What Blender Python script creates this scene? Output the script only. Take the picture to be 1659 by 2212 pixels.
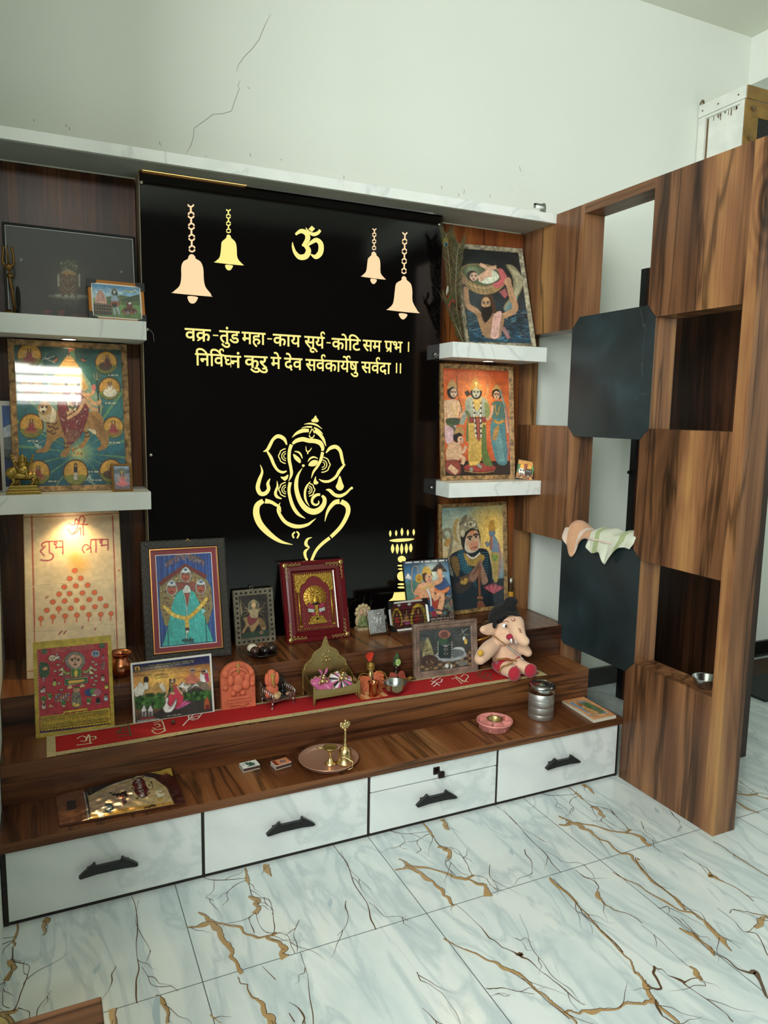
import bpy, bmesh, math, random
import numpy as np
from mathutils import Vector, Matrix, Euler
random.seed(7); RNG = np.random.RandomState(11)
SC = bpy.context.scene
COL = SC.collection
for o in list(bpy.data.objects): bpy.data.objects.remove(o)

# ------------------------------------------------------------------ camera
PW, PH = 1659, 2212
F = 1585.24
CAMP = (-0.3431, -2.7677, 1.3381)
def cam_rot(yaw, pitch, roll):
    y, p, r = [math.radians(a) for a in (yaw, pitch, roll)]
    return (Matrix.Rotation(y, 3, 'Z') @ Matrix.Rotation(p, 3, 'X') @ Matrix.Rotation(r, 3, 'Y'))
RM = cam_rot(-25.0775, -7.5992, -0.9457)
cd = bpy.data.cameras.new('camera'); cam = bpy.data.objects.new('camera', cd); COL.objects.link(cam)
cd.sensor_fit = 'VERTICAL'; cd.sensor_height = 36.0; cd.sensor_width = 27.0
cd.lens = F * 36.0 / PH; cd.clip_start = 0.02
m3 = Matrix((RM.col[0], RM.col[2], -RM.col[1])).transposed()
cam.matrix_world = Matrix.Translation(CAMP) @ m3.to_4x4()
SC.camera = cam

def at(u, v, ax, val):
    """point of the plane (axis ax = val) seen in the photograph at u, v"""
    d = RM @ Vector(((u - PW / 2) / F, 1, (PH / 2 - v) / F))
    t = (val - CAMP[ax]) / d[ax]
    return Vector(CAMP) + d * t

# ------------------------------------------------------------------ light, exposure
SC.view_settings.view_transform = 'Standard'; SC.view_settings.look = 'None'
SC.view_settings.gamma = 1.0; SC.view_settings.use_curve_mapping = False
SC.view_settings.exposure = 0.0
SC.cycles.max_bounces = 7; SC.cycles.caustics_reflective = False; SC.cycles.caustics_refractive = False
W = bpy.data.worlds.new('daylight'); SC.world = W; W.use_nodes = True
W.node_tree.nodes['Background'].inputs[0].default_value = (0.80, 0.95, 0.97, 1)
W.node_tree.nodes['Background'].inputs[1].default_value = 0.5
def area(name, loc, target, sx, sy, power, col):
    l = bpy.data.lights.new(name, 'AREA'); l.shape = 'RECTANGLE'; l.size = sx; l.size_y = sy
    l.energy = power; l.color = col
    o = bpy.data.objects.new(name, l); COL.objects.link(o); o.location = loc
    o.rotation_euler = (Vector(target) - Vector(loc)).to_track_quat('-Z', 'Y').to_euler()
    return o
# daylight: the tall window of the left wall in front of the altar, and the ventilator high in the wall behind the camera
area('window_daylight', (-1.66, -3.1, 2.15), (1.4, -0.9, 2.0), 1.7, 1.5, 180, (0.965, 1.0, 0.975))
area('ventilator_daylight', (-0.55, -5.06, 2.84), (0.3, 0.0, 1.4), 1.2, 0.40, 42, (1.0, 0.97, 0.90))
# lamp-free room on the far side of the partition, lit by its own window in the right wall
area('far_window_daylight', (4.5, -2.2, 1.9), (2.2, 0.0, 1.2), 1.4, 1.6, 8, (0.93, 1.0, 0.96))

# ------------------------------------------------------------------ helpers
def srgb(c):
    if isinstance(c, str):
        c = [int(c[i:i + 2], 16) / 255 for i in (0, 2, 4)]
    return tuple(((x + 0.055) / 1.055) ** 2.4 if x > 0.04045 else x / 12.92 for x in c)
MC = {}
def mat(name, col='808080', rough=0.5, metal=0.0, coat=0.0, emit=None, es=0.0, spec=0.5, trans=0.0, bump=0.0, bscale=60.0, var=0.0, vscale=8.0, sheen=0.0, alpha=1.0):
    if name in MC: return MC[name]
    m = bpy.data.materials.new(name); m.use_nodes = True
    nt = m.node_tree; b = nt.nodes['Principled BSDF']
    c = srgb(col); b.inputs['Base Color'].default_value = (*c, 1)
    b.inputs['Roughness'].default_value = rough; b.inputs['Metallic'].default_value = metal
    b.inputs['Coat Weight'].default_value = coat; b.inputs['Coat Roughness'].default_value = 0.05
    b.inputs['Specular IOR Level'].default_value = spec
    b.inputs['Transmission Weight'].default_value = trans
    b.inputs['Sheen Weight'].default_value = sheen; b.inputs['Alpha'].default_value = alpha
    if emit:
        b.inputs['Emission Color'].default_value = (*srgb(emit), 1); b.inputs['Emission Strength'].default_value = es
    if bump or var:
        tc = nt.nodes.new('ShaderNodeTexCoord')
        n = nt.nodes.new('ShaderNodeTexNoise'); n.inputs['Scale'].default_value = bscale; n.inputs['Detail'].default_value = 5
        nt.links.new(tc.outputs['Object'], n.inputs['Vector'])
        if bump:
            bp = nt.nodes.new('ShaderNodeBump'); bp.inputs['Strength'].default_value = bump; bp.inputs['Distance'].default_value = 0.004
            nt.links.new(n.outputs['Fac'], bp.inputs['Height']); nt.links.new(bp.outputs['Normal'], b.inputs['Normal'])
        if var:
            n2 = nt.nodes.new('ShaderNodeTexNoise'); n2.inputs['Scale'].default_value = vscale; n2.inputs['Detail'].default_value = 6
            nt.links.new(tc.outputs['Object'], n2.inputs['Vector'])
            r = nt.nodes.new('ShaderNodeValToRGB')
            r.color_ramp.elements[0].position = 0.3; r.color_ramp.elements[1].position = 0.72
            r.color_ramp.elements[0].color = (*[x * (1 - var) for x in c], 1); r.color_ramp.elements[1].color = (*[min(1, x * (1 + var * 0.6)) for x in c], 1)
            nt.links.new(n2.outputs['Fac'], r.inputs['Fac']); nt.links.new(r.outputs['Color'], b.inputs['Base Color'])
    MC[name] = m
    return m

def wood(name, axis='Z', seed=0.0, cols=('2e170d', '5a3620', '7d5030', '96663d'), rough=0.34, gain=1.0, wide=5.0, knots=False):
    """walnut laminate: broad stripes, cathedral contour lines and dark veins along one axis"""
    if name in MC: return MC[name]
    m = bpy.data.materials.new(name); m.use_nodes = True
    nt = m.node_tree; N = nt.nodes; L = nt.links; b = N['Principled BSDF']
    tc = N.new('ShaderNodeTexCoord')
    def mapped(al, ac, off):
        mp = N.new('ShaderNodeMapping')
        s = [ac, ac, ac]; s['XYZ'.index(axis)] = al
        mp.inputs['Scale'].default_value = s; mp.inputs['Location'].default_value = (seed + off, seed * 1.7 - off, seed * 0.6 + off)
        L.new(tc.outputs['Object'], mp.inputs['Vector']); return mp
    def noise(mp, det=4, dist=0.0, rg=0.55):
        n = N.new('ShaderNodeTexNoise'); n.inputs['Scale'].default_value = 1.0; n.inputs['Detail'].default_value = det
        n.inputs['Distortion'].default_value = dist; n.inputs['Roughness'].default_value = rg
        L.new(mp.outputs[0], n.inputs['Vector']); return n
    def math_(op, a, bb=None, cc=None):
        k = N.new('ShaderNodeMath'); k.operation = op
        for i, v in enumerate((a, bb, cc)):
            if v is None: continue
            if isinstance(v, (int, float)): k.inputs[i].default_value = v
            else: L.new(v, k.inputs[i])
        return k.outputs[0]
    broad = noise(mapped(0.40, wide * 2.0, 0.0), 3, 0.30)
    cath = noise(mapped(0.55, wide * 0.9, 7.3), 2, 0.9)
    fine = noise(mapped(3.0, 150.0, 3.1), 4, 0.2)
    vein = noise(mapped(0.45, wide * 2.3, 11.9), 4, 0.5)
    ring = math_('SINE', math_('MULTIPLY', cath.outputs['Fac'], 60.0))
    v = math_('ADD', broad.outputs['Fac'], math_('MULTIPLY', ring, 0.022))
    v = math_('ADD', v, math_('MULTIPLY', math_('SUBTRACT', fine.outputs['Fac'], 0.5), 0.22))
    if knots:                                  # eye-shaped knots with rings around them
        vo = N.new('ShaderNodeTexVoronoi'); vo.inputs['Scale'].default_value = 1.0
        wv = N.new('ShaderNodeVectorMath'); wv.operation = 'ADD'; sc_ = N.new('ShaderNodeVectorMath'); sc_.operation = 'SCALE'; sc_.inputs['Scale'].default_value = 0.16
        L.new(cath.outputs['Color'], sc_.inputs[0]); L.new(mapped(1.1, 3.0, 5.2).outputs[0], wv.inputs[0]); L.new(sc_.outputs[0], wv.inputs[1]); L.new(wv.outputs[0], vo.inputs['Vector'])
        kn = N.new('ShaderNodeMapRange'); kn.inputs['From Min'].default_value = 0.02; kn.inputs['From Max'].default_value = 0.33; kn.inputs['To Min'].default_value = 1.0; kn.inputs['To Max'].default_value = 0.0
        L.new(vo.outputs['Distance'], kn.inputs['Value']); k2 = math_('MULTIPLY', kn.outputs[0], kn.outputs[0])
        rg_ = math_('MULTIPLY', math_('SINE', math_('MULTIPLY', vo.outputs['Distance'], 110.0)), 0.10)
        v = math_('SUBTRACT', v, math_('MULTIPLY', k2, math_('ADD', rg_, 0.24)))
    r = N.new('ShaderNodeValToRGB'); e = r.color_ramp.elements
    ps = (0.30, 0.44, 0.56, 0.71)
    e[0].position = ps[0]; e[0].color = (*[x * gain for x in srgb(cols[0])], 1)
    e[1].position = ps[3]; e[1].color = (*[x * gain for x in srgb(cols[3])], 1)
    for i in (1, 2):
        k = e.new(ps[i]); k.color = (*[x * gain for x in srgb(cols[i])], 1)
    L.new(v, r.inputs['Fac'])
    line = math_('ABSOLUTE', math_('SUBTRACT', vein.outputs['Fac'], 0.5))
    dk = N.new('ShaderNodeMapRange'); dk.inputs['From Min'].default_value = 0.004; dk.inputs['From Max'].default_value = 0.034
    dk.inputs['To Min'].default_value = 0.38; dk.inputs['To Max'].default_value = 1.0; L.new(line, dk.inputs['Value'])
    mx = N.new('ShaderNodeMixRGB'); mx.blend_type = 'MULTIPLY'; mx.inputs[0].default_value = 1.0
    L.new(r.outputs['Color'], mx.inputs[1]); L.new(dk.outputs[0], mx.inputs[2])
    L.new(mx.outputs[0], b.inputs['Base Color'])
    b.inputs['Roughness'].default_value = rough; b.inputs['Specular IOR Level'].default_value = 0.4
    bp = N.new('ShaderNodeBump'); bp.inputs['Strength'].default_value = 0.06; bp.inputs['Distance'].default_value = 0.002
    L.new(fine.outputs['Fac'], bp.inputs['Height']); L.new(bp.outputs['Normal'], b.inputs['Normal'])
    MC[name] = m
    return m

def stone(name, cols, scale=3.0, rough=0.3, vein=None, vscale=2.2, stretch=(1, 1, 1), vw=0.012, bump=0.0, var2=0.0):
    """softly clouded sheet with thin veins"""
    if name in MC: return MC[name]
    m = bpy.data.materials.new(name); m.use_nodes = True
    nt = m.node_tree; N = nt.nodes; L = nt.links; b = N['Principled BSDF']
    tc = N.new('ShaderNodeTexCoord'); mp = N.new('ShaderNodeMapping'); mp.inputs['Scale'].default_value = stretch
    L.new(tc.outputs['Object'], mp.inputs['Vector'])
    n = N.new('ShaderNodeTexNoise'); n.inputs['Scale'].default_value = scale; n.inputs['Detail'].default_value = 6; n.inputs['Distortion'].default_value = 0.7
    L.new(mp.outputs[0], n.inputs['Vector'])
    r = N.new('ShaderNodeValToRGB'); e = r.color_ramp.elements
    k = len(cols)
    e[0].position = 0.28; e[0].color = (*srgb(cols[0]), 1); e[1].position = 0.72; e[1].color = (*srgb(cols[-1]), 1)
    for i in range(1, k - 1):
        q = e.new(0.28 + 0.44 * i / (k - 1)); q.color = (*srgb(cols[i]), 1)
    L.new(n.outputs['Fac'], r.inputs['Fac']); out = r.outputs['Color']
    if vein:
        v = N.new('ShaderNodeTexNoise'); v.inputs['Scale'].default_value = vscale; v.inputs['Detail'].default_value = 7; v.inputs['Distortion'].default_value = 1.1
        L.new(mp.outputs[0], v.inputs['Vector'])
        s = N.new('ShaderNodeMath'); s.operation = 'SUBTRACT'; s.inputs[1].default_value = 0.5; L.new(v.outputs['Fac'], s.inputs[0])
        a = N.new('ShaderNodeMath'); a.operation = 'ABSOLUTE'; L.new(s.outputs[0], a.inputs[0])
        q = N.new('ShaderNodeMapRange'); q.inputs['From Min'].default_value = 0.0; q.inputs['From Max'].default_value = vw
        q.inputs['To Min'].default_value = 0.75; q.inputs['To Max'].default_value = 0.0; L.new(a.outputs[0], q.inputs['Value'])
        mx = N.new('ShaderNodeMixRGB'); L.new(q.outputs[0], mx.inputs[0]); L.new(out, mx.inputs[1]); mx.inputs[2].default_value = (*srgb(vein), 1)
        out = mx.outputs[0]
    L.new(out, b.inputs['Base Color']); b.inputs['Roughness'].default_value = rough
    if bump:
        bp = N.new('ShaderNodeBump'); bp.inputs['Strength'].default_value = bump; bp.inputs['Distance'].default_value = 0.003
        L.new(n.outputs['Fac'], bp.inputs['Height']); L.new(bp.outputs['Normal'], b.inputs['Normal'])
    MC[name] = m
    return m

def cr(pts, n=6, closed=False):
    """Catmull-Rom through points of any dimension"""
    P = [np.array(p, float) for p in pts]
    if len(P) < 3: return P
    out = []; k = len(P); rng = range(k if closed else k - 1)
    for i in rng:
        if closed: a, b, c, d = P[(i - 1) % k], P[i], P[(i + 1) % k], P[(i + 2) % k]
        else: a, b, c, d = P[max(i - 1, 0)], P[i], P[i + 1], P[min(i + 2, k - 1)]
        for j in range(n):
            t = j / n
            out.append(0.5 * ((2 * b) + (c - a) * t + (2 * a - 5 * b + 4 * c - d) * t * t + (3 * b - a - 3 * c + d) * t ** 3))
    if not closed: out.append(P[-1])
    return out

def ribbon(pts):
    """(x, y, width) centre line -> left and right 2D outlines"""
    P = np.array(pts, float); d = np.gradient(P[:, :2], axis=0)
    l = np.hypot(d[:, 0], d[:, 1]); l[l == 0] = 1; nx, ny = -d[:, 1] / l, d[:, 0] / l
    w = P[:, 2] / 2
    return (np.stack([P[:, 0] + nx * w, P[:, 1] + ny * w], 1), np.stack([P[:, 0] - nx * w, P[:, 1] - ny * w], 1))

class MB:
    """collects shapes and links them as ONE mesh object"""
    def __init__(s): s.bm = bmesh.new(); s.mi = 0; s.sm = []
    def _f(s, vs, smooth=False):
        try: f = s.bm.faces.new(vs)
        except ValueError: return None
        f.material_index = s.mi; f.smooth = smooth; return f
    def v(s, p): return s.bm.verts.new(p)
    def box(s, c, d, rot=None, bev=0.0):
        t = bmesh.new(); bmesh.ops.create_cube(t, size=1.0)
        for q in t.verts: q.co = Vector((q.co.x * d[0], q.co.y * d[1], q.co.z * d[2]))
        if bev: bmesh.ops.bevel(t, geom=list(t.edges), offset=bev, segments=2, affect='EDGES', profile=0.6)
        M = Matrix.Translation(c) @ (Euler(rot).to_matrix().to_4x4() if rot else Matrix())
        return s.merge(t, M)
    def span(s, x0, x1, y0, y1, z0, z1, bev=0.0):
        return s.box(((x0 + x1) / 2, (y0 + y1) / 2, (z0 + z1) / 2), (abs(x1 - x0), abs(y1 - y0), abs(z1 - z0)), bev=bev)
    def merge(s, t, M=None, smooth=False):
        mp = {}
        for q in t.verts: mp[q] = s.bm.verts.new(M @ q.co if M else q.co)
        for f in t.faces: s._f([mp[q] for q in f.verts], smooth or f.smooth)
        t.free(); return s
    def prism(s, poly, fn, a, b, smooth=False):
        """2D polygon extruded: fn(u, v, w) -> 3D, w from a to b"""
        A = [s.v(fn(p[0], p[1], a)) for p in poly]; B = [s.v(fn(p[0], p[1], b)) for p in poly]
        n = len(poly)
        s._f(A[::-1]); s._f(B)
        for i in range(n): s._f([A[i], A[(i + 1) % n], B[(i + 1) % n], B[i]], smooth)
        return s
    def flat(s, pts): return s._f([s.v(p) for p in pts])
    def strip(s, L, R, fn, smooth=False):
        a = [s.v(fn(*p)) for p in L]; b = [s.v(fn(*p)) for p in R]
        for i in range(len(a) - 1): s._f([a[i], a[i + 1], b[i + 1], b[i]], smooth)
        return s
    def thick_strip(s, L, R, fn, t):
        """2D outlines L and R; fn(u, v, w) -> 3D; solid of thickness t"""
        n = len(L); A = []
        for p, q in zip(L, R): A.append((s.v(fn(p[0], p[1], t)), s.v(fn(q[0], q[1], t)), s.v(fn(q[0], q[1], 0)), s.v(fn(p[0], p[1], 0))))
        for i in range(n - 1):
            for k in range(4): s._f([A[i][k], A[i + 1][k], A[i + 1][(k + 1) % 4], A[i][(k + 1) % 4]])
        s._f(A[0][::-1]); s._f(A[-1])
        return s
    def lathe(s, prof, seg=32, c=(0, 0, 0), M=None, sx=1.0, sy=1.0, jitter=None):
        rings = []
        for r, z in prof:
            if abs(r) < 1e-6: rings.append([s.v(Vector(c) + Vector((0, 0, z)))])
            else:
                rings.append([s.v(Vector(c) + Vector((r * sx * math.cos(2 * math.pi * i / seg), r * sy * math.sin(2 * math.pi * i / seg), z))) for i in range(seg)])
        if M:
            for ring in rings:
                for q in ring: q.co = M @ q.co
        for a, b in zip(rings[:-1], rings[1:]):
            if len(a) == 1 and len(b) == 1: continue
            for i in range(seg):
                j = (i + 1) % seg
                if len(a) == 1: s._f([a[0], b[j], b[i]], True)
                elif len(b) == 1: s._f([a[i], a[j], b[0]], True)
                else: s._f([a[i], a[j], b[j], b[i]], True)
        return s
    def tube(s, pts, r, seg=8, cap=True, closed=False):
        P = [Vector(p[:3]) for p in pts]; n = len(P)
        R = [r] * n if isinstance(r, (int, float)) else list(r)
        rings = []; up = Vector((0, 0, 1)); prev = None
        for i in range(n):
            if closed: d = P[(i + 1) % n] - P[(i - 1) % n]
            else: d = P[min(i + 1, n - 1)] - P[max(i - 1, 0)]
            if d.length < 1e-9: d = Vector((0, 0, 1))
            d.normalize()
            if prev is None:
                x = d.cross(up if abs(d.z) < 0.9 else Vector((1, 0, 0))).normalized()
            else:
                x = prev - d * prev.dot(d)
                x = x.normalized() if x.length > 1e-6 else d.cross(up).normalized()
            prev = x; y = d.cross(x)
            rings.append([s.v(P[i] + (x * math.cos(2 * math.pi * k / seg) + y * math.sin(2 * math.pi * k / seg)) * R[i]) for k in range(seg)])
        m = n if closed else n - 1
        for i in range(m):
            a, b = rings[i], rings[(i + 1) % n]
            for k in range(seg): s._f([a[k], a[(k + 1) % seg], b[(k + 1) % seg], b[k]], True)
        if cap and not closed:
            s._f(rings[0][::-1]); s._f(rings[-1])
        return s
    def ball(s, c, r, seg=20, M=None, rings=12):
        if isinstance(r, (int, float)): r = (r, r, r)
        t = bmesh.new(); bmesh.ops.create_uvsphere(t, u_segments=seg, v_segments=rings, radius=1.0)
        X = Matrix.Translation(c) @ (M.to_4x4() if M else Matrix()) @ Matrix.Diagonal((r[0], r[1], r[2], 1))
        return s.merge(t, X, True)
    def build(s, name, mats, parent=None, loc=None, rot=None, bevel=0.0, subsurf=0, fix=True):
        if fix: bmesh.ops.recalc_face_normals(s.bm, faces=list(s.bm.faces))
        me = bpy.data.meshes.new(name); s.bm.to_mesh(me); s.bm.free()
        for q in (mats if isinstance(mats, (list, tuple)) else [mats]): me.materials.append(q)
        o = bpy.data.objects.new(name, me); COL.objects.link(o)
        if parent: o.parent = parent
        if loc: o.location = loc
        if rot: o.rotation_euler = rot
        if bevel:
            md = o.modifiers.new('bevel', 'BEVEL'); md.width = bevel; md.segments = 2; md.limit_method = 'ANGLE'; md.angle_limit = 0.6
        if subsurf:
            md = o.modifiers.new('subsurf', 'SUBSURF'); md.levels = subsurf; md.render_levels = subsurf
        return o

def tag(o, label, cat, group=None):
    o['label'] = label; o['category'] = cat
    if group: o['group'] = group
    return o
def thing(name, label, cat, loc=(0, 0, 0), rot=(0, 0, 0), group=None):
    o = bpy.data.objects.new(name, None); COL.objects.link(o); o.empty_display_size = 0.05
    o.location = loc; o.rotation_euler = rot
    return tag(o, label, cat, group)
def structure(o): o['kind'] = 'structure'; return o
R_ = math.radians
# ------------------------------------------------------------------ dimensions of the place
W0, WT = 1.5756, 1.6737            # faces of the checkered partition
YW, YP = -0.048, -0.13             # wood back boards, black panel front
S1, S2 = 1.622, 1.069              # shelf tops
T1, T2, T3 = 0.238, 0.361, 0.487   # step tops
YD, Y2, Y3 = -0.78, -0.594, -0.416 # drawer fronts, risers
XL = -0.483                        # left return wall
ZC = 3.2

wall_m = mat('white_wall_paint', 'e3e8e0', 0.75, var=0.03, vscale=1.2, bump=0.05, bscale=120)
ceil_m = mat('ceiling_paint', 'dfe2d4', 0.8)
black_skirt = mat('black_granite', '060606', 0.25)
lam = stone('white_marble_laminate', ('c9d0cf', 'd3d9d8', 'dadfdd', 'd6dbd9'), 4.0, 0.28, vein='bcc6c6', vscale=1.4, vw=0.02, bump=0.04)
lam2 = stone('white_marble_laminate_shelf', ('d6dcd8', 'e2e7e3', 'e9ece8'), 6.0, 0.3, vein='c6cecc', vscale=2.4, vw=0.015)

# ---- floor: pale marble tiles, brown veins laid in the tile pattern
def build_floor():
    m = MB()
    fm = stone('pale_marble_tile', ('b2c1c3', 'c6d1d1', 'd2dad8', 'd6dcd9'), 2.6, 0.16, vein='aebdc1', vscale=2.0, stretch=(3.4, 0.9, 1), vw=0.05)
    tan = mat('tan_vein', 'a88a5e', 0.18); brown = mat('brown_vein', '5b4634', 0.18); grey = mat('grey_vein', 'a9bac0', 0.16); joint = mat('tile_joint', '4a4f4f', 0.6)
    m.flat([(-4, -7, 0), (5, -7, 0), (5, 0.02, 0), (-4, 0.02, 0)])
    zz = [0.0002]; extra = []; vr = np.random.RandomState(5)
    def vein(pts, mi, n=5):
        C0 = np.array(pts, float); big = C0[:, 2].max()
        if mi != 3 and len(C0) > 2:
            C0 = np.array(cr(C0, 2)); C0[:, :2] += (vr.rand(len(C0), 2) - .5) * min(.012, .5 * big + .002); C0[:, 2] *= .6 + .8 * vr.rand(len(C0))
        P = np.array(cr(C0, n)); k = len(P); P[:, 2] = np.maximum(P[:, 2] * (.72 if mi == 2 else .85 if mi == 1 else 1), .0007)
        L, R = ribbon(P); m.mi = mi
        zz[0] += 0.000004
        if mi == 1 and big > .005:                 # dark hairline along one edge, and a few offshoots
            Q = P.copy(); Q[:, :2] += (L - P[:, :2]) * 1.05 + (vr.rand(k, 2) - .5) * .003; Q[:, 2] = .0016; extra.append(Q)
        if mi in (1, 2) and k > 12:
            for _ in range(1):
                i = vr.randint(3, k - 3); d = P[i + 2, :2] - P[i - 2, :2]; a_ = vr.choice((-1, 1)) * vr.uniform(.3, .8); d = d / (np.hypot(*d) + 1e-6)
                d2 = np.array((d[0] * math.cos(a_) - d[1] * math.sin(a_), d[0] * math.sin(a_) + d[1] * math.cos(a_))); ln = vr.uniform(.04, .12)
                extra.append(np.array([(P[i, 0], P[i, 1], .002)] + [(P[i, 0] + d2[0] * ln * q + vr.uniform(-.006, .006), P[i, 1] + d2[1] * ln * q + vr.uniform(-.006, .006), .0018 * (1.1 - q)) for q in (.25, .5, .75, 1)]))
        m.strip(L, R, lambda x, y: (x, y, zz[0]))
    x0, y0 = -0.0483, -1.17
    m.mi = 4
    for i in range(-4, 8):
        x = x0 + 0.6 * i
        m.flat([(x - 0.0011, -6, 0.0001), (x + 0.0011, -6, 0.0001), (x + 0.0011, 0, 0.0001), (x - 0.0011, 0, 0.0001)])
    for j in range(-4, 2):
        y = y0 + 1.2 * j
        m.flat([(-4, y - 0.0011, 0.0001), (5, y - 0.0011, 0.0001), (5, y + 0.0011, 0.0001), (-4, y + 0.0011, 0.0001)])
    # design of the back row, traced in the photograph, repeats with every tile; px in the crop [900,1660]/2.186
    def fl(p): 
        q = at(900 + p[0] / 2.186, 1660 + p[1] / 2.186, 2, 0.0); return (q.x, q.y)
    def trace(pts, mi, rep=(0,), jit=0.0):
        base = []
        for p in pts:
            q = fl(p); base.append((q[0], q[1], p[2]))
        for k in rep:
            vein([(x + 0.6 * k, y, w) for x, y, w in base], mi)
    rowA = (-3, -2, -1, 0, 1, 2)
    # (tile with left joint at px 560..862)
    trace([(665, 268, .006), (700, 266, .012), (745, 262, .020), (790, 285, .016), (840, 315, .012), (890, 345, .012), (935, 380, .010), (978, 408, .010)], 1, rowA)
    trace([(672, 228, .004), (700, 240, .010), (735, 258, .014), (790, 262, .008), (860, 275, .007), (930, 300, .010), (985, 303, .010), (1010, 290, .010)], 1, rowA)
    trace([(985, 303, .006), (1040, 320, .010), (1070, 335, .016), (1105, 368, .022)], 1, rowA)
    trace([(790, 75, .018), (812, 95, .016), (840, 118, .004)], 1, rowA)
    trace([(718, 88, .004), (765, 128, .010), (785, 145, .004)], 1, rowA)
    trace([(820, 180, .008), (850, 190, .020), (868, 205, .012), (880, 228, .016)], 1, rowA)
    trace([(785, 145, .003), (830, 178, .004), (900, 190, .0025), (950, 235, .003), (985, 270, .003), (1005, 295, .004)], 2, rowA)
    trace([(880, 228, .003), (872, 245, .003), (890, 262, .003), (930, 290, .003)], 2, rowA)
    trace([(880, 228, .003), (905, 250, .002), (950, 280, .002), (985, 290, .002)], 2, rowA)
    trace([(590, 118, .004), (640, 128, .004), (700, 126, .003), (760, 120, .002)], 2, rowA)
    trace([(760, 130, .003), (735, 142, .003), (720, 165, .0025), (745, 190, .0025), (735, 205, .002)], 2, rowA)
    trace([(640, 130, .002), (665, 160, .002), (655, 180, .002), (690, 190, .002)], 2, rowA)
    trace([(950, 235, .003), (930, 215, .003), (905, 205, .002), (870, 180, .002)], 2, rowA)
    trace([(1010, 290, .003), (1060, 300, .002), (1100, 330, .002), (1130, 350, .002)], 2, rowA)
    trace([(1060, 250, .002), (1075, 290, .002), (1110, 320, .002), (1135, 348, .002)], 2, rowA)
    trace([(365, 170, .002), (455, 240, .003), (520, 320, .003), (600, 395, .003), (640, 450, .004), (680, 492, .003)], 2, (-3, -2, -1, 0, 1))
    trace([(410, 190, .0015), (470, 260, .0015), (560, 320, .0015), (600, 345, .001)], 2, (-3, -2, -1, 0, 1))
    trace([(510, 385, .003), (520, 410, .004), (545, 450, .002), (545, 490, .0015), (530, 515, .001)], 2, (-3, -2, -1, 0, 1))
    trace([(610, 390, .0015), (660, 420, .002), (700, 445, .002), (760, 445, .002), (800, 460, .0015)], 2, (-3, -2, -1, 0, 1))
    trace([(445, 375, .001), (448, 395, .014), (455, 410, .001)], 3, (-3, -2, -1, 0, 1))
    # front row: traced one by one
    trace([(985, 402, .012), (1010, 412, .010), (1040, 455, .006), (1085, 505, .008), (1150, 565, .006), (1210, 610, .010), (1270, 670, .008)], 1)
    trace([(935, 495, .003), (1000, 535, .003), (1080, 575, .004), (1160, 625, .008), (1250, 668, .009), (1310, 690, .010), (1380, 750, .012), (1440, 810, .020), (1475, 860, .006)], 1)
    trace([(1030, 420, .004), (1060, 470, .004), (1130, 540, .004), (1220, 615, .005), (1300, 680, .006), (1350, 720, .003)], 2)
    trace([(1245, 760, .006), (1290, 775, .016), (1330, 810, .010), (1385, 850, .010), (1410, 885, .003)], 1)
    trace([(1135, 662, .003), (1180, 655, .003), (1200, 690, .002), (1260, 740, .003), (1320, 800, .004), (1390, 860, .004), (1470, 910, .004), (1560, 965, .008), (1600, 970, .018), (1640, 1050, .012), (1659, 1080, .010)], 2)
    trace([(1250, 710, .003), (1300, 760, .003), (1330, 800, .003)], 2)
    trace([(1260, 665, .002), (1340, 680, .002), (1370, 735, .002), (1440, 790, .002), (1530, 850, .002)], 2)
    trace([(1040, 430, .016), (1055, 432, .004)], 1)
    trace([(1385, 490, .003), (1390, 510, .014), (1430, 525, .006), (1500, 560, .002), (1590, 630, .002)], 1)
    trace([(1260, 400, .002), (1310, 440, .002), (1370, 470, .003), (1400, 510, .003)], 2)
    trace([(1480, 690, .0015), (1495, 670, .0015), (1560, 680, .0015), (1640, 700, .006), (1659, 710, .012)], 1)
    trace([(1600, 750, .010), (1630, 720, .014), (1659, 700, .004)], 1)
    trace([(1400, 345, .003), (1480, 395, .003), (1560, 450, .004), (1659, 510, .006)], 1)
    trace([(1590, 640, .001), (1659, 700, .001)], 2)
    trace([(625, 512, .004), (660, 550, .010), (720, 600, .008), (770, 655, .006), (820, 715, .006), (880, 775, .005), (960, 860, .004), (1000, 905, .004), (1030, 960, .005), (1060, 990, .010), (1100, 1040, .010)], 1)
    trace([(640, 520, .003), (700, 580, .003), (760, 640, .003), (790, 690, .003), (900, 790, .004), (975, 870, .004)], 2)
    trace([(660, 555, .0015), (720, 640, .0015), (790, 700, .0015), (825, 745, .0015), (830, 775, .001)], 2)
    trace([(750, 478, .002), (790, 510, .004), (835, 530, .004), (860, 560, .003), (850, 580, .003)], 2)
    trace([(850, 580, .004), (865, 610, .014), (890, 640, .004), (930, 670, .003), (1000, 690, .0015), (1060, 730, .001)], 1)
    trace([(185, 640, .001), (250, 700, .002), (310, 750, .002), (345, 795, .004), (400, 840, .004), (455, 870, .005), (490, 885, .014), (520, 905, .004), (580, 950, .002), (640, 995, .003), (720, 1060, .003), (800, 1120, .003)], 2)
    trace([(455, 800, .001), (500, 820, .0015), (520, 855, .0015), (545, 860, .001)], 2)
    trace([(485, 690, .001), (520, 770, .0015), (545, 850, .0015), (600, 920, .002), (640, 980, .002), (720, 1040, .002), (770, 1100, .001)], 2)
    trace([(130, 805, .003), (200, 840, .004), (290, 885, .006), (370, 920, .008), (440, 955, .010), (500, 985, .006), (560, 1040, .006), (640, 1105, .006), (700, 1150, .005), (760, 1207, .006)], 1)
    trace([(440, 958, .003), (520, 1010, .003), (590, 1075, .003), (660, 1130, .003), (720, 1185, .003)], 2)
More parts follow.
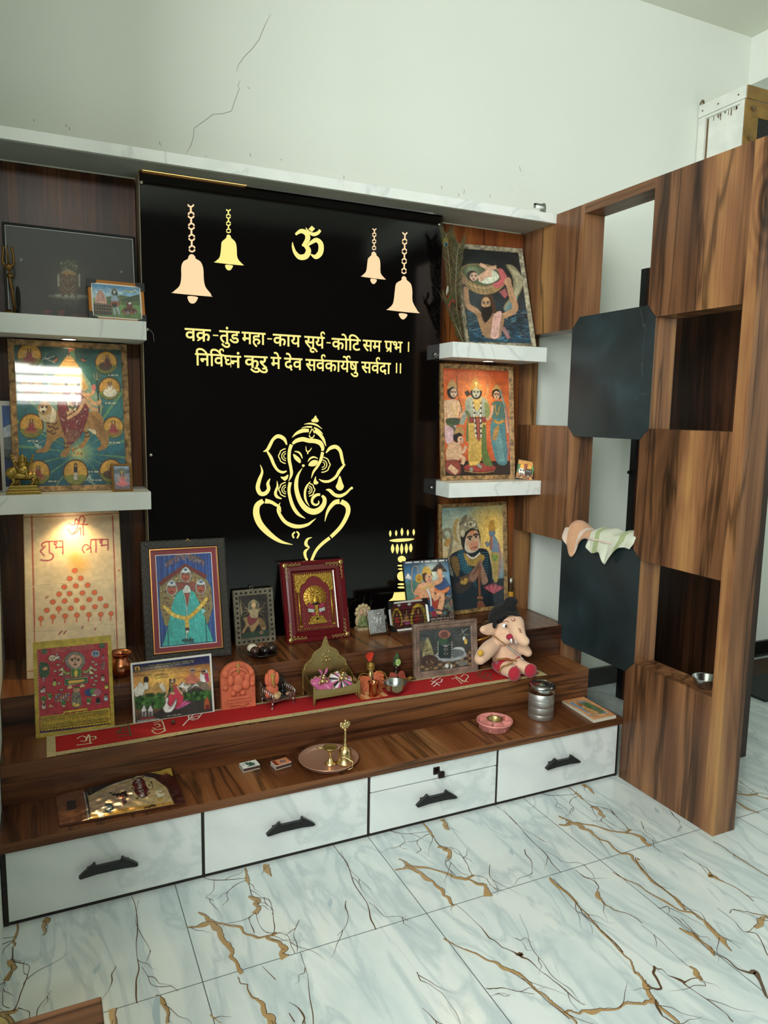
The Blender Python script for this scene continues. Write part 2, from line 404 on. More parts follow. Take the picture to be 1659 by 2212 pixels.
    trace([(325, 1042, .002), (360, 1040, .005), (400, 1040, .003), (470, 1050, .002), (560, 1068, .002)], 2)
    trace([(345, 1080, .001), (390, 1060, .001), (440, 1075, .001)], 2)
    trace([(690, 1150, .006), (760, 1158, .004), (820, 1150, .014), (900, 1135, .007), (990, 1120, .007), (1060, 1110, .008), (1130, 1100, .018)], 1)
    trace([(1075, 1000, .004), (1085, 1030, .014), (1105, 1065, .010), (1130, 1100, .016), (1160, 1135, .010), (1250, 1207, .008)], 1)
    trace([(1120, 1090, .008), (1145, 1150, .006), (1180, 1180, .004), (1240, 1215, .004)], 2)
    trace([(1120, 935, .006), (1118, 970, .008), (1145, 1020, .008), (1140, 1045, .008), (1085, 1030, .004)], 2)
    trace([(1120, 935, .004), (1160, 955, .003), (1200, 985, .003), (1245, 1000, .012), (1275, 1005, .004), (1330, 995, .003), (1355, 1015, .002), (1350, 1030, .002)], 2)
    trace([(1260, 1010, .006), (1300, 1045, .003), (1380, 1100, .003), (1460, 1160, .003), (1500, 1200, .004)], 2)
    trace([(1295, 940, .004), (1330, 975, .014), (1345, 1000, .004)], 1)
    trace([(1060, 740, .0015), (1150, 810, .0015), (1230, 890, .0015), (1300, 945, .002)], 2)
    trace([(1420, 660, .0015), (1500, 720, .002), (1540, 770, .003), (1600, 780, .003), (1640, 840, .004), (1659, 890, .004)], 2)
    trace([(0, 965, .004), (20, 1000, .003), (90, 1040, .002), (150, 1100, .0015), (210, 1207, .001)], 2)
    trace([(30, 1130, .001), (90, 1190, .003), (120, 1207, .003)], 2)
    # front row, left part, from the crop [200,1760]/2.074
    def tr2(pts, mi):
        q = []
        for x, y, w in pts:
            g = at(200 + x / 2.074, 1760 + y / 2.074, 2, 0.0); q.append((g.x, g.y, w))
        vein(q, mi)
    tr2([(650, 735, .001), (690, 770, .002), (720, 810, .004), (750, 850, .010), (775, 895, .014), (800, 937, .016), (815, 975, .012)], 1)
    tr2([(290, 815, .006), (315, 845, .012), (345, 880, .006), (335, 940, .006)], 1)
    tr2([(290, 815, .012), (285, 900, .016), (300, 960, .006)], 3)
    tr2([(90, 870, .012), (95, 937, .014), (100, 980, .01)], 1)
    tr2([(110, 868, .003), (105, 930, .004), (112, 980, .003)], 2)
    tr2([(930, 620, .0015), (960, 720, .002), (975, 830, .0025), (990, 940, .0025)], 2)
    tr2([(880, 840, .0015), (920, 870, .004), (945, 910, .005), (940, 935, .003)], 2)
    tr2([(880, 890, .003), (905, 930, .004)], 2)
    tr2([(760, 680, .0015), (820, 740, .003)], 2)
    tr2([(530, 895, .004), (560, 920, .003), (580, 937, .002)], 1)
    tr2([(0, 1300, .001), (1, 1301, .001)], 2)
    m.mi = 2
    for Q in extra:
        l, r = ribbon(cr(Q, 3)); zz[0] += 0.000002; m.strip(l, r, lambda x, y: (x, y, zz[0]))
    return m.build('floor', [fm, tan, brown, grey, joint], fix=False)
structure(build_floor())

# ---- walls and ceiling
def wall_cracks(m):
    m.mi = 1
    def c(pts, w):
        P = []
        for i, (u, v) in enumerate(pts):
            q = at(u, v, 1, 0.0); P.append((q.x, q.z, w * (1 if 0 < i < len(pts) - 1 else 0.3)))
        L, R = ribbon(P); m.strip(L, R, lambda x, z: (x, -0.0006, z))
    c([(585, 30), (572, 55), (560, 85), (545, 105), (528, 122), (515, 140), (511, 155)], .0014)
    c([(519, 172), (514, 185), (517, 192), (508, 215), (500, 240), (480, 246), (460, 247), (440, 262), (419, 277), (418, 295), (412, 315), (402, 332)], .0014)
    for u, v, a, l in [(72, 260, 70, 6), (142, 272, 60, 8), (149, 278, 75, 9), (344, 310, 60, 12), (444, 337, 20, 6), (742, 383, 88, 10), (953, 405, 80, 10), (990, 421, 88, 7), (1002, 414, 100, 12), (1058, 424, 85, 8), (1122, 365, 60, 18), (1105, 410, 20, 5), (535, 190, 30, 8), (540, 335, 85, 10), (606, 345, 60, 5)]:
        c([(u, v - l / 2 * math.sin(R_(a))), (u + 1, v), (u + l * 0.5 * math.cos(R_(a)), v + l / 2 * math.sin(R_(a)))], .0022)
m = MB(); m.span(-3.0, 6.0, 0.0, 0.15, 0, ZC); wall_cracks(m)
structure(m.build('wall_back', [wall_m, mat('plaster_crack', '6e706a', 0.9)], fix=False))
m = MB(); m.span(XL - 0.12, XL, -1.60, -0.001, 0, ZC)  # front length extended out of view to shade the left drawers
m.span(-1.60, XL - 0.12, -0.80, -0.68, 0, ZC)
structure(m.build('wall_left', wall_m))
m = MB()                              # left wall of the room with its window opening
m.span(-1.75, -1.60, -2.2, -0.68, 0, ZC); m.span(-1.75, -1.60, -6.0, -4.0, 0, ZC); m.span(-1.75, -1.60, -4.0, -2.2, 0, 1.35); m.span(-1.75, -1.60, -4.0, -2.2, 2.95, ZC)
structure(m.build('wall_window_side', wall_m))
m = MB()                              # wall behind the camera: darkish, with the ventilator opening near the ceiling
m.span(-1.75, 4.75, -5.15, -5.0, 0, 2.64); m.span(-1.75, -1.15, -5.15, -5.0, 2.64, ZC); m.span(0.05, 4.75, -5.15, -5.0, 2.64, ZC); m.span(-1.15, 0.05, -5.15, -5.0, 3.04, ZC)
structure(m.build('wall_front', mat('dark_curtained_wall', '4a4743', 0.9)))
m = MB()
for k in range(5): m.span(-1.15, 0.05, -5.05, -5.03, 2.66 + k * .09, 2.672 + k * .09)
m.span(-0.56, -0.53, -5.05, -5.03, 2.64, 3.04); structure(m.build('window_2', mat('window_frame_paint', '8b8f8c', 0.4)))
m = MB(); m.span(-4, 6, -6.0, 0.15, ZC, ZC + 0.1); structure(m.build('ceiling', ceil_m))
m = MB(); m.span(4.6, 4.75, -6.0, 0.0, 0, ZC); structure(m.build('wall_right', wall_m))
m = MB(); m.span(2.90, 3.10, -6.0, -0.0005, 2.975, ZC - 0.001); structure(m.build('trim_1', wall_m))
m = MB(); m.span(WT + 0.005, 4.6, -0.018, -0.0005, 0.0005, 0.092); structure(m.build('baseboard_back', black_skirt))
# window frame in the left wall
m = MB()
for y in (-4.0, -3.1, -2.24): m.span(-1.70, -1.64, y, y + 0.04, 1.35, 2.95)
for z in (1.35, 1.75, 2.15, 2.55, 2.92): m.span(-1.70, -1.64, -4.0, -2.2, z, z + 0.03)
structure(m.build('window_1', mat('window_frame_paint')))

# ---- back boards of the altar
wb = wood('walnut_back_board', 'Z', 3.3, ('28130b', '4c2a18', '6a3e22', '835330'), gain=0.85)
wbr = wood('walnut_back_board_right', 'Z', 8.1, ('2c1209', '5f2f17', '7f451f', '93582a'), gain=0.95)
o = MB().span(XL + 0.001, -0.02, YW, -0.001, T3, 2.109).build('back_board', wb); tag(o, 'dark walnut back board of the left niche, behind the two left shelves', 'board')
o = MB().span(1.127, W0 - 0.001, YW, -0.001, T3, 2.109).build('back_board', wbr); tag(o, 'reddish walnut back board of the right niche, behind the two right shelves', 'board')

# ---- steps (three wooden levels) and drawers
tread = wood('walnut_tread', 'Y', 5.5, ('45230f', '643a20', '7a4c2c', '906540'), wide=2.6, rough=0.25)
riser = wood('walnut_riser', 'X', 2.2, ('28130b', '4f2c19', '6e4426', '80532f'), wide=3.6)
t = thing('altar_steps', 'stepped walnut altar base of three levels under the idols and pictures', 'altar', (0.55, -0.5, 0))
def local(m, name, mats, parent, **k):
    o = m.build(name, mats, None, **k); o.parent = parent; o.matrix_parent_inverse = Matrix.Translation(-Vector(parent.location)); return o
x0, x1 = XL + 0.002, W0 - 0.001
local(MB().span(x0, x1, YD - 0.012, -0.001, T1 - 0.026, T1), 'tread', tread, t, bevel=0.002)
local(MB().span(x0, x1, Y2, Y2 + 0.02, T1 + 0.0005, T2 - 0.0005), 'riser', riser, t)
local(MB().span(x0, x1, Y2, -0.001, T2 - 0.0004, T2).span(x0, x1, Y2 - 0.001, Y2 + 0.0, T2 - 0.002, T2), 'tread', tread, t)
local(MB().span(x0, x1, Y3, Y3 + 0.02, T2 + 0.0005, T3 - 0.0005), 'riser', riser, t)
local(MB().span(x0, x1, Y3, -0.001, T3 - 0.0004, T3), 'tread', tread, t)
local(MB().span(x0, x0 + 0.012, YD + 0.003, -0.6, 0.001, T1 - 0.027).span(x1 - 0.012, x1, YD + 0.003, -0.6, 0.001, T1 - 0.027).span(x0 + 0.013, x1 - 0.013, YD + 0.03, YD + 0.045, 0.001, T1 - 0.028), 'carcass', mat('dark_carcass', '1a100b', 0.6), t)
local(MB().span(x0 + 0.013, x1 - 0.013, YD + 0.006, YD + 0.025, 0.0005, 0.0120), 'plinth', mat('dark_carcass'), t)  # added dark strip standing in for the toe-kick shadow under the drawers
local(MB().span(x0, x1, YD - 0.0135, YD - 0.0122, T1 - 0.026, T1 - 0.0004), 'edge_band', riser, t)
for xg in (0.0312, 0.5521, 1.0332):
    local(MB().span(xg - 0.008, xg + 0.008, YD + 0.005, YD + 0.03, 0.001, T1 - 0.027), 'divider', mat('dark_carcass'), t)

handle_m = mat('black_handle', '0b0b0c', 0.35)
def handle(parent, x, z, L=0.125):
    # boat-shaped bow: a bar swelling at both ends with horned shoulders
    prof = [(-0.5, -0.055), (-0.43, 0.0), (-0.28, 0.10), (-0.24, 0.135), (-0.22, 0.13), (-0.20, 0.07), (0.20, 0.07), (0.22, 0.13), (0.24, 0.135), (0.28, 0.10), (0.43, 0.0), (0.5, -0.055), (0.47, -0.085), (0.2, -0.06), (-0.2, -0.06), (-0.47, -0.085)]
    m = MB(); m.prism([(a * L, b * L * 1.05) for a, b in prof], lambda u, v, w: (u, w, v), -0.026, -0.011)
    for sx in (-0.30, 0.30): m.box((sx * L, -0.0065, 0.0), (0.016, 0.012, 0.012))
    return m.build('handle', handle_m, parent, loc=(x, 0, z), bevel=0.003)
def drawer(xa, xb, za, zb, label, hx=None, hz=None, knob=False, L=0.152):
    t = thing('drawer', label, 'drawer', ((xa + xb) / 2, YD, za), group='white marbled drawers')
    w = xb - xa; h = zb - za
    MB().span(-w / 2, w / 2, 0.0, 0.018, 0, h).build('front', lam, t, bevel=0.0015)
    if knob:
        m = MB(); m.box((0, -0.002, 0), (0.022, 0.004, 0.024)); m.box((0.003, -0.012, -0.002), (0.010, 0.018, 0.010)); m.box((0.006, -0.024, -0.005), (0.021, 0.010, 0.021), bev=0.002)
        m.build('knob', mat('bronze_knob', '2a1e1a', 0.35, 0.6), t, loc=(hx - (xa + xb) / 2, 0, h / 2))
    else: handle(t, hx - (xa + xb) / 2, hz - za, L)
    return t
ZB, ZT = 0.0125, 0.2075
def hpos(u, v):
    q = at(u, v, 1, YD - 0.018); return q.x, q.z
h = hpos(235, 1876); drawer(XL + 0.014, 0.0275, ZB, ZT, 'leftmost white marbled drawer, under the foil incense packet', h[0], h[1] + .004)
h = hpos(628, 1787); drawer(0.0365, 0.5465, ZB, ZT, 'white marbled drawer under the two matchboxes', h[0], h[1] + .004)
h = hpos(943, 1727); drawer(0.5565, 1.0285, ZB, 0.147, 'white marbled drawer under the narrow drawer with the square knob', h[0], h[1] + .004)
h = hpos(948, 1664); drawer(0.5565, 1.0285, 0.151, ZT, 'narrow white marbled drawer with a square bronze knob', h[0], h[1], True)
h = hpos(1216, 1649); drawer(1.0385, W0 - 0.012, ZB, ZT, 'rightmost white marbled drawer, under the steel canister and the booklet', h[0], h[1] + .004)

# ---- pelmet beam over the altar, shelves
o = thing('pelmet', 'long white marbled pelmet over the black panel and both niches', 'pelmet', (0.5, -0.15, 2.11))
local(MB().span(XL + 0.001, W0 - 0.0005, -0.262, -0.2455, 2.1096, 2.1454), 'fascia', lam2, o, bevel=0.001)
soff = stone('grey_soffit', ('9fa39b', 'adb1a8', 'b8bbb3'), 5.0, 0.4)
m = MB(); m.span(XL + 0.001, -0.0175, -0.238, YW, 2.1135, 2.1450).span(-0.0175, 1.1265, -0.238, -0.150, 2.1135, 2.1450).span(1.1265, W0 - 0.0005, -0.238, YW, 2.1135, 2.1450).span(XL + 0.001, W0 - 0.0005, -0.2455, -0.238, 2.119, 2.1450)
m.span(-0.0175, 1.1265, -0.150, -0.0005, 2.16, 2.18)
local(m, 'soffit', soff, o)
ledm = mat('warm_led_strip', 'ffd9a0', 0.5, emit='ffb860', es=3.0)
local(MB().span(-0.005, 0.34, -0.1435, -0.1385, 2.1155, 2.1180), 'led_strip', ledm, o)
bolt = mat('steel_bolt', 'b9b9b4', 0.25, 1.0)

def shelf(x0, x1, zt, label, spot=None):
    t = thing('wall_shelf', label, 'shelf', ((x0 + x1) / 2, -0.14, zt - 0.059), group='thick white floating shelves')
    local(MB().span(x0, x1, -0.237, YW - 0.0005, zt - 0.059, zt), 'board', lam2, t, bevel=0.001)
    if spot:
        s = MB(); s.lathe([(0.0, 0.0), (0.022, 0.0), (0.026, -0.0015), (0.026, -0.003), (0.022, -0.003)], 24)
        s.mi = 1; s.lathe([(0, -0.0026), (0.021, -0.0026)], 24)
        q = local(s, 'spotlight', [mat('spot_ring', 'c9c9c4', 0.3, 1.0), mat('spot_lens', 'fff2dd', 0.4, emit='ffe4bd', es=9.0)], t)
        q.location = (spot[0], spot[1], zt - 0.059)
        l = bpy.data.lights.new('shelf_spot', 'SPOT'); l.energy = spot[2]; l.color = (1.0, 0.70, 0.32); l.spot_size = R_(spot[3]); l.spot_blend = 0.7; l.shadow_soft_size = 0.03
        lo = bpy.data.objects.new('shelf_spot_light', l); COL.objects.link(lo); lo.location = (spot[0], spot[1], zt - 0.066); lo.parent = t
        lo.matrix_parent_inverse = Matrix.Translation(-Vector(t.location)); lo.rotation_euler = (R_(-8), 0, 0)
    return t
shelf(XL + 0.001, -0.0180, S1, 'upper left white shelf, carrying the dark poster and the trident', (-0.247, -0.135, 2.2, 120))
shelf(XL + 0.001, -0.0170, S2, 'lower left white shelf, carrying the large goddess picture', (-0.262, -0.130, 5.0, 118))
shelf(1.1265, W0 - 0.0008, S1, 'upper right white shelf, carrying the river painting and the feathers', (1.345, -0.150, 1.6, 120))
shelf(1.1265, W0 - 0.0008, S2, 'lower right white shelf, carrying the orange framed picture')

# ---- checkered partition
pw_cols = ('332014', '603f28', '80583a', 'a17748')
t = thing('checkered_partition', 'tall checkered walnut and black partition standing right of the altar', 'partition', (1.62, -0.6, 0))
fn = lambda y, z, x: (x, y, z)
ZTOP = 2.1454
cells = [
    ('wood_panel', [(YW, ZTOP), (YW, 1.682), (-.392, 1.682), (-.4316, 1.725), (-.4316, ZTOP)], 1.1),
    ('black_panel', [(-.4316, 1.725), (-.7885, 1.725), (-.828, 1.682), (-.828, 1.302), (-.7885, 1.263), (-.4316, 1.263), (-.392, 1.302), (-.392, 1.682)], None),
    ('wood_panel', [(-.7885, ZTOP), (-.7885, 1.725), (-.828, 1.682), (-1.172, 1.682), (-1.172, ZTOP)], 2.4),
    ('wood_panel', [(YW, 1.302), (-.392, 1.302), (-.4316, 1.263), (-.4316, .8727), (-.392, .836), (YW, .836)], 3.7),
    ('wood_panel', [(-.7885, 1.263), (-.828, 1.302), (-1.172, 1.302), (-1.172, .836), (-.828, .836), (-.7885, .8727)], 4.9),
    ('black_panel', [(-.4316, .8727), (-.7885, .8727), (-.828, .836), (-.828, .455), (-.7885, .414), (-.4316, .414), (-.392, .455), (-.392, .836)], None),
    ('wood_panel', [(YW, .455), (-.392, .455), (-.4316, .414), (-.4316, 0.0005), (YW, 0.0005)], 6.3),
    ('wood_panel', [(-.7885, .414), (-.828, .455), (-1.172, .455), (-1.172, 0.0005), (-.7885, 0.0005)], 7.6),
]
blk = stone('black_marble_laminate', ('111819', '192325', '202d30', '2b3b42'), 3.0, 0.38, vein='39454a', vscale=1.1, vw=0.004)
for nm, poly, sd in cells:
    c = (sum(p[0] for p in poly) / len(poly), sum(p[1] for p in poly) / len(poly))
    poly = [(c[0] + (p[0] - c[0]) * 0.9985, c[1] + (p[1] - c[1]) * 0.9985) for p in poly]
    if sd is not None:
        local(MB().prism(poly, fn, W0, WT), nm, wood('walnut_panel_%d' % int(sd), 'Z', sd * 3.1, pw_cols, wide=3.0, knots=True), t)
    else:
        m = MB(); m.prism(poly, fn, W0 + 0.002, WT); m.mi = 1; m.prism(poly, fn, W0 - 0.001, W0 + 0.002)
        q = local(m, nm, [wood('walnut_edge', 'Z', 4.4, pw_cols), blk], t); q['label'] = 'black marbled octagonal panel'
ed = wood('walnut_edge', 'Z', 4.4, pw_cols)
local(MB().span(W0, WT, -.7885, -.4316, 2.110, ZTOP), 'top_rail', wood('walnut_rail', 'Y', 4.4, pw_cols), t)
local(MB().span(W0, WT, -1.2169, -1.1722, 0.0005, ZTOP), 'front_stile', wood('walnut_stile', 'Z', 9.4, pw_cols, wide=4.0, knots=True), t)
local(MB().span(W0, WT, YW + 0.0005, -0.019, 0.093, ZTOP), 'back_stile', wood('walnut_stile_back', 'Z', 12.4, pw_cols), t)

# ---- beyond the partition
t = thing('door_leaf', 'dark wooden door leaf with black edge standing behind the partition', 'door', (2.15, -0.5, 0))
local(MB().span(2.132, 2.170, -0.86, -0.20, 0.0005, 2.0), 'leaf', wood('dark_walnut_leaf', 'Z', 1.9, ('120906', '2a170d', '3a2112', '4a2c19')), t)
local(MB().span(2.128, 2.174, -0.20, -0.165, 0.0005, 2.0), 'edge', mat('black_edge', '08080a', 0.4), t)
local(MB().span(2.112, 2.128, -0.19, -0.175, 1.083, 1.098).ball((2.11, -0.182, 1.09), 0.008), 'latch', mat('black_latch', '15130f', 0.35, 0.6), t)

t = thing('old_cupboard', 'old white painted cupboard with rusty brown front behind the partition top', 'cupboard', (2.75, -0.14, 0))
wp = mat('chipped_white_paint', 'dfe2da', 0.5, var=0.10, vscale=14, bump=0.2, bscale=40); rp = mat('rusty_brown_paint', '8a6a33', 0.5, var=0.35, vscale=18)
stain = mat('rust_stain', '6a5636', 0.7)
cx0, cx1, cy0, cy1, cz = 2.583, 2.88, -0.262, -0.004, 2.823
local(MB().span(cx0 + 0.012, cx1, cy0 + 0.02, cy1, 0.0005, cz - 0.055), 'body', wp, t)
m = MB(); m.span(cx0, cx0 + 0.012, cy0 + 0.001, cy0 + 0.026, 0.0005, cz - 0.056); m.span(cx0, cx0 + 0.012, cy1 - 0.04, cy1, 0.0005, cz - 0.056); m.span(cx0, cx0 + 0.012, cy0 + 0.027, cy1 - 0.041, cz - 0.068, cz - 0.056)
m.mi = 1; m.span(cx0 + 0.0115, cx0 + 0.0125, cy1 - 0.052, cy1 - 0.041, 0.001, cz - 0.07)
for i in range(14): 
    yy = random.uniform(cy0 + 0.04, cy1 - 0.05); m.span(cx0 + 0.0112, cx0 + 0.0124, yy, yy + random.uniform(.002, .008), cz - 0.07 - random.uniform(.004, .03), cz - 0.069)
local(m, 'side_frame', [wp, stain], t)
m = MB(); m.span(cx0 - 0.006, cx1, cy0 - 0.004, cy1, cz - 0.055, cz, bev=0.003)
m.mi = 1
for yy in (-.03, -.12, -.23): m.ball((cx0 - 0.006, yy, cz - 0.03), .004)
local(m, 'cornice', [wp, stain], t)
m = MB(); m.span(cx0 + 0.004, cx1, cy0 - 0.010, cy0 - 0.0045, cz - 0.055, cz); m.span(cx0 + 0.001, cx0 + 0.045, cy0 - 0.006, cy0, 0.0005, cz - 0.056); m.span(cx0 + 0.045, cx1, cy0 - 0.002, cy0, cz - 0.075, cz - 0.056)
local(m, 'front_frame', rp, t)
m = MB(); m.span(cx0 + 0.046, cx1, cy0 - 0.006, cy0 - 0.001, cz - 0.125, cz - 0.078); m.span(cx0 + 0.046, cx0 + 0.085, cy0 - 0.006, cy0 - 0.001, 1.2, cz - 0.126)
d = local(m, 'door', rp, t)
m = MB(); m.span(cx0 + 0.086, cx1, cy0 - 0.003, cy0 - 0.001, 1.2, cz - 0.127); q = m.build('pane', mat('dark_glass', '14181a', 0.06), d)
m = MB(); m.box((cx0 + 0.045, cy0 - 0.01, cz - 0.09), (0.03, 0.008, 0.01)); m.ball((cx0 + 0.045, cy0 - 0.012, cz - 0.10), .006); q = m.build('hinge', stain, d)
m = MB(); m.ball((cx0 + 0.03, cy0 - 0.012, cz - 0.215), .008); m.ball((cx0 + 0.036, cy0 - 0.012, cz - 0.228), .006); q = m.build('latch', stain, d)
m = MB(); m.tube([(cx0 - 0.006 + .012 * math.cos(a / 10 * 6.28) * .6, cy1 - 0.02 + .01 * math.sin(a / 10 * 6.28), cz + 0.010 + .008 * math.sin(a / 10 * 12.5)) for a in range(11)], .003, 6)
local(m, 'wire_knot', stain, t)

m = MB(); m.span(2.75, 4.2, -0.50, -0.24, 0.0005, 0.012); m.mi = 1; m.span(2.75, 4.2, -0.24, -0.06, 0.0005, 0.010)  # brown band paints the skirting's reflection in the floor
o = m.build('floor_mat', [mat('dark_grey_mat', '23282a', 0.9), mat('skirting_reflection_band', '3a2713', 0.9)]); tag(o, 'dark grey floor mat with painted brown skirting reflection behind the partition', 'mat')
o = MB().span(3.45, 3.5, -0.05, -0.001, 0.10, 0.3).build('wall_socket', wall_m); bpy.data.objects.remove(o)
# low table in the foreground corner
t = thing('low_table', 'corner of a dark wooden low table at the bottom left edge', 'table', (-0.55, -1.9, 0))
tx1, ty1 = -0.2935, -1.672
local(MB().span(-0.9, tx1, -2.15, ty1, 0.415, 0.45, bev=0.003), 'top', wood('table_wood', 'X', 6.6, ('1c0f09', '3a2416', '553826', '6b4a33')), t)
for a, b in ((-0.87, -1.71), (tx1 - 0.03, -1.71), (-0.87, -2.11), (tx1 - 0.03, -2.11)):
    local(MB().span(a - .02, a + .02, b - .02, b + .02, 0.0005, 0.4145), 'leg', mat('table_leg', '2a190f', 0.5), t)
# ------------------------------------------------------------------ lettering
TXT = {}
def text_tris(body, bold=0.0):
    """outline of a line of text as 2D triangles (font units, size 1)"""
    k = (body, bold)
    if k not in TXT:
        c = bpy.data.curves.new('t', 'FONT'); c.body = body; c.size = 1.0; c.offset = bold; c.resolution_u = 3
        o = bpy.data.objects.new('t', c); COL.objects.link(o)
        dg = bpy.context.evaluated_depsgraph_get(); me = o.evaluated_get(dg).to_mesh()
        me.calc_loop_triangles()
        V = np.array([v.co[:2] for v in me.vertices]).reshape(-1, 2)
        T = np.array([t.vertices[:] for t in me.loop_triangles], int).reshape(-1, 3)
        o.evaluated_get(dg).to_mesh_clear(); bpy.data.objects.remove(o); bpy.data.curves.remove(c)
        TXT[k] = (V, T)
    return TXT[k]
def prefix_w(body): 
    V, T = text_tris(body); return V[:, 0].max()

# ------------------------------------------------------------------ painted prints
def hexc(c): return np.array([int(c[i:i + 2], 16) for i in (0, 2, 4)], float) / 255
class Art:
    """a small painting: shapes are given in the pixels of a crop, quad = its corners TL, TR, BR, BL there"""
    def __init__(s, quad, nx, ny, bg='808080'):
        s.nx, s.ny = nx, ny
        src = np.array(quad, float); dst = np.array([(0, 0), (1, 0), (1, 1), (0, 1)], float)
        A = []
        for (x, y), (u, v) in zip(src, dst):
            A.append([x, y, 1, 0, 0, 0, -u * x, -u * y]); A.append([0, 0, 0, x, y, 1, -v * x, -v * y])
        h = np.linalg.solve(np.array(A), dst.reshape(-1)); s.H = np.append(h, 1).reshape(3, 3)
        s.img = np.empty((ny + 1, nx + 1, 3)); s.img[:] = hexc(bg)
        s.gy, s.gx = np.mgrid[0:ny + 1, 0:nx + 1].astype(float)
        s.sc = 1.0 / (np.hypot(*(src[1] - src[0])) / nx)
    def T(s, pts):
        P = np.array(pts, float).reshape(-1, 2); q = np.c_[P, np.ones(len(P))] @ s.H.T
        return np.c_[q[:, 0] / q[:, 2] * s.nx, q[:, 1] / q[:, 2] * s.ny]
    def _mask(s, P):
        x0, y0 = np.floor(P.min(0)).astype(int) - 1; x1, y1 = np.ceil(P.max(0)).astype(int) + 2
        x0, y0 = max(x0, 0), max(y0, 0); x1, y1 = min(x1, s.nx + 1), min(y1, s.ny + 1)
        if x1 <= x0 or y1 <= y0: return None
        acc = np.zeros((y1 - y0, x1 - x0))
        for ox, oy in ((-.25, -.25), (.25, -.25), (-.25, .25), (.25, .25)):
            X = s.gx[y0:y1, x0:x1] + ox; Y = s.gy[y0:y1, x0:x1] + oy; ins = np.zeros(X.shape, bool)
            j = len(P) - 1
            for i in range(len(P)):
                xi, yi = P[i]; xj, yj = P[j]
                if yi != yj:
                    c = ((yi > Y) != (yj > Y)) & (X < (xj - xi) * (Y - yi) / (yj - yi) + xi); ins ^= c
                j = i
            acc += ins
        return (slice(y0, y1), slice(x0, x1)), acc / 4
    def _put(s, P, col, a=1.0):
        r = s._mask(P)
        if r is None: return
        sl, m = r; m = (m * a)[..., None]; s.img[sl] = s.img[sl] * (1 - m) + hexc(col) * m
    def poly(s, pts, col, a=1.0, sm=0):
        s._put(s.T(cr(pts, sm, True) if sm else pts), col, a); return s
    def ell(s, x, y, rx, ry, col, a=1.0, rot=0, n=28):
        t = np.linspace(0, 2 * math.pi, n, endpoint=False); c, d = math.cos(R_(rot)), math.sin(R_(rot))
        X = rx * np.cos(t); Y = ry * np.sin(t)
        s._put(s.T(np.c_[x + X * c - Y * d, y + X * d + Y * c]), col, a); return s
    def line(s, pts, w, col, a=1.0, sm=4):
        P = [(*p[:2], p[2] if len(p) > 2 else w) for p in pts]
        P = cr(P, sm) if sm and len(P) > 2 else P
        L, R = ribbon(P); s._put(s.T(np.r_[L, R[::-1]]), col, a); return s
    def glow(s, x, y, r, col, a=1.0, p=1.5):
        c = s.T([(x, y)])[0]; q = s.T([(x + r, y)])[0]; rr = np.hypot(*(q - c))
        d = np.clip(1 - np.hypot(s.gx - c[0], s.gy - c[1]) / rr, 0, 1) ** p * a
        s.img += (hexc(col) - s.img) * d[..., None]; return s
    def grad(s, stops):
        """vertical gradient, stops (0..1, colour)"""
        v = s.gy[:, 0] / s.ny; ps = [p for p, c in stops]; cs = np.array([hexc(c) for p, c in stops])
        for k in range(3): s.img[:, :, k] = np.interp(v, ps, cs[:, k])[:, None]
        return s
    def noise(s, amp, cell=3, col=None, a=0.0):
        h, w = s.img.shape[:2]; n = RNG.rand(h // cell + 2, w // cell + 2)
        yy = np.arange(h) / cell; xx = np.arange(w) / cell; iy = yy.astype(int); ix = xx.astype(int)
        fy = (yy - iy)[:, None]; fx = (xx - ix)[None]
        N = n[iy][:, ix] * (1 - fy) * (1 - fx) + n[iy + 1][:, ix] * fy * (1 - fx) + n[iy][:, ix + 1] * (1 - fy) * fx + n[iy + 1][:, ix + 1] * fy * fx
        if col: m = (np.clip((N - 1 + a) / max(a, .01), 0, 1) * amp)[..., None]; s.img += (hexc(col) - s.img) * m
        else: s.img *= 1 + (N[..., None] - 0.5) * 2 * amp
        return s
    def scatter(s, pts, n, r, cols, a=1.0, squash=1.0):
        """n specks inside a polygon (crop pixels)"""
        P = np.array(pts, float); x0, y0 = P.min(0); x1, y1 = P.max(0); k = 0
        while k < n:
            x, y = RNG.uniform(x0, x1), RNG.uniform(y0, y1); ins = False; j = len(P) - 1
            for i in range(len(P)):
                if (P[i][1] > y) != (P[j][1] > y) and x < (P[j][0] - P[i][0]) * (y - P[i][1]) / (P[j][1] - P[i][1]) + P[i][0]: ins = not ins
                j = i
            if ins:
                q = r * RNG.uniform(.5, 1.2); s.ell(x, y, q, q * squash, cols[RNG.randint(len(cols))], a, n=8)
            k += 1
        return s
    def text(s, body, p0, p1, h, col, bold=0.02, a=1.0, arc=None):
        """body from p0 to p1 along the base line, h letter height in crop pixels"""
        V, T = text_tris(body, bold); p0 = np.array(p0, float); p1 = np.array(p1, float)
        d = p1 - p0; n = np.array([d[1], -d[0]]) / np.hypot(*d)
        x0, x1 = V[:, 0].min(), V[:, 0].max(); t = (V[:, 0] - x0) / (x1 - x0)
        Q = p0 + t[:, None] * d + n * (V[:, 1] / 0.62 * h)[:, None]
        if arc: Q = Q + n * (4 * t * (1 - t) * arc)[:, None]
        Q = s.T(Q)
        for tr in T: s._put(Q[tr], col, a)
        return s
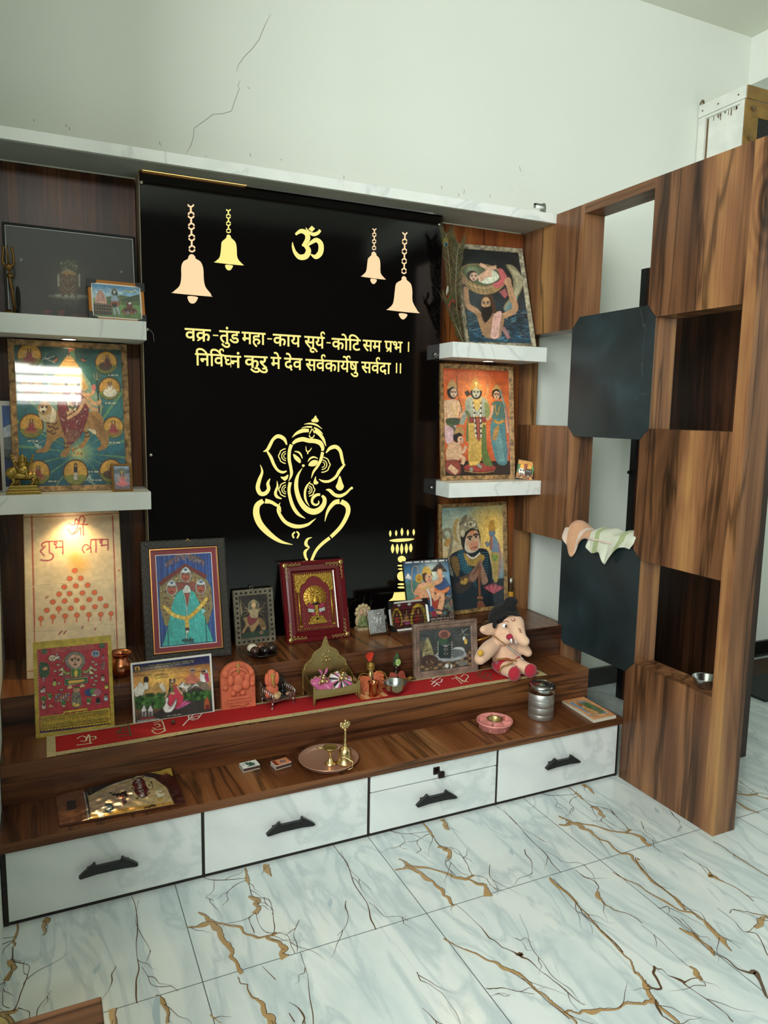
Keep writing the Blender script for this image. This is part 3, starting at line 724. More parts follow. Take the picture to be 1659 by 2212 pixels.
    def rows(s, p0, p1, p2, p3, n, col, gap=0.5, a=0.9, words=9):
        """n lines of illegibly small print inside the quad TL, TR, BR, BL"""
        p0, p1, p2, p3 = [np.array(p, float) for p in (p0, p1, p2, p3)]
        for i in range(n):
            t0 = (i + 0.25) / n; t1 = (i + 0.25 + gap) / n
            a0, a1 = p0 + (p3 - p0) * t0, p1 + (p2 - p1) * t0; b0, b1 = p0 + (p3 - p0) * t1, p1 + (p2 - p1) * t1
            x = 0.0; c = col[i % len(col)] if isinstance(col, (list, tuple)) else col
            while x < 0.97:
                w = min(RNG.uniform(.5, 1.5) / words, 1 - x)
                s._put(s.T([a0 + (a1 - a0) * x, a0 + (a1 - a0) * (x + w), b0 + (b1 - b0) * (x + w), b0 + (b1 - b0) * x]), c, a)
                x += w + 0.18 / words
        return s
    def finish(s):
        """printed look: dark contour lines, mottled ink, slightly muted colour"""
        L = s.img @ np.array([.3, .59, .11]); gy, gx = np.gradient(L); g = np.hypot(gx, gy)
        g = (g + np.roll(g, 1, 0) + np.roll(g, 1, 1) + np.roll(g, -1, 0) + np.roll(g, -1, 1)) / 5
        s.img *= (1 - .42 * np.clip(g * 5 - .12, 0, 1))[..., None]
        s.noise(.09, 4); s.noise(.06, 9); s.noise(.06, 1)
        g = (s.img @ np.array([.3, .59, .11]))[..., None]; s.img = g + (s.img - g) * .88; return s
    def mesh(s, name, w, h, m, parent, y=0.0, gain=1.0, z0=0.0, x0=0.0, fin=True):
        """flat print w x h, lower edge at z0, centred on x0, facing -y"""
        if fin: s.finish(); gain *= 1.12
        X = (s.gx / s.nx - 0.5) * w + x0; Z = (1 - s.gy / s.ny) * h + z0
        co = np.stack([X, np.full_like(X, y), Z], -1).reshape(-1, 3)
        idx = np.arange((s.nx + 1) * (s.ny + 1)).reshape(s.ny + 1, s.nx + 1)
        q = np.stack([idx[1:, :-1], idx[1:, 1:], idx[:-1, 1:], idx[:-1, :-1]], -1).reshape(-1, 4)
        me = bpy.data.meshes.new(name); me.vertices.add(len(co)); me.vertices.foreach_set('co', co.ravel().astype(np.float32))
        me.loops.add(q.size); me.loops.foreach_set('vertex_index', q.ravel().astype(np.int32))
        me.polygons.add(len(q)); me.polygons.foreach_set('loop_start', np.arange(0, q.size, 4, dtype=np.int32))
        try: me.polygons.foreach_set('loop_total', np.full(len(q), 4, dtype=np.int32))
        except Exception: pass
        me.update(calc_edges=True)
        at_ = me.color_attributes.new('Col', 'FLOAT_COLOR', 'POINT')
        c = np.clip(s.img, 0, 1); c = np.where(c > 0.04045, ((c + 0.055) / 1.055) ** 2.4, c / 12.92) * gain
        at_.data.foreach_set('color', np.concatenate([np.clip(c, 0, 1).reshape(-1, 3), np.ones((len(co), 1))], 1).ravel().astype(np.float32))
        me.materials.append(m); o = bpy.data.objects.new(name, me); COL.objects.link(o); o.parent = parent
        return o
def print_mat(name, rough=0.35, coat=0.0, metal=0.0, crough=0.03):
    if name in MC: return MC[name]
    m = bpy.data.materials.new(name); m.use_nodes = True; nt = m.node_tree; b = nt.nodes['Principled BSDF']
    a = nt.nodes.new('ShaderNodeAttribute'); a.attribute_name = 'Col'; nt.links.new(a.outputs['Color'], b.inputs['Base Color'])
    b.inputs['Roughness'].default_value = rough; b.inputs['Coat Weight'].default_value = coat; b.inputs['Coat Roughness'].default_value = crough; b.inputs['Metallic'].default_value = metal
    MC[name] = m; return m
glazed = print_mat('print_behind_glass', 0.5, 1.0); matte = print_mat('paper_print', 0.5); gloss = print_mat('laminated_print', 0.3, 0.5, 0, 0.12); foil_p = print_mat('metal_foil_print', 0.3, 0, 0.85)

def frame_ring(m, w, h, wd, prof):
    """mitred moulding around w x h (lower edge z = 0); prof = [(inset 0..1 of wd, y)]"""
    rings = []
    for t, y in prof:
        i = t * wd
        rings.append([m.v((-w / 2 + i, y, i)), m.v((w / 2 - i, y, i)), m.v((w / 2 - i, y, h - i)), m.v((-w / 2 + i, y, h - i))])
    for a, b in zip(rings[:-1], rings[1:]):
        for k in range(4): m._f([a[k], a[(k + 1) % 4], b[(k + 1) % 4], b[k]])
    return m
def picture(name, label, loc, w, h, yaw, tilt, fw, fmat, depth=0.016, prof=None, cat='picture', roll=0.0, back=True, group=None):
    """empty at the middle of the lower front edge; the front plane of the moulding is y = 0"""
    t = thing(name, label, cat, loc, group=group)
    t.rotation_euler = (Matrix.Rotation(R_(yaw), 3, 'Z') @ Matrix.Rotation(R_(-tilt), 3, 'X') @ Matrix.Rotation(R_(roll), 3, 'Y')).to_euler()
    prof = prof or [(0, depth), (0, 0.004), (0.12, 0.0), (0.45, 0.002), (0.8, 0.004), (1, 0.008), (1, depth)]
    if fw:
        m = MB(); frame_ring(m, w, h, fw, prof); m.build('frame', fmat, t)
    if back:
        i = fw * 0.6 if fw else 0.0
        MB().span(-w / 2 + i + .001, w / 2 - i - .001, depth - .004 if fw else 0.0006, depth, i + .001, h - i - .001).build('backing', mat('board_back', '3b2c20', 0.8), t)
    return t
# ------------------------------------------------------------------ framed pictures and prints
def peeled(name, base, dark):
    return mat(name, base, 0.55, var=0.8, vscale=55, bump=0.5, bscale=70)
old_frame = peeled('peeling_gilt_moulding', 'a58257', '3a2a1c'); old_frame2 = peeled('peeling_silver_moulding', 'a39a80', '2e2a22'); old_frame3 = peeled('worn_gilt_moulding', '8f7146', '3a2a1c')
def seated(a, x, y, s, skin, cloth, crown='c9962f', hair='1d1512', halo=None):
    if halo: a.ell(x, y - .62 * s, .30 * s, .32 * s, halo, .9)
    a.poly([(x - .5 * s, y + .45 * s), (x - .25 * s, y + .05 * s), (x + .25 * s, y + .05 * s), (x + .5 * s, y + .45 * s), (x, y + .55 * s)], cloth, sm=4)
    a.poly([(x - .24 * s, y - .28 * s), (x + .24 * s, y - .28 * s), (x + .2 * s, y + .2 * s), (x - .2 * s, y + .2 * s)], cloth, sm=3)
    a.ell(x, y - .55 * s, .17 * s, .22 * s, hair); a.ell(x, y - .50 * s, .12 * s, .16 * s, skin)
    a.poly([(x - .14 * s, y - .62 * s), (x, y - .98 * s), (x + .14 * s, y - .62 * s)], crown)
    for q in (-1, 1):
        a.line([(x + q * .22 * s, y - .24 * s), (x + q * .40 * s, y - .02 * s), (x + q * .22 * s, y + .14 * s)], .09 * s, skin)
        a.line([(x + q * .22 * s, y - .24 * s), (x + q * .46 * s, y - .22 * s), (x + q * .50 * s, y - .5 * s)], .08 * s, skin)
    a.line([(x - .1 * s, y - .3 * s), (x, y - .1 * s), (x + .1 * s, y - .3 * s)], .04 * s, crown)
def standing(a, x, y, s, skin, top, cloth, hair='1d1512', crown=None):
    a.poly([(x - .10 * s, y), (x + .10 * s, y), (x + .16 * s, y + .55 * s), (x - .16 * s, y + .55 * s)], cloth)
    a.poly([(x - .13 * s, y - .32 * s), (x + .13 * s, y - .32 * s), (x + .09 * s, y + .02 * s), (x - .09 * s, y + .02 * s)], top)
    a.ell(x, y - .46 * s, .09 * s, .12 * s, hair); a.ell(x, y - .44 * s, .065 * s, .09 * s, skin)
    for q in (-1, 1): a.line([(x + q * .13 * s, y - .28 * s), (x + q * .2 * s, y - .08 * s), (x + q * .1 * s, y + .02 * s)], .05 * s, skin)
    if crown: a.poly([(x - .08 * s, y - .52 * s), (x, y - .72 * s), (x + .08 * s, y - .52 * s)], crown)
def face(a, x, y, rx, ry, skin, rot=0, eye='1c1613', lips='9a3f38', tilak=None, brow=True):
    a.ell(x, y, rx, ry, skin, rot=rot)
    for q in (-1, 1):
        a.ell(x + q * rx * .42, y - ry * .08, rx * .22, ry * .09, 'f2ece0'); a.ell(x + q * rx * .42, y - ry * .08, rx * .11, ry * .09, eye)
        if brow: a.line([(x + q * rx * .2, y - ry * .24), (x + q * rx * .45, y - ry * .32), (x + q * rx * .7, y - ry * .2)], ry * .06, eye)
    a.line([(x, y - ry * .05), (x - rx * .08, y + ry * .28), (x + rx * .08, y + ry * .3)], ry * .04, eye, .5)
    a.ell(x, y + ry * .55, rx * .26, ry * .09, lips)
    if tilak: a.ell(x, y - ry * .42, rx * .09, ry * .16, tilak)

# 1 large goddess on a tiger (lower left shelf)
def art_goddess():
    a = Art([(150, 255), (1270, 300), (1325, 1670), (215, 1690)], 250, 350)
    a.grad([(0, '1f4a48'), (.2, '2f7471'), (.6, '2b6d7c'), (1, '1d5a70')]); a.noise(.12, 24)
    c = (830, 1350)
    for ang in range(0, 360, 20):
        if ang in (20, 40, 140, 160, 180, 200, 220, 300, 320, 340, 0, 60, 120, 240, 260): 
            x, y = math.cos(R_(ang + 6)), math.sin(R_(ang + 6)); r = 1500
            a.poly([(c[0], c[1]), (c[0] + r * x - 42 * y, c[1] + r * y + 42 * x), (c[0] + r * x + 42 * y, c[1] + r * y - 42 * x)], '86b06a', .55)
    a.glow(c[0], c[1], 190, 'd9d27c', .9, 1.2)
    for x, y in ((380, 480), (500, 400), (450, 930), (400, 1280), (930, 1620)):
        for _ in range(5): a.line([(x + RNG.uniform(-90, 90), y + RNG.uniform(-60, 60)), (x + RNG.uniform(-40, 40), y), (x + RNG.uniform(-90, 90), y + RNG.uniform(-60, 60))], 12, 'dfe6df', .5)
    # temple arch behind the figure
    a.poly([(430, 1135), (430, 760), (470, 700), (560, 560), (640, 450), (720, 350), (800, 440), (900, 570), (1000, 720), (1060, 800), (1060, 1000), (960, 1130)], '8fa88f', .8, 3)
    a.poly([(560, 720), (580, 600), (620, 480), (680, 400), (722, 365), (770, 400), (830, 480), (880, 600), (900, 720)], 'c79a55', 1, 3)
    for k in range(6): a.line([(610 + k * 12, 540 - k * 30), (730, 560 - k * 32), (850 - k * 14, 545 - k * 30)], 7, '9a7038', .7)
    a.line([(722, 370), (722, 290)], 10, '8b4a2f'); a.poly([(725, 290), (800, 300), (725, 330)], 'c4572f')
    a.poly([(555, 425), (605, 385), (600, 425)], 'd0663e'); a.poly([(850, 390), (915, 425), (855, 420)], 'd0663e')
    # medallions
    for i, (x, y, r) in enumerate([(310, 370, 132), (1115, 435, 120), (330, 690, 128), (1150, 700, 118), (330, 1080, 128), (1188, 1095, 112), (400, 1550, 126), (790, 1550, 132), (1160, 1535, 122)]):
        a.ell(x, y, r, r, '6b2f26'); a.ell(x, y, r * .93, r * .93, 'cf9838'); a.poly([(x - r * .9, y + r * .25), (x + r * .9, y + r * .25), (x + r * .55, y + r * .8), (x, y + r * .95), (x - r * .55, y + r * .8)], '6f7f3a', .85, 3)
        if i == 7: standing(a, x, y - 5, 150, 'd9a878', '31283a', 'b9b2ad')
        elif i in (1, 8): a.ell(x - 10, y + 40, 70, 42, '5a4636'); seated(a, x + 12, y - 10, 95, 'b98a62', '6a3a34')
        elif i == 3: a.ell(x + 5, y + 40, 75, 50, 'dcd8c8'); seated(a, x + 5, y - 5, 95, 'cf9f74', 'e6e0cf')
        else: a.ell(x, y + 52, 80, 34, '9a6a38'); seated(a, x, y, 100, 'd9a878', 'a3403f')
    # trident
    a.line([(1018, 620), (1045, 1000)], 8, '20251f'); a.line([(1018, 610), (1018, 520)], 9, 'd8cf9a')
    a.line([(990, 540), (988, 590), (1018, 610), (1046, 590), (1044, 540)], 9, 'd8cf9a')
    # tiger
    a.poly([(500, 900), (620, 930), (900, 940), (1010, 930), (1080, 1000), (1090, 1110), (1140, 1200), (1120, 1300), (1030, 1335), (1020, 1310), (1060, 1260), (1000, 1170), (960, 1110), (905, 1110), (940, 1180), (900, 1260), (870, 1305), (815, 1290), (880, 1220), (880, 1140), (800, 1160), (720, 1200), (740, 1290), (700, 1390), (630, 1385), (640, 1350), (680, 1300), (660, 1200), (600, 1210), (540, 1260), (500, 1340), (380, 1350), (385, 1325), (460, 1290), (490, 1180), (480, 1050)], 'a5763f', 1, 3)
    a.poly([(920, 1110), (1000, 1120), (1005, 1170), (960, 1150)], 'd9c79c', 1, 3)
    for x, y in ((510, 1050), (530, 1090), (520, 1140), (545, 1010), (570, 1060), (585, 1110), (560, 1160), (900, 1150), (915, 1190), (700, 1260), (690, 1300)):
        a.line([(x - 28, y - 14), (x, y + 4), (x + 26, y - 14)], 9, '4b2f1b', .9)
    for k in range(16): a.line([(960 + k * 8, 960 + k * 6), (985 + k * 8, 1040 + k * 9), (990 + k * 8, 1100 + k * 9)], 5, '6f4b28', .6)
    a.ell(500, 960, 95, 85, 'c9b48e'); a.ell(470, 900, 75, 70, 'b98d55'); a.ell(450, 915, 40, 34, 'e4d8bd')
    a.ell(445, 890, 9, 8, '1a1410'); a.ell(490, 888, 9, 8, '1a1410'); a.poly([(440, 930), (470, 925), (455, 955)], '3a1a16')
    for k in range(14): a.line([(520 + 5 * k, 850 + 6 * k), (545 + 3 * k, 930 + 8 * k), (520, 1010 + 3 * k)], 6, 'efe6d2', .55)
    # goddess: skirt, torso, arms, head
    a.poly([(600, 860), (680, 820), (880, 830), (930, 930), (880, 1100), (830, 1200), (730, 1270), (690, 1210), (640, 1060)], '7e2a34', 1, 4)
    a.scatter([(610, 870), (920, 860), (870, 1100), (740, 1250), (650, 1050)], 120, 9, ['d9a9a0', 'c98a80'], .8)
    for k in range(9): a.line([(700 + 14 * k, 1120), (690 + 18 * k, 1180), (700 + 12 * k, 1240)], 8, 'd0a878', .7)
    a.poly([(660, 720), (850, 715), (900, 800), (880, 900), (650, 900), (620, 800)], '8d3036', 1, 4)
    for p in ([(660, 740), (560, 760), (490, 770)], [(650, 770), (560, 800), (440, 830)], [(860, 740), (930, 800), (1000, 860), (1060, 820)], [(870, 760), (960, 760), (990, 680)], [(880, 830), (820, 930), (700, 1010)], [(700, 800), (760, 900), (700, 960)], [(870, 800), (960, 900), (1030, 920)]):
        a.line(p, 38, 'd3a274')
    a.ell(985, 690, 22, 34, 'd8757f'); a.line([(1030, 870), (1080, 880), (1040, 930)], 8, 'c9a35a')
    for sx in (-1, 1): a.line([(760, 740), (760 + sx * 50, 820), (760 + sx * 20, 930)], 22, 'efe4c8'); 
    for k in range(5): a.ell(728 + k * 16, 900 - abs(k - 2) * 8, 9, 10, '3f6a4a')
    a.ell(760, 640, 78, 95, '221a18'); face(a, 760, 648, 52, 66, 'dfae86', tilak='b23a2a')
    a.poly([(695, 610), (720, 520), (760, 490), (800, 520), (830, 610), (760, 585)], 'd6a23c', 1, 3)
    a.scatter([(740, 1300), (860, 1300), (860, 1390), (750, 1390)], 30, 9, ['b5573a', 'e0c060', 'd98a4a'])
    for x, y in ((290, 815), (1160, 845), (1195, 560), (345, 1228), (1200, 1245), (560, 1635), (980, 1540), (1020, 1625)):
        a.rows([x - 60, y - 14][0:2], (x + 60, y - 12), (x + 60, y + 14), (x - 60, y + 12), 1, 'd8dccb', .8, .8, 3)
    return a.noise(.06, 2)
t = picture('framed_picture', 'large gilt framed goddess riding a tiger, with round medallions, on lower left shelf', (-0.246, -0.150, S2), .364, .494, 0, 7.2, .0195, old_frame)
art_goddess().mesh('print', .325, .458, glazed, t, y=.010, z0=.0195)

# 2 three crowned figures with a kneeling one on orange (lower right shelf)
def art_orange():
    a = Art([(180, 200), (955, 205), (1000, 1440), (240, 1465)], 190, 300)
    a.grad([(0, 'b8481f'), (.35, 'd96a2c'), (.7, 'd25a2a'), (1, 'b8502e')]); a.glow(580, 480, 330, 'f0a050', .7, 1.2); a.noise(.05, 14)
    a.poly([(230, 1290), (1000, 1280), (1000, 1470), (230, 1470)], '2e241f'); a.ell(640, 1370, 190, 62, '8b3030'); a.ell(640, 1355, 175, 48, 'a03f36')
    for k in range(16): a.ell(470 + k * 22, 1405 + 18 * math.sin(k / 15 * math.pi), 9, 9, 'c9a25a')
    # left figure
    a.poly([(200, 600), (260, 570), (350, 570), (390, 620), (380, 760), (360, 840), (260, 850), (235, 720)], 'cfa582', 1, 3)
    a.poly([(225, 860), (350, 850), (340, 960), (310, 1080), (240, 1080), (220, 950)], 'c9a0a4', 1, 3)
    a.line([(215, 640), (215, 760), (225, 880)], 40, 'c79b78'); a.line([(385, 640), (415, 720), (400, 780)], 36, 'c79b78')
    a.poly([(240, 800), (380, 790), (400, 850), (330, 870), (250, 860)], '3d4a34', 1, 3); a.line([(250, 850), (330, 905), (350, 990)], 28, '4d5d3a')
    a.ell(300, 480, 62, 80, '2a201c'); face(a, 315, 490, 42, 56, 'd8b090', tilak='b54a2a')
    a.poly([(245, 450), (245, 390), (290, 335), (335, 380), (350, 450), (300, 420)], 'b48a4e', 1, 3)
    a.line([(345, 290), (360, 500), (400, 620), (415, 720)], 8, '6a4a30'); a.line([(290, 600), (310, 700), (340, 760), (360, 690), (350, 600)], 12, 'c9a05a')
    # central figure
    a.poly([(460, 560), (530, 525), (640, 525), (700, 570), (720, 650), (690, 760), (640, 780), (510, 780), (490, 690)], '9aa08e', 1, 3)
    a.line([(475, 580), (480, 680), (440, 780), (410, 860)], 56, '8c9484'); a.line([(700, 590), (715, 680), (715, 790)], 54, '7d8a4a')
    a.line([(460, 700), (500, 760), (490, 900), (485, 1060)], 34, '66703a')
    a.poly([(505, 780), (690, 780), (680, 980), (665, 1180), (640, 1310), (560, 1340), (505, 1310), (500, 1000)], 'd3a84c', 1, 3)
    for k in range(9): a.line([(520 + k * 14, 860), (512 + k * 17, 1080), (530 + k * 12, 1290)], 6, 'a5803a', .6)
    a.poly([(500, 770), (700, 765), (700, 830), (505, 840)], '8c3a2f'); a.poly([(585, 780), (640, 780), (650, 1000), (620, 1060), (590, 1000)], '9a4a34')
    a.poly([(660, 900), (700, 880), (720, 1150), (790, 1330), (740, 1340), (665, 1280)], '5c7038', 1, 3)
    for q in (0, 1): a.line([(545 + 85 * q, 560), (560 + 75 * q, 760), (590 + 55 * q, 1010)], 18, 'e9dfc9')
    for k in range(7): a.ell(548 + k * 7, 600 + k * 60, 10, 9, '3b2f27'); a.ell(634 + k * 2, 600 + k * 60, 10, 9, '3b2f27')
    a.poly([(545, 540), (635, 540), (625, 640), (590, 700), (555, 640)], 'c9a34e', .9, 3)
    a.ell(578, 470, 66, 85, '241d1c'); face(a, 578, 480, 48, 62, 'a8ae9c', tilak='c9872e')
    a.poly([(515, 460), (510, 380), (560, 290), (565, 220), (570, 290), (630, 380), (640, 460), (578, 420)], 'c48a3a', 1, 3); a.poly([(550, 350), (600, 350), (578, 440)], 'e9c877')
    a.poly([(440, 480), (480, 455), (515, 500), (470, 530)], '3a2f26'); a.line([(710, 370), (715, 480), (690, 520), (735, 640)], 10, 'c9b070')
    a.ell(540, 1385, 22, 28, '8f9484'); a.line([(610, 1320), (660, 1365)], 34, '8f9484')
    # right figure
    a.poly([(770, 600), (830, 570), (900, 590), (930, 700), (910, 820), (790, 820), (760, 700)], '4f6f66', 1, 3)
    a.poly([(770, 800), (910, 790), (940, 960), (960, 1150), (960, 1310), (880, 1330), (820, 1260), (760, 1010)], '4f7f85', 1, 3)
    for k in range(7): a.line([(800 + k * 10, 900), (830 + k * 12, 1100), (870 + k * 10, 1290)], 7, '7fb0b4', .7)
    a.poly([(800, 900), (860, 860), (830, 1020), (780, 1030)], 'b5803e', .9, 3); a.line([(790, 800), (850, 830), (910, 800)], 34, 'c08a3c')
    a.line([(775, 620), (765, 720), (720, 790), (710, 770)], 34, 'd3a07c'); a.line([(925, 640), (950, 780), (965, 950)], 34, 'd3a07c'); a.line([(920, 600), (960, 800), (985, 1000), (960, 1250)], 16, '9a6f72')
    a.ell(825, 480, 58, 72, '1f1818'); face(a, 820, 500, 40, 54, 'd9ab86', rot=-8, tilak='a03030')
    a.poly([(770, 450), (790, 400), (815, 370), (850, 400), (870, 450), (820, 430)], 'b98d4a', 1, 3); a.line([(860, 440), (895, 560), (930, 640)], 24, '7a8a80'); a.line([(800, 610), (830, 740), (860, 620)], 12, 'd3a84c')
    # kneeling figure
    a.poly([(270, 1090), (340, 1060), (410, 1100), (430, 1200), (380, 1290), (270, 1290), (240, 1200)], 'c79a76', 1, 3)
    a.poly([(240, 1300), (380, 1280), (420, 1380), (390, 1450), (260, 1420)], '8a3a30', 1, 3); a.line([(280, 1350), (380, 1430)], 70, 'cfa07c'); a.line([(400, 1230), (450, 1260), (430, 1330)], 50, 'cfa07c')
    a.line([(290, 1120), (360, 1200), (440, 1180), (470, 1110)], 40, 'cfa07c'); a.ell(375, 1010, 52, 62, '201816'); a.ell(405, 1040, 38, 46, 'd3a582'); a.ell(425, 1068, 24, 20, 'c98a70')
    a.poly([(335, 980), (345, 920), (400, 880), (440, 930), (440, 985), (390, 960)], 'a8824a', 1, 3); a.ell(408, 1030, 7, 5, '1a1413')
    return a.noise(.07, 2)
t = picture('framed_picture', 'gilt framed picture of three crowned figures on orange, on lower right shelf', (1.330, -0.140, S2), .356, .484, -1.9, 6.0, .020, old_frame)
art_orange().mesh('print', .317, .445, glazed, t, y=.010, z0=.020)

# 3 bearded man carrying a baby in a basket (upper right shelf)
def art_river():
    a = Art([(395, 430), (1105, 520), (1265, 1540), (530, 1500)], 150, 210)
    a.grad([(0, '14181a'), (.4, '20282c'), (.8, '1d3440'), (1, '1c3a4c')]); a.noise(.3, 12)
    a.poly([(960, 640), (1060, 660), (1150, 780), (1160, 900), (1100, 1010), (1020, 1060), (950, 1150), (940, 1100), (1010, 1000), (1050, 880), (1030, 760)], '8d8460', .9, 3)
    for k in range(12): a.line([(985 + k * 9, 650 + k * 6), (1070 + k * 7, 780), (1080 + k * 6, 900), (1010 + k * 6, 1020)], 5, 'c9c2a0', .55)
    a.poly([(950, 1150), (1000, 1060), (1110, 1000), (1060, 1120), (980, 1260)], '7fa3a0', .7, 3)
    # waves
    for _ in range(160):
        x = RNG.uniform(500, 1250); y = RNG.uniform(1150, 1500) if x < 720 or x > 980 else RNG.uniform(1380, 1510)
        a.line([(x - 30, y + RNG.uniform(-20, 20)), (x, y), (x + 34, y + RNG.uniform(-20, 20))], RNG.uniform(3, 12), ['2f6f92', '5d9fbe', 'c9dde4', '17303e', '3a83a8'][RNG.randint(5)], .7)
    # arms, torso
    a.line([(500, 860), (500, 960), (520, 1080), (620, 1150), (700, 1260)], 70, 'a97e5a'); a.line([(1000, 860), (1030, 980), (1080, 1130), (1000, 1190), (880, 1230)], 72, 'b18560')
    a.poly([(620, 1170), (700, 1180), (880, 1170), (950, 1230), (920, 1400), (880, 1470), (720, 1450), (660, 1330)], '9a7350', 1, 3)
    a.poly([(830, 1180), (920, 1160), (900, 1300), (880, 1460), (790, 1460), (800, 1320)], 'd9a79a', 1, 3)
    for k in range(4): a.line([(840 + 18 * k, 1190), (825 + 18 * k, 1320), (810 + 20 * k, 1450)], 5, 'b5806f', .7)
    a.poly([(900, 1330), (960, 1340), (1030, 1470), (980, 1480)], 'a3706f', .9)
    # head
    a.poly([(680, 1000), (740, 970), (810, 980), (830, 1060), (860, 1160), (810, 1170), (790, 1090), (690, 1100)], '4a2f20', 1, 3)
    face(a, 733, 1070, 56, 84, 'bd8f66', tilak='e0b040'); a.poly([(680, 1100), (720, 1110), (760, 1105), (800, 1100), (805, 1180), (760, 1250), (720, 1280), (685, 1200)], '201612', 1, 3)
    # basket and baby
    a.poly([(435, 660), (500, 615), (640, 610), (800, 640), (960, 760), (960, 850), (880, 930), (760, 965), (640, 950), (520, 880), (450, 780)], '9a7a4c', 1, 3)
    a.poly([(455, 680), (520, 630), (640, 625), (780, 650), (900, 740), (900, 820), (760, 860), (640, 850), (520, 770)], '4f5a3c', 1, 3)
    a.glow(560, 690, 130, 'b8c79a', .7)
    for k in range(9): a.line([(470 + k * 52, 790 + 16 * math.sin(k / 8 * 3.1)), (485 + k * 50, 840 + 40 * math.sin(k / 8 * 3.1)), (520 + k * 46, 870 + 80 * math.sin(k / 8 * 3.1))], 8, '6a5030', .7)
    a.line([(450, 760), (560, 850), (720, 890), (880, 850), (960, 800)], 14, 'c9ab78', .8)
    a.poly([(640, 800), (720, 700), (840, 700), (890, 790), (760, 850)], 'cfd3b8', 1, 3); a.line([(650, 790), (720, 740), (800, 720)], 80, 'cf9f80'); a.line([(740, 680), (800, 670), (860, 660)], 50, 'cf9f80'); a.line([(660, 620), (720, 650), (770, 700)], 44, 'd6a688')
    a.ell(570, 745, 62, 58, '3a2c22'); face(a, 592, 755, 52, 50, 'dcae90', rot=30)
    a.poly([(870, 680), (930, 690), (980, 770), (1000, 800), (960, 840), (870, 900), (810, 850), (900, 800)], 'c0595c', 1, 3); a.poly([(880, 940), (960, 900), (990, 980), (960, 1020)], 'b55a60', .9)
    a.ell(990, 830, 42, 52, 'bd8f6a'); a.ell(470, 800, 26, 40, 'a97e5a')
    return a.noise(.07, 2)
t = picture('framed_picture', 'silver framed painting of a bearded man lifting a basket above waves, on upper right shelf', (1.386, -0.190, S1), .328, .438, -4.0, 16.5, .018, old_frame2, roll=-1.6)
art_river().mesh('print', .292, .402, glazed, t, y=.010, z0=.018)

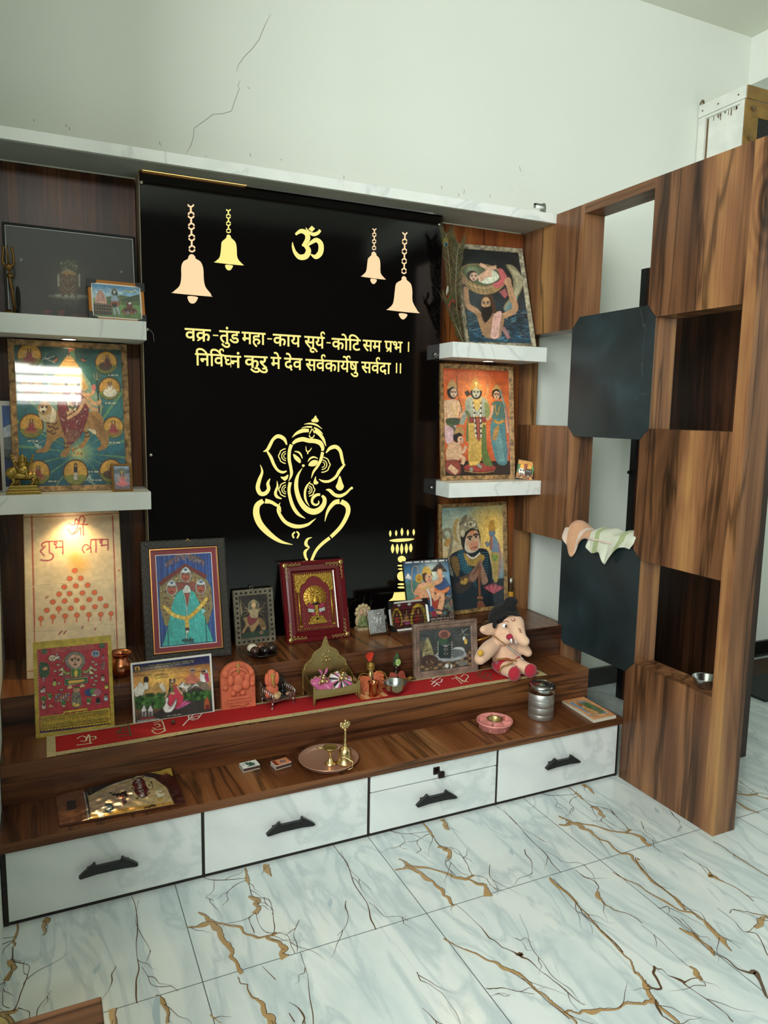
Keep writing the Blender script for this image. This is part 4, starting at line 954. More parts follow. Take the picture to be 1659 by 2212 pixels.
# 4 large figure with folded hands (right niche)
def art_folded():
    a = Art([(225, 260), (880, 245), (882, 1255), (240, 1345)], 170, 240)
    a.grad([(0, '5f7a74'), (.25, '9aa68c'), (.45, 'c7a878'), (.7, '6f8a94'), (1, '16222c')]); a.glow(770, 480, 300, 'f0b23c', .95, .8); a.glow(800, 540, 140, 'f6d47a', .8); a.glow(400, 420, 160, 'b6ab8d', .6); a.noise(.06, 16)
    a.poly([(225, 930), (500, 1030), (900, 990), (900, 1380), (225, 1380)], '14202a', .95)
    for _ in range(70): a.line([(x := RNG.uniform(240, 880), y := RNG.uniform(1080, 1320)), (x + RNG.uniform(10, 40), y + RNG.uniform(-6, 6))], 5, ['2f4a60', '4a6a80', '0e161d'][RNG.randint(3)], .7)
    # tail with bell
    a.line([(300, 780), (320, 690), (335, 560), (310, 490), (260, 490), (238, 540), (270, 580)], 26, '7d7258'); a.poly([(270, 590), (330, 570), (310, 650), (280, 665), (245, 650)], 'a57a3a')
    # body
    a.poly([(310, 780), (440, 700), (560, 690), (700, 700), (740, 800), (760, 1010), (690, 1150), (620, 1300), (330, 1330), (360, 1000)], '1d2b33', 1, 3)
    a.poly([(390, 740), (470, 710), (560, 900), (600, 1100), (500, 950), (420, 900)], '244a5a', 1, 3)
    for r in range(9):
        for k in range(4): a.ell(415 + k * 22 + r * 8, 760 + r * 26 - k * 6, 9, 8, '3f7f92', .9); a.ell(660 + k * 18, 730 + r * 26, 8, 7, '3f7f92', .8)
    a.poly([(320, 790), (390, 770), (420, 880), (400, 980), (360, 930)], '7a5a2c', .9, 3)
    a.poly([(460, 730), (520, 760), (580, 770), (640, 740), (690, 780), (640, 850), (580, 870), (500, 840)], 'a87f34', 1, 3)
    for k in range(8): a.line([(495 + k * 24, 770 + 20 * math.sin(k / 7 * 3.1)), (505 + k * 20, 870 + 10 * math.sin(k / 7 * 3.1))], 7, 'd8b660', .9)
    a.line([(490, 740), (560, 790), (640, 730)], 20, 'efe6d0')
    a.poly([(360, 1060), (450, 1010), (520, 1010), (560, 1040), (480, 1120), (380, 1150)], '3c3430', 1, 3)
    # forearms, hands
    a.line([(420, 1020), (500, 1000), (560, 950)], 80, '5e463a'); a.line([(490, 990), (470, 1040), (430, 1020)], 44, 'b08a3c')
    a.poly([(520, 1010), (540, 930), (600, 850), (640, 800), (650, 860), (620, 960), (570, 1030)], '8a6350', 1, 3); a.poly([(640, 800), (665, 860), (700, 950), (720, 1030), (660, 1060), (640, 960)], '9a7560', 1, 3)
    for k in range(4): a.line([(560 + k * 18, 960 - k * 22), (620 + k * 6, 860 - k * 10)], 4, '4a3028', .7)
    a.line([(640, 870), (625, 1000), (630, 1180)], 26, '7d4f38'); a.line([(600, 1190), (665, 1190)], 30, '8a5a3c'); a.poly([(590, 1310), (610, 1220), (660, 1220), (700, 1300), (680, 1330)], '7a4632')
    # head
    a.ell(400, 500, 52, 125, 'a07a3a', .8); a.ell(420, 510, 36, 110, 'b9a883')
    a.poly([(440, 620), (430, 500), (480, 420), (580, 440), (630, 520), (640, 640), (600, 720), (520, 730), (460, 690)], '2a221e', 1, 3)
    a.poly([(470, 680), (490, 560), (560, 500), (620, 520), (640, 640), (620, 700), (560, 735), (500, 730)], 'c9bda8', 1, 3)
    a.poly([(490, 620), (500, 540), (560, 500), (615, 520), (630, 600), (610, 690), (560, 715), (510, 690)], 'cf9f78', 1, 3)
    a.poly([(535, 640), (575, 615), (620, 640), (615, 690), (570, 710), (530, 690)], 'c47f60', 1, 3); a.line([(535, 690), (570, 678), (610, 672)], 5, '7a4434')
    for x, y in ((530, 588), (596, 566)): a.ell(x, y, 22, 12, 'e9e0cc'); a.ell(x, y, 10, 11, '20140f'); a.line([(x - 28, y - 12), (x, y - 26), (x + 26, y - 18)], 9, '1d1512')
    for q in (540, 570): a.line([(q, 500), (q + 4, 540)], 8, 'd8602c')
    a.line([(540, 540), (574, 540)], 7, 'd8602c')
    a.poly([(430, 560), (420, 470), (440, 370), (500, 350), (560, 370), (610, 430), (615, 500), (560, 480), (500, 510)], '8d8566', 1, 3)
    a.poly([(420, 430), (480, 340), (500, 370), (440, 450)], '5a5a48', 1, 3)
    for _ in range(70): a.ell(RNG.uniform(440, 605), RNG.uniform(380, 490), 7, 7, ['d8cba0', 'efe4c0', '6a6248'][RNG.randint(3)], .9)
    a.ell(540, 440, 28, 36, 'c9bd92'); a.ell(540, 440, 14, 18, '6f6a50'); a.ell(455, 530, 26, 44, 'b5ac8c')
    # small blue figure, lotus
    a.poly([(750, 560), (790, 560), (830, 640), (830, 740), (780, 740), (740, 680)], '6a8098', 1, 3); a.line([(750, 620), (715, 660), (705, 620)], 22, '6a8098'); a.ell(765, 530, 32, 40, '5f748c'); a.poly([(730, 500), (740, 430), (770, 395), (790, 440), (795, 510)], 'c08a2e', 1, 3); a.line([(760, 570), (755, 700)], 20, 'b5572c')
    a.poly([(755, 740), (830, 740), (830, 860), (820, 1020), (775, 1020), (760, 860)], 'a98c42', 1, 3); a.poly([(760, 750), (830, 760), (810, 820), (770, 810)], '6f8f3a'); a.line([(830, 640), (850, 780), (830, 960)], 16, 'a5707a')
    for k in range(-4, 5): a.poly([(775, 1150), (775 + k * 20 - 14, 1080 + abs(k) * 4), (775 + k * 24, 1030 + abs(k) * 10), (775 + k * 20 + 14, 1080 + abs(k) * 4)], 'c4606c' if k % 2 else 'a84656', 1, 3)
    return a.noise(.07, 2)
t = picture('framed_picture', 'worn gilt framed picture of a crowned figure with folded hands, standing in the right niche', (1.346, -0.120, T3), .352, .480, 2.5, 5.0, .017, old_frame3)
art_folded().mesh('print', .319, .447, glazed, t, y=.010, z0=.017)

# 5 teal robe shrine in black lattice frame
def art_teal():
    a = Art([(205, 255), (825, 215), (888, 1100), (270, 1175)], 150, 205)
    a.grad([(0, '1d3f96'), (.5, '2450a4'), (1, '1a3a86')])
    for _ in range(36): x = RNG.uniform(200, 900); a.line([(x, 200), (x + RNG.uniform(30, 70), 1180)], RNG.uniform(3, 12), ['4f83cf', '142c6c', '6fa0dd'][RNG.randint(3)], .6)
    a.poly([(250, 540), (300, 480), (540, 340), (740, 430), (830, 560), (850, 760), (800, 920), (320, 960), (260, 780)], '8a7a4a', 1); a.scatter([(260, 560), (540, 360), (820, 560), (820, 820), (320, 860)], 520, 10, ['8f2f30', 'a83a34', 'b59a5a', '6f7a44', 'd3c8a0', '7a2a2c'], .9)
    a.line([(250, 545), (540, 350), (775, 460)], 42, '7a2724', 1, 0)
    for x, y, s in ((545, 440, 62), (390, 575, 62), (715, 555, 58)):
        a.ell(x, y + 8, s * 1.05, s * 1.25, 'c4c3b8'); a.ell(x, y + 12, s * .82, s * .98, 'b2543c'); a.poly([(x - s * .9, y - s * .5), (x, y - s * 1.3), (x + s * .9, y - s * .5), (x, y - s * .2)], 'cfd6da', 1, 3)
        for q in (-1, 1): a.ell(x + q * 24, y - 6, 14, 7, 'e6e2d8'); a.ell(x + q * 24, y - 6, 6, 7, '241814')
        a.ell(x, y + 42, 18, 6, '6a2620'); a.ell(x, y - s * .8, 18, 10, '4f7fb0')
    a.poly([(430, 520), (660, 520), (640, 620), (480, 640)], '8f2c30', .7)
    a.poly([(500, 590), (560, 580), (640, 610), (700, 720), (760, 860), (860, 1095), (290, 1165), (350, 980), (400, 740), (440, 640)], '35b3ae', 1, 0)
    for _ in range(26): x = RNG.uniform(400, 760); a.line([(560 + (x - 560) * .3, 640), (x, 1100)], RNG.uniform(4, 10), ['4cc6c0', '2a9c9a'][RNG.randint(2)], .5)
    a.poly([(515, 590), (600, 585), (580, 700), (565, 760), (540, 690)], 'a8483a'); a.poly([(520, 580), (560, 540), (600, 575), (590, 620), (530, 625)], 'd8dcd8', 1, 3)
    a.line([(515, 590), (560, 780), (560, 1090)], 12, 'cfe6dc'); a.line([(600, 590), (575, 760)], 10, 'cfe6dc')
    for p in ([(310, 770), (360, 810), (420, 850), (500, 870), (560, 880)], [(780, 680), (730, 740), (670, 800), (610, 850), (560, 880)], [(562, 880), (565, 930), (568, 980)]):
        q = cr(p, 5)
        for k in q: a.ell(k[0], k[1], 22, 21, ['e3b53a', 'efd06a', 'd9a42c'][RNG.randint(3)])
    a.ell(568, 985, 22, 14, '5a2228'); a.ell(568, 1008, 20, 14, 'efe8dc')
    a.line([(352, 990), (362, 1155)], 8, '1d5f62'); a.line([(770, 870), (785, 1105)], 8, '1d5f62'); a.ell(742, 800, 24, 26, '7fd0cc')
    a.text('जय शी मां चामुणडा', (318, 392), (760, 362), 52, 'f4efe4', .07, arc=88); a.text('जय शी मां चामुणडा', (318, 392), (760, 362), 52, '8a2a34', .015, arc=88)
    a.line([(437, 318), (425, 330), (412, 338)], 8, '8a2a34')
    a.text('वांगरोद', (512, 1122), (645, 1112), 30, '14201f', .03)
    return a.noise(.04, 2)
lat = mat('black_lattice_wood', '17140f', 0.45)
t = picture('framed_picture', 'black lattice framed picture of a teal robe under a red arch, left of the panel', (0.092, -0.278, T3), .292, .420, -3.0, 17.0, .030, lat, depth=.02, prof=[(0, .02), (0, .002), (.1, 0), (.9, .0), (1, .006), (1, .02)])
m = MB()
def lattice(m, w, h, wd):
    for side in range(4):
        L = w if side % 2 == 0 else h
        n = int(L / .0215)
        for k in range(n):
            for sg in (-1, 1):
                c = (k + .5) / n * L - L / 2; d = .0098
                if side % 2 == 0: z = wd / 2 if side == 0 else h - wd / 2; p = [(c - d, z - d * sg), (c + d, z + d * sg)]
                else: x = (-w / 2 + wd / 2) * (1 if side == 1 else -1); zc = c + h / 2; p = [(x - d * sg, zc - d), (x + d * sg, zc + d)]
                m.tube([(p[0][0], -.0006, p[0][1]), (p[1][0], -.0006, p[1][1])], .0011, 5)
lattice(m, .293, .420, .026); m.build('lattice_relief', mat('lighter_lattice_ridge', '4c463a', 0.45), t)  # ridges in a paler tone than the frame so the lattice reads
m = MB(); frame_ring(m, .233, .360, .004, [(0, .006), (0, .001), (1, .001), (1, .008)]); m.build('gold_lip', mat('gold_lip', 'b8874e', 0.3, 0.8), t, loc=(0, 0, .030))
m = MB(); frame_ring(m, .2248, .352, .0165, [(0, .0082), (1, .0082), (1, .010)]); m.build('mount', mat('maroon_mount', '8a2430', 0.5, coat=1.0), t, loc=(0, 0, .034))
m = MB(); frame_ring(m, .193, .320, .0025, [(0, .0080), (1, .0080), (1, .010)]); m.build('white_fillet', mat('white_card', 'e6e2dc', 0.5), t, loc=(0, 0, .0498))
art_teal().mesh('print', .189, .316, glazed, t, y=.009, z0=.052)
m = MB(); m.tube([(-.010, .001, 0), (-.005, -.003, .006), (0, -.003, .010), (.005, -.003, .006), (.010, .001, 0)], .0018, 6); m.ball((0, -.003, .011), .003)
m.build('hanger', mat('brass_hook', 'b89a70', 0.35, 0.7), t, loc=(.015, 0, .408))

# 6 swan print with white border
def art_swan():
    a = Art([(30, 1362), (790, 1273), (825, 1815), (62, 1930)], 165, 125)
    a.grad([(0, '2a2a58'), (.13, '2b2b5a'), (.14, '8a5a36'), (.3, 'd98e3e'), (.45, 'c98a4a'), (1, '3a3630')])
    a.glow(300, 1490, 330, 'f6c860', .8, 1.3); a.ell(293, 1487, 24, 22, 'ffd45a')
    for _ in range(30): x = RNG.uniform(30, 800); y = RNG.uniform(1390, 1500); a.line([(x - 60, y + 8), (x, y - 4), (x + 70, y - 6)], RNG.uniform(6, 16), ['6a4430', 'e8b060', '9a6238'][RNG.randint(3)], .4)
    a.poly([(20, 1395), (805, 1300), (798, 1273), (20, 1345)], '262654', 1)
    a.rows((190, 1362), (635, 1312), (638, 1345), (195, 1400), 2, ['f2e48a', 'e6e6ea'], .55, .95, 8)
    a.poly([(50, 1378), (100, 1372), (106, 1420), (55, 1428)], 'e0a848'); a.line([(76, 1388), (78, 1420)], 12, '5a3218')
    # mountains
    a.poly([(40, 1610), (110, 1520), (150, 1570), (160, 1660), (60, 1680)], 'd9d2c8', 1); a.poly([(140, 1640), (180, 1560), (230, 1590), (270, 1530), (320, 1560), (350, 1640), (330, 1680), (160, 1680)], 'b58a4a', 1); a.poly([(290, 1560), (330, 1540), (360, 1600), (340, 1640)], 'd8cfc0')
    a.poly([(460, 1600), (520, 1530), (590, 1550), (640, 1500), (700, 1530), (760, 1530), (810, 1600), (815, 1660), (460, 1680)], '7d6a58', 1); a.poly([(480, 1580), (530, 1530), (580, 1560), (640, 1510), (700, 1580), (620, 1570), (560, 1600)], 'e2e0dc', .9)
    a.scatter([(460, 1600), (640, 1510), (810, 1600), (800, 1660), (480, 1670)], 80, 14, ['e6e2da', '5a4a40', 'a58a68'], .8)
    a.poly([(540, 1670), (600, 1600), (690, 1590), (800, 1640), (800, 1680)], '2a2420', .85)
    # figures left and right
    a.ell(165, 1510, 24, 34, '2a2220'); a.poly([(145, 1530), (185, 1530), (192, 1600), (150, 1605)], 'e2ddd4'); 
    a.poly([(560, 1500), (600, 1460), (660, 1470), (690, 1510), (660, 1540), (580, 1545)], 'c06a54', 1, 3); a.ell(625, 1425, 30, 38, 'b5765a'); a.ell(625, 1412, 30, 26, 'a8a098', .6); a.line([(605, 1420), (648, 1416)], 6, '2a2020')
    a.poly([(700, 1520), (710, 1420), (750, 1400), (780, 1440), (790, 1530)], 'd8d4d0', 1, 3); a.poly([(740, 1450), (775, 1440), (790, 1530), (760, 1530)], 'c03058'); a.ell(732, 1432, 22, 28, 'a06a54'); a.line([(716, 1430), (750, 1426)], 8, '1a1414')
    # trees, road, shrine
    a.poly([(50, 1700), (820, 1620), (830, 1760), (70, 1800)], '2c4a22', 1)
    for _ in range(90): x = RNG.uniform(60, 815); y = RNG.uniform(1650, 1740) - (x - 60) * .05; 
    for _ in range(150):
        x = RNG.uniform(60, 815); y = RNG.uniform(1665, 1790) - (x - 60) * .06; a.ell(x, y, 22, 20, ['2f5a24', '3f7030', '1e3a1a', '4d7d38'][RNG.randint(4)], .8)
    a.poly([(330, 1790), (480, 1720), (830, 1700), (830, 1860), (420, 1920), (70, 1940)], '3a3634', .95, 0)
    for x in (145, 210):
        a.poly([(x - 28, 1810), (x - 22, 1790), (x, 1750), (x + 22, 1790), (x + 28, 1810)], 'd9d6dc', 1, 2); a.poly([(x - 24, 1810), (x + 24, 1806), (x + 26, 1868), (x - 22, 1872)], 'cfccd4'); a.poly([(x - 10, 1822), (x + 10, 1820), (x + 11, 1868), (x - 9, 1870)], '6a6470')
    a.poly([(105, 1880), (255, 1862), (258, 1892), (110, 1908)], '8f3a34'); a.poly([(70, 1905), (300, 1880), (300, 1900), (75, 1930)], 'a8a4a8', .8)
    a.poly([(740, 1800), (742, 1720), (765, 1670), (790, 1715), (798, 1795)], 'b0562c', 1, 0); a.poly([(755, 1800), (757, 1755), (785, 1752), (786, 1797)], '7a2430')
    # lotus, goddess, swan
    for k in range(-5, 6): a.poly([(480, 1800), (480 + k * 20 - 16, 1740), (480 + k * 26, 1680 + abs(k) * 8), (480 + k * 20 + 18, 1740)], 'd86aa0' if k % 2 else 'c2468a', 1, 2)
    a.poly([(400, 1640), (440, 1560), (480, 1570), (500, 1640), (540, 1680), (500, 1760), (420, 1800), (380, 1720)], 'c8344c', 1, 3)
    a.poly([(395, 1610), (420, 1560), (440, 1600), (420, 1650)], '3f7a4a'); a.ell(430, 1640, 26, 16, 'd9a07c')
    for p in ([(410, 1580), (385, 1630), (350, 1680)], [(470, 1570), (500, 1620), (530, 1650)]): a.line(p, 20, 'dba682')
    a.glow(424, 1500, 60, 'f6d890', .8); a.poly([(395, 1530), (400, 1580), (385, 1640), (410, 1600)], '1e1614', 1, 2); a.ell(425, 1515, 28, 36, '1e1614'); face(a, 426, 1520, 21, 28, 'e0b08c', tilak='b02a2a'); a.poly([(398, 1500), (424, 1450), (452, 1498)], 'd9a838'); a.line([(410, 1570), (430, 1620), (455, 1565)], 6, 'e3c060')
    a.poly([(330, 1790), (345, 1760), (360, 1720), (350, 1690), (375, 1675), (390, 1700), (380, 1740), (410, 1770), (440, 1730), (470, 1690), (460, 1760), (420, 1820), (360, 1830)], 'e9e7e4', 1, 3); a.line([(390, 1790), (430, 1760), (460, 1700)], 10, 'b8b4b8', .8); a.ell(362, 1690, 4, 4, '1a1414')
    a.rows((370, 1852), (530, 1832), (530, 1850), (372, 1870), 1, 'e8e6e2', .7, .9, 5)
    return a.noise(.04, 2)
t = picture('picture_board', 'white bordered landscape print with swan and lotus goddess, on the middle step', (0.010, -0.462, T2), .253, .192, -.2, 13.0, 0, None, depth=.005, back=False)
MB().span(-.1265, .1265, .0004, .005, 0, .192).build('board', mat('white_board_edge', 'dcd9d4', 0.5), t)
art_swan().mesh('print', .2405, .180, gloss, t, y=0.0, z0=.006)

# 7 dotted silver frame, small
def art_dotted():
    a = Art([(1090, 672), (1378, 650), (1405, 1075), (1118, 1115)], 70, 100, '241f1c')
    a.noise(.4, 10); a.ell(1245, 770, 62, 66, '8a8464'); a.ell(1245, 775, 52, 54, '5e5a48')
    a.poly([(1130, 900), (1200, 880), (1330, 900), (1375, 990), (1340, 1040), (1300, 960), (1230, 1060), (1190, 980), (1140, 1060), (1120, 1040), (1160, 960)], '9c7a4a', 1, 3)
    for k in range(10): a.line([(1290 + k * 8, 890), (1310 + k * 7, 950), (1330 + k * 4, 990)], 4, '5a4026', .8)
    a.poly([(1180, 880), (1240, 840), (1290, 890), (1240, 960), (1200, 970)], '7c3034', 1, 3); a.poly([(1210, 810), (1280, 800), (1290, 890), (1210, 890)], 'a08a66', 1, 3)
    for q in (-1, 1):
        for k in range(4): a.line([(1245 + q * 30, 830), (1245 + q * (70 + 8 * k), 850 - 26 * k), (1245 + q * (110 + 4 * k), 880 - 50 * k)], 9, 'a58c62')
    a.ell(1245, 765, 26, 34, 'c9a070'); a.poly([(1215, 745), (1245, 690), (1275, 745)], 'a8905a'); a.poly([(1105, 680), (1130, 840), (1110, 900), (1095, 780)], '8d7d58', .9); a.poly([(1120, 1060), (1400, 1010), (1405, 1075), (1120, 1115)], '25402c', .8)
    a.ell(1325, 1045, 20, 20, 'b5a880'); a.ell(1325, 1045, 10, 10, '9a3030')
    return a.noise(.1, 2)
tin = mat('tarnished_tin', '8a8270', 0.4, 0.55, var=0.4, vscale=30)
t = picture('framed_picture', 'small tarnished tin frame with black dots around a goddess on a lion', (0.350, -0.190, T3), .153, .203, 1.0, 12.0, .0245, tin, depth=.014, prof=[(0, .014), (0, .001), (.04, 0), (.9, 0), (1, .003), (1, .014)])
m = MB()
for k in range(8): m.lathe([(0, 0.0012), (.0042, .0012), (.0042, 0)], 12, M=Matrix.Translation((-.0765 + .013 + k * .0182, -.0002, .203 - .012)) @ Matrix.Rotation(R_(90), 4, 'X')); m.lathe([(0, 0.0012), (.0042, .0012), (.0042, 0)], 12, M=Matrix.Translation((-.0765 + .013 + k * .0182, -.0002, .012)) @ Matrix.Rotation(R_(90), 4, 'X'))
for k in range(1, 10):
    for x in (-.0765 + .013, .0765 - .013): m.lathe([(0, 0.0012), (.0042, .0012), (.0042, 0)], 12, M=Matrix.Translation((x, -.0002, .012 + k * .0179)) @ Matrix.Rotation(R_(90), 4, 'X'))
m.build('dots', mat('black_dot', '14120e', 0.5), t)
art_dotted().mesh('print', .104, .154, glazed, t, y=.004, z0=.0245)
m = MB(); m.tube([(.006 * math.cos(k), .006, .006 + .006 * math.sin(k)) for k in np.linspace(0, 6.0, 14)], .0016, 6); m.build('hanger', mat('steel_ring', '8d8d88', 0.3, 1.0), t, loc=(-.004, 0, .203))

# 8 red frame with gilt embossed shrine
red_l = mat('red_lacquer', '5e0f16', 0.22, coat=0.6); goldm = mat('embossed_gold', 'b8923f', 0.32, 0.9, bump=0.6, bscale=160); gold2 = mat('gilt_corner', 'c2a468', 0.3, 0.85)
t = picture('framed_picture', 'red lacquered frame with gilt corners and embossed gold shrine, in front of the panel', (0.580, -0.245, T3), .253, .306, -.5, 17.0, .046, red_l, depth=.024, prof=[(0, .024), (0, .004), (.06, 0), (.28, .0), (.36, .006), (.5, .004), (.78, .002), (.9, .012), (1, .014), (1, .024)])
m = MB()
def leaf_curl(m, x, z, ang, s):
    P = cr([(0, 0), (.35, .18), (.7, .05), (1.0, .22), (.85, .42), (.68, .3)], 4); c, d = math.cos(ang), math.sin(ang)
    m.tube([(x + s * (p[0] * c - p[1] * d), -.002, z + s * (p[0] * d + p[1] * c)) for p in P], [s * .10 * (1 - .6 * i / len(P)) for i in range(len(P))], 6)
for sx in (-1, 1):
    for sz in (0, 1):
        m = MB(); cx, cz_ = sx * (.1265 - .014), (.014 if sz == 0 else .306 - .014); dx, dz = -sx, (1 if sz == 0 else -1)
        for k in range(4): leaf_curl(m, cx + dx * .016 * k, cz_, math.atan2(dz * .35, dx), .020 - .002 * k); leaf_curl(m, cx, cz_ + dz * .016 * k, math.atan2(dz, dx * .35), .020 - .002 * k); leaf_curl(m, cx + dx * .016 * k, cz_, math.atan2(-dz * .2, dx), .014)
        m.ball((cx, -.002, cz_), (.009, .004, .009)); m.build('corner_ornament', gold2, t)
m = MB()
iw, ih = .161, .214
for k in range(26):
    z = .046 + (k + .5) / 26 * ih
    for x in (-iw / 2 + .003, iw / 2 - .003): m.ball((x, .009, z), .0028, 8, rings=6)
for k in range(19):
    x = -iw / 2 + (k + .5) / 19 * iw
    for z in (.049, .046 + ih - .003): m.ball((x, .009, z), .0028, 8, rings=6)
for x in (-iw / 2 + .016, iw / 2 - .016): m.tube([(x, .010, .062), (x, .010, .19)], .004, 8); m.box((x, .010, .06), (.012, .006, .008)); m.box((x, .010, .19), (.014, .006, .006))
# cusped arch
A = cr([(-.062, .19), (-.05, .215), (-.036, .222), (-.026, .236), (0, .246), (.026, .236), (.036, .222), (.05, .215), (.062, .19)], 4)
m.prism([(-iw / 2 + .006, .19)] + [(p[0], p[1]) for p in A] + [(iw / 2 - .006, .19), (iw / 2 - .006, .254), (-iw / 2 + .006, .254)], lambda u, v, w: (u, w, v), .0085, .013)
m.build('gold_border', goldm, t)
MB().span(-iw / 2, iw / 2, .0135, .0145, .046, .046 + ih).build('velvet_ground', mat('maroon_velvet', '6d1a1c', 0.8), t)
m = MB()
m.lathe([(0, .005), (.03, .004), (.043, 0.0), (.045, -.001)], 28, M=Matrix.Translation((0, .012, .165)) @ Matrix.Rotation(R_(90), 4, 'X'))
for r in (.042, .033):
    for k in range(22): m.ball((r * math.cos(k / 22 * 6.283), .008, .165 + r * math.sin(k / 22 * 6.283)), .003, 8, rings=6)
m.box((0, .009, .070), (.074, .010, .010)); m.box((0, .008, .080), (.060, .010, .010)); m.box((0, .007, .090), (.05, .008, .008))
m.box((-.017, .006, .166), (.006, .004, .05)); m.box((.017, .006, .166), (.006, .004, .05)); m.box((0, .006, .172), (.036, .004, .006)); m.ball((0, .006, .152), (.012, .006, .02)); m.box((0, .006, .12), (.012, .006, .05))
for s in (-1, 1): m.ball((s * .012, .006, .186), (.009, .004, .006))
m.build('gold_shrine', goldm, t)
m = MB()
for s in (-1, 1):
    m.prism([(s * .004, .14), (s * .030, .145), (s * .034, .128), (s * .012, .120)], lambda u, v, w: (u, w, v), .005, .008); m.prism([(s * .004, .112), (s * .022, .112), (s * .018, .094), (s * .006, .096)], lambda u, v, w: (u, w, v), .005, .008)
m.mi = 1
for s in (-1, 1): m.prism([(s * .008, .120), (s * .034, .125), (s * .033, .112), (s * .012, .108)], lambda u, v, w: (u, w, v), .0045, .008)
m.mi = 2; m.ball((0, .003, .142), (.009, .005, .006)); m.ball((-.011, .004, .140), (.005, .003, .003)); m.ball((.011, .004, .140), (.005, .003, .003)); m.ball((0, .003, .084), (.006, .004, .004))
m.mi = 1
for k in range(7): m.ball((-.05, .011, .07 + .018 * k), .0016, 6, rings=4); m.ball((.05, .011, .07 + .018 * k), .0016, 6, rings=4)
m.build('ornament', [mat('crimson_glitter', '8a1f3a', 0.4, bump=.4, bscale=300), mat('silver_glitter', 'b9c4bf', 0.3, .6, bump=.4, bscale=300), mat('black_bead', '0c0c0e', 0.25)], t)
m = MB(); m.tube([(-.1265, .003, .300), (-.134, -.002, .305), (-.137, -.003, .300)], .0014, 6); m.build('hook', mat('steel_ring'), t)

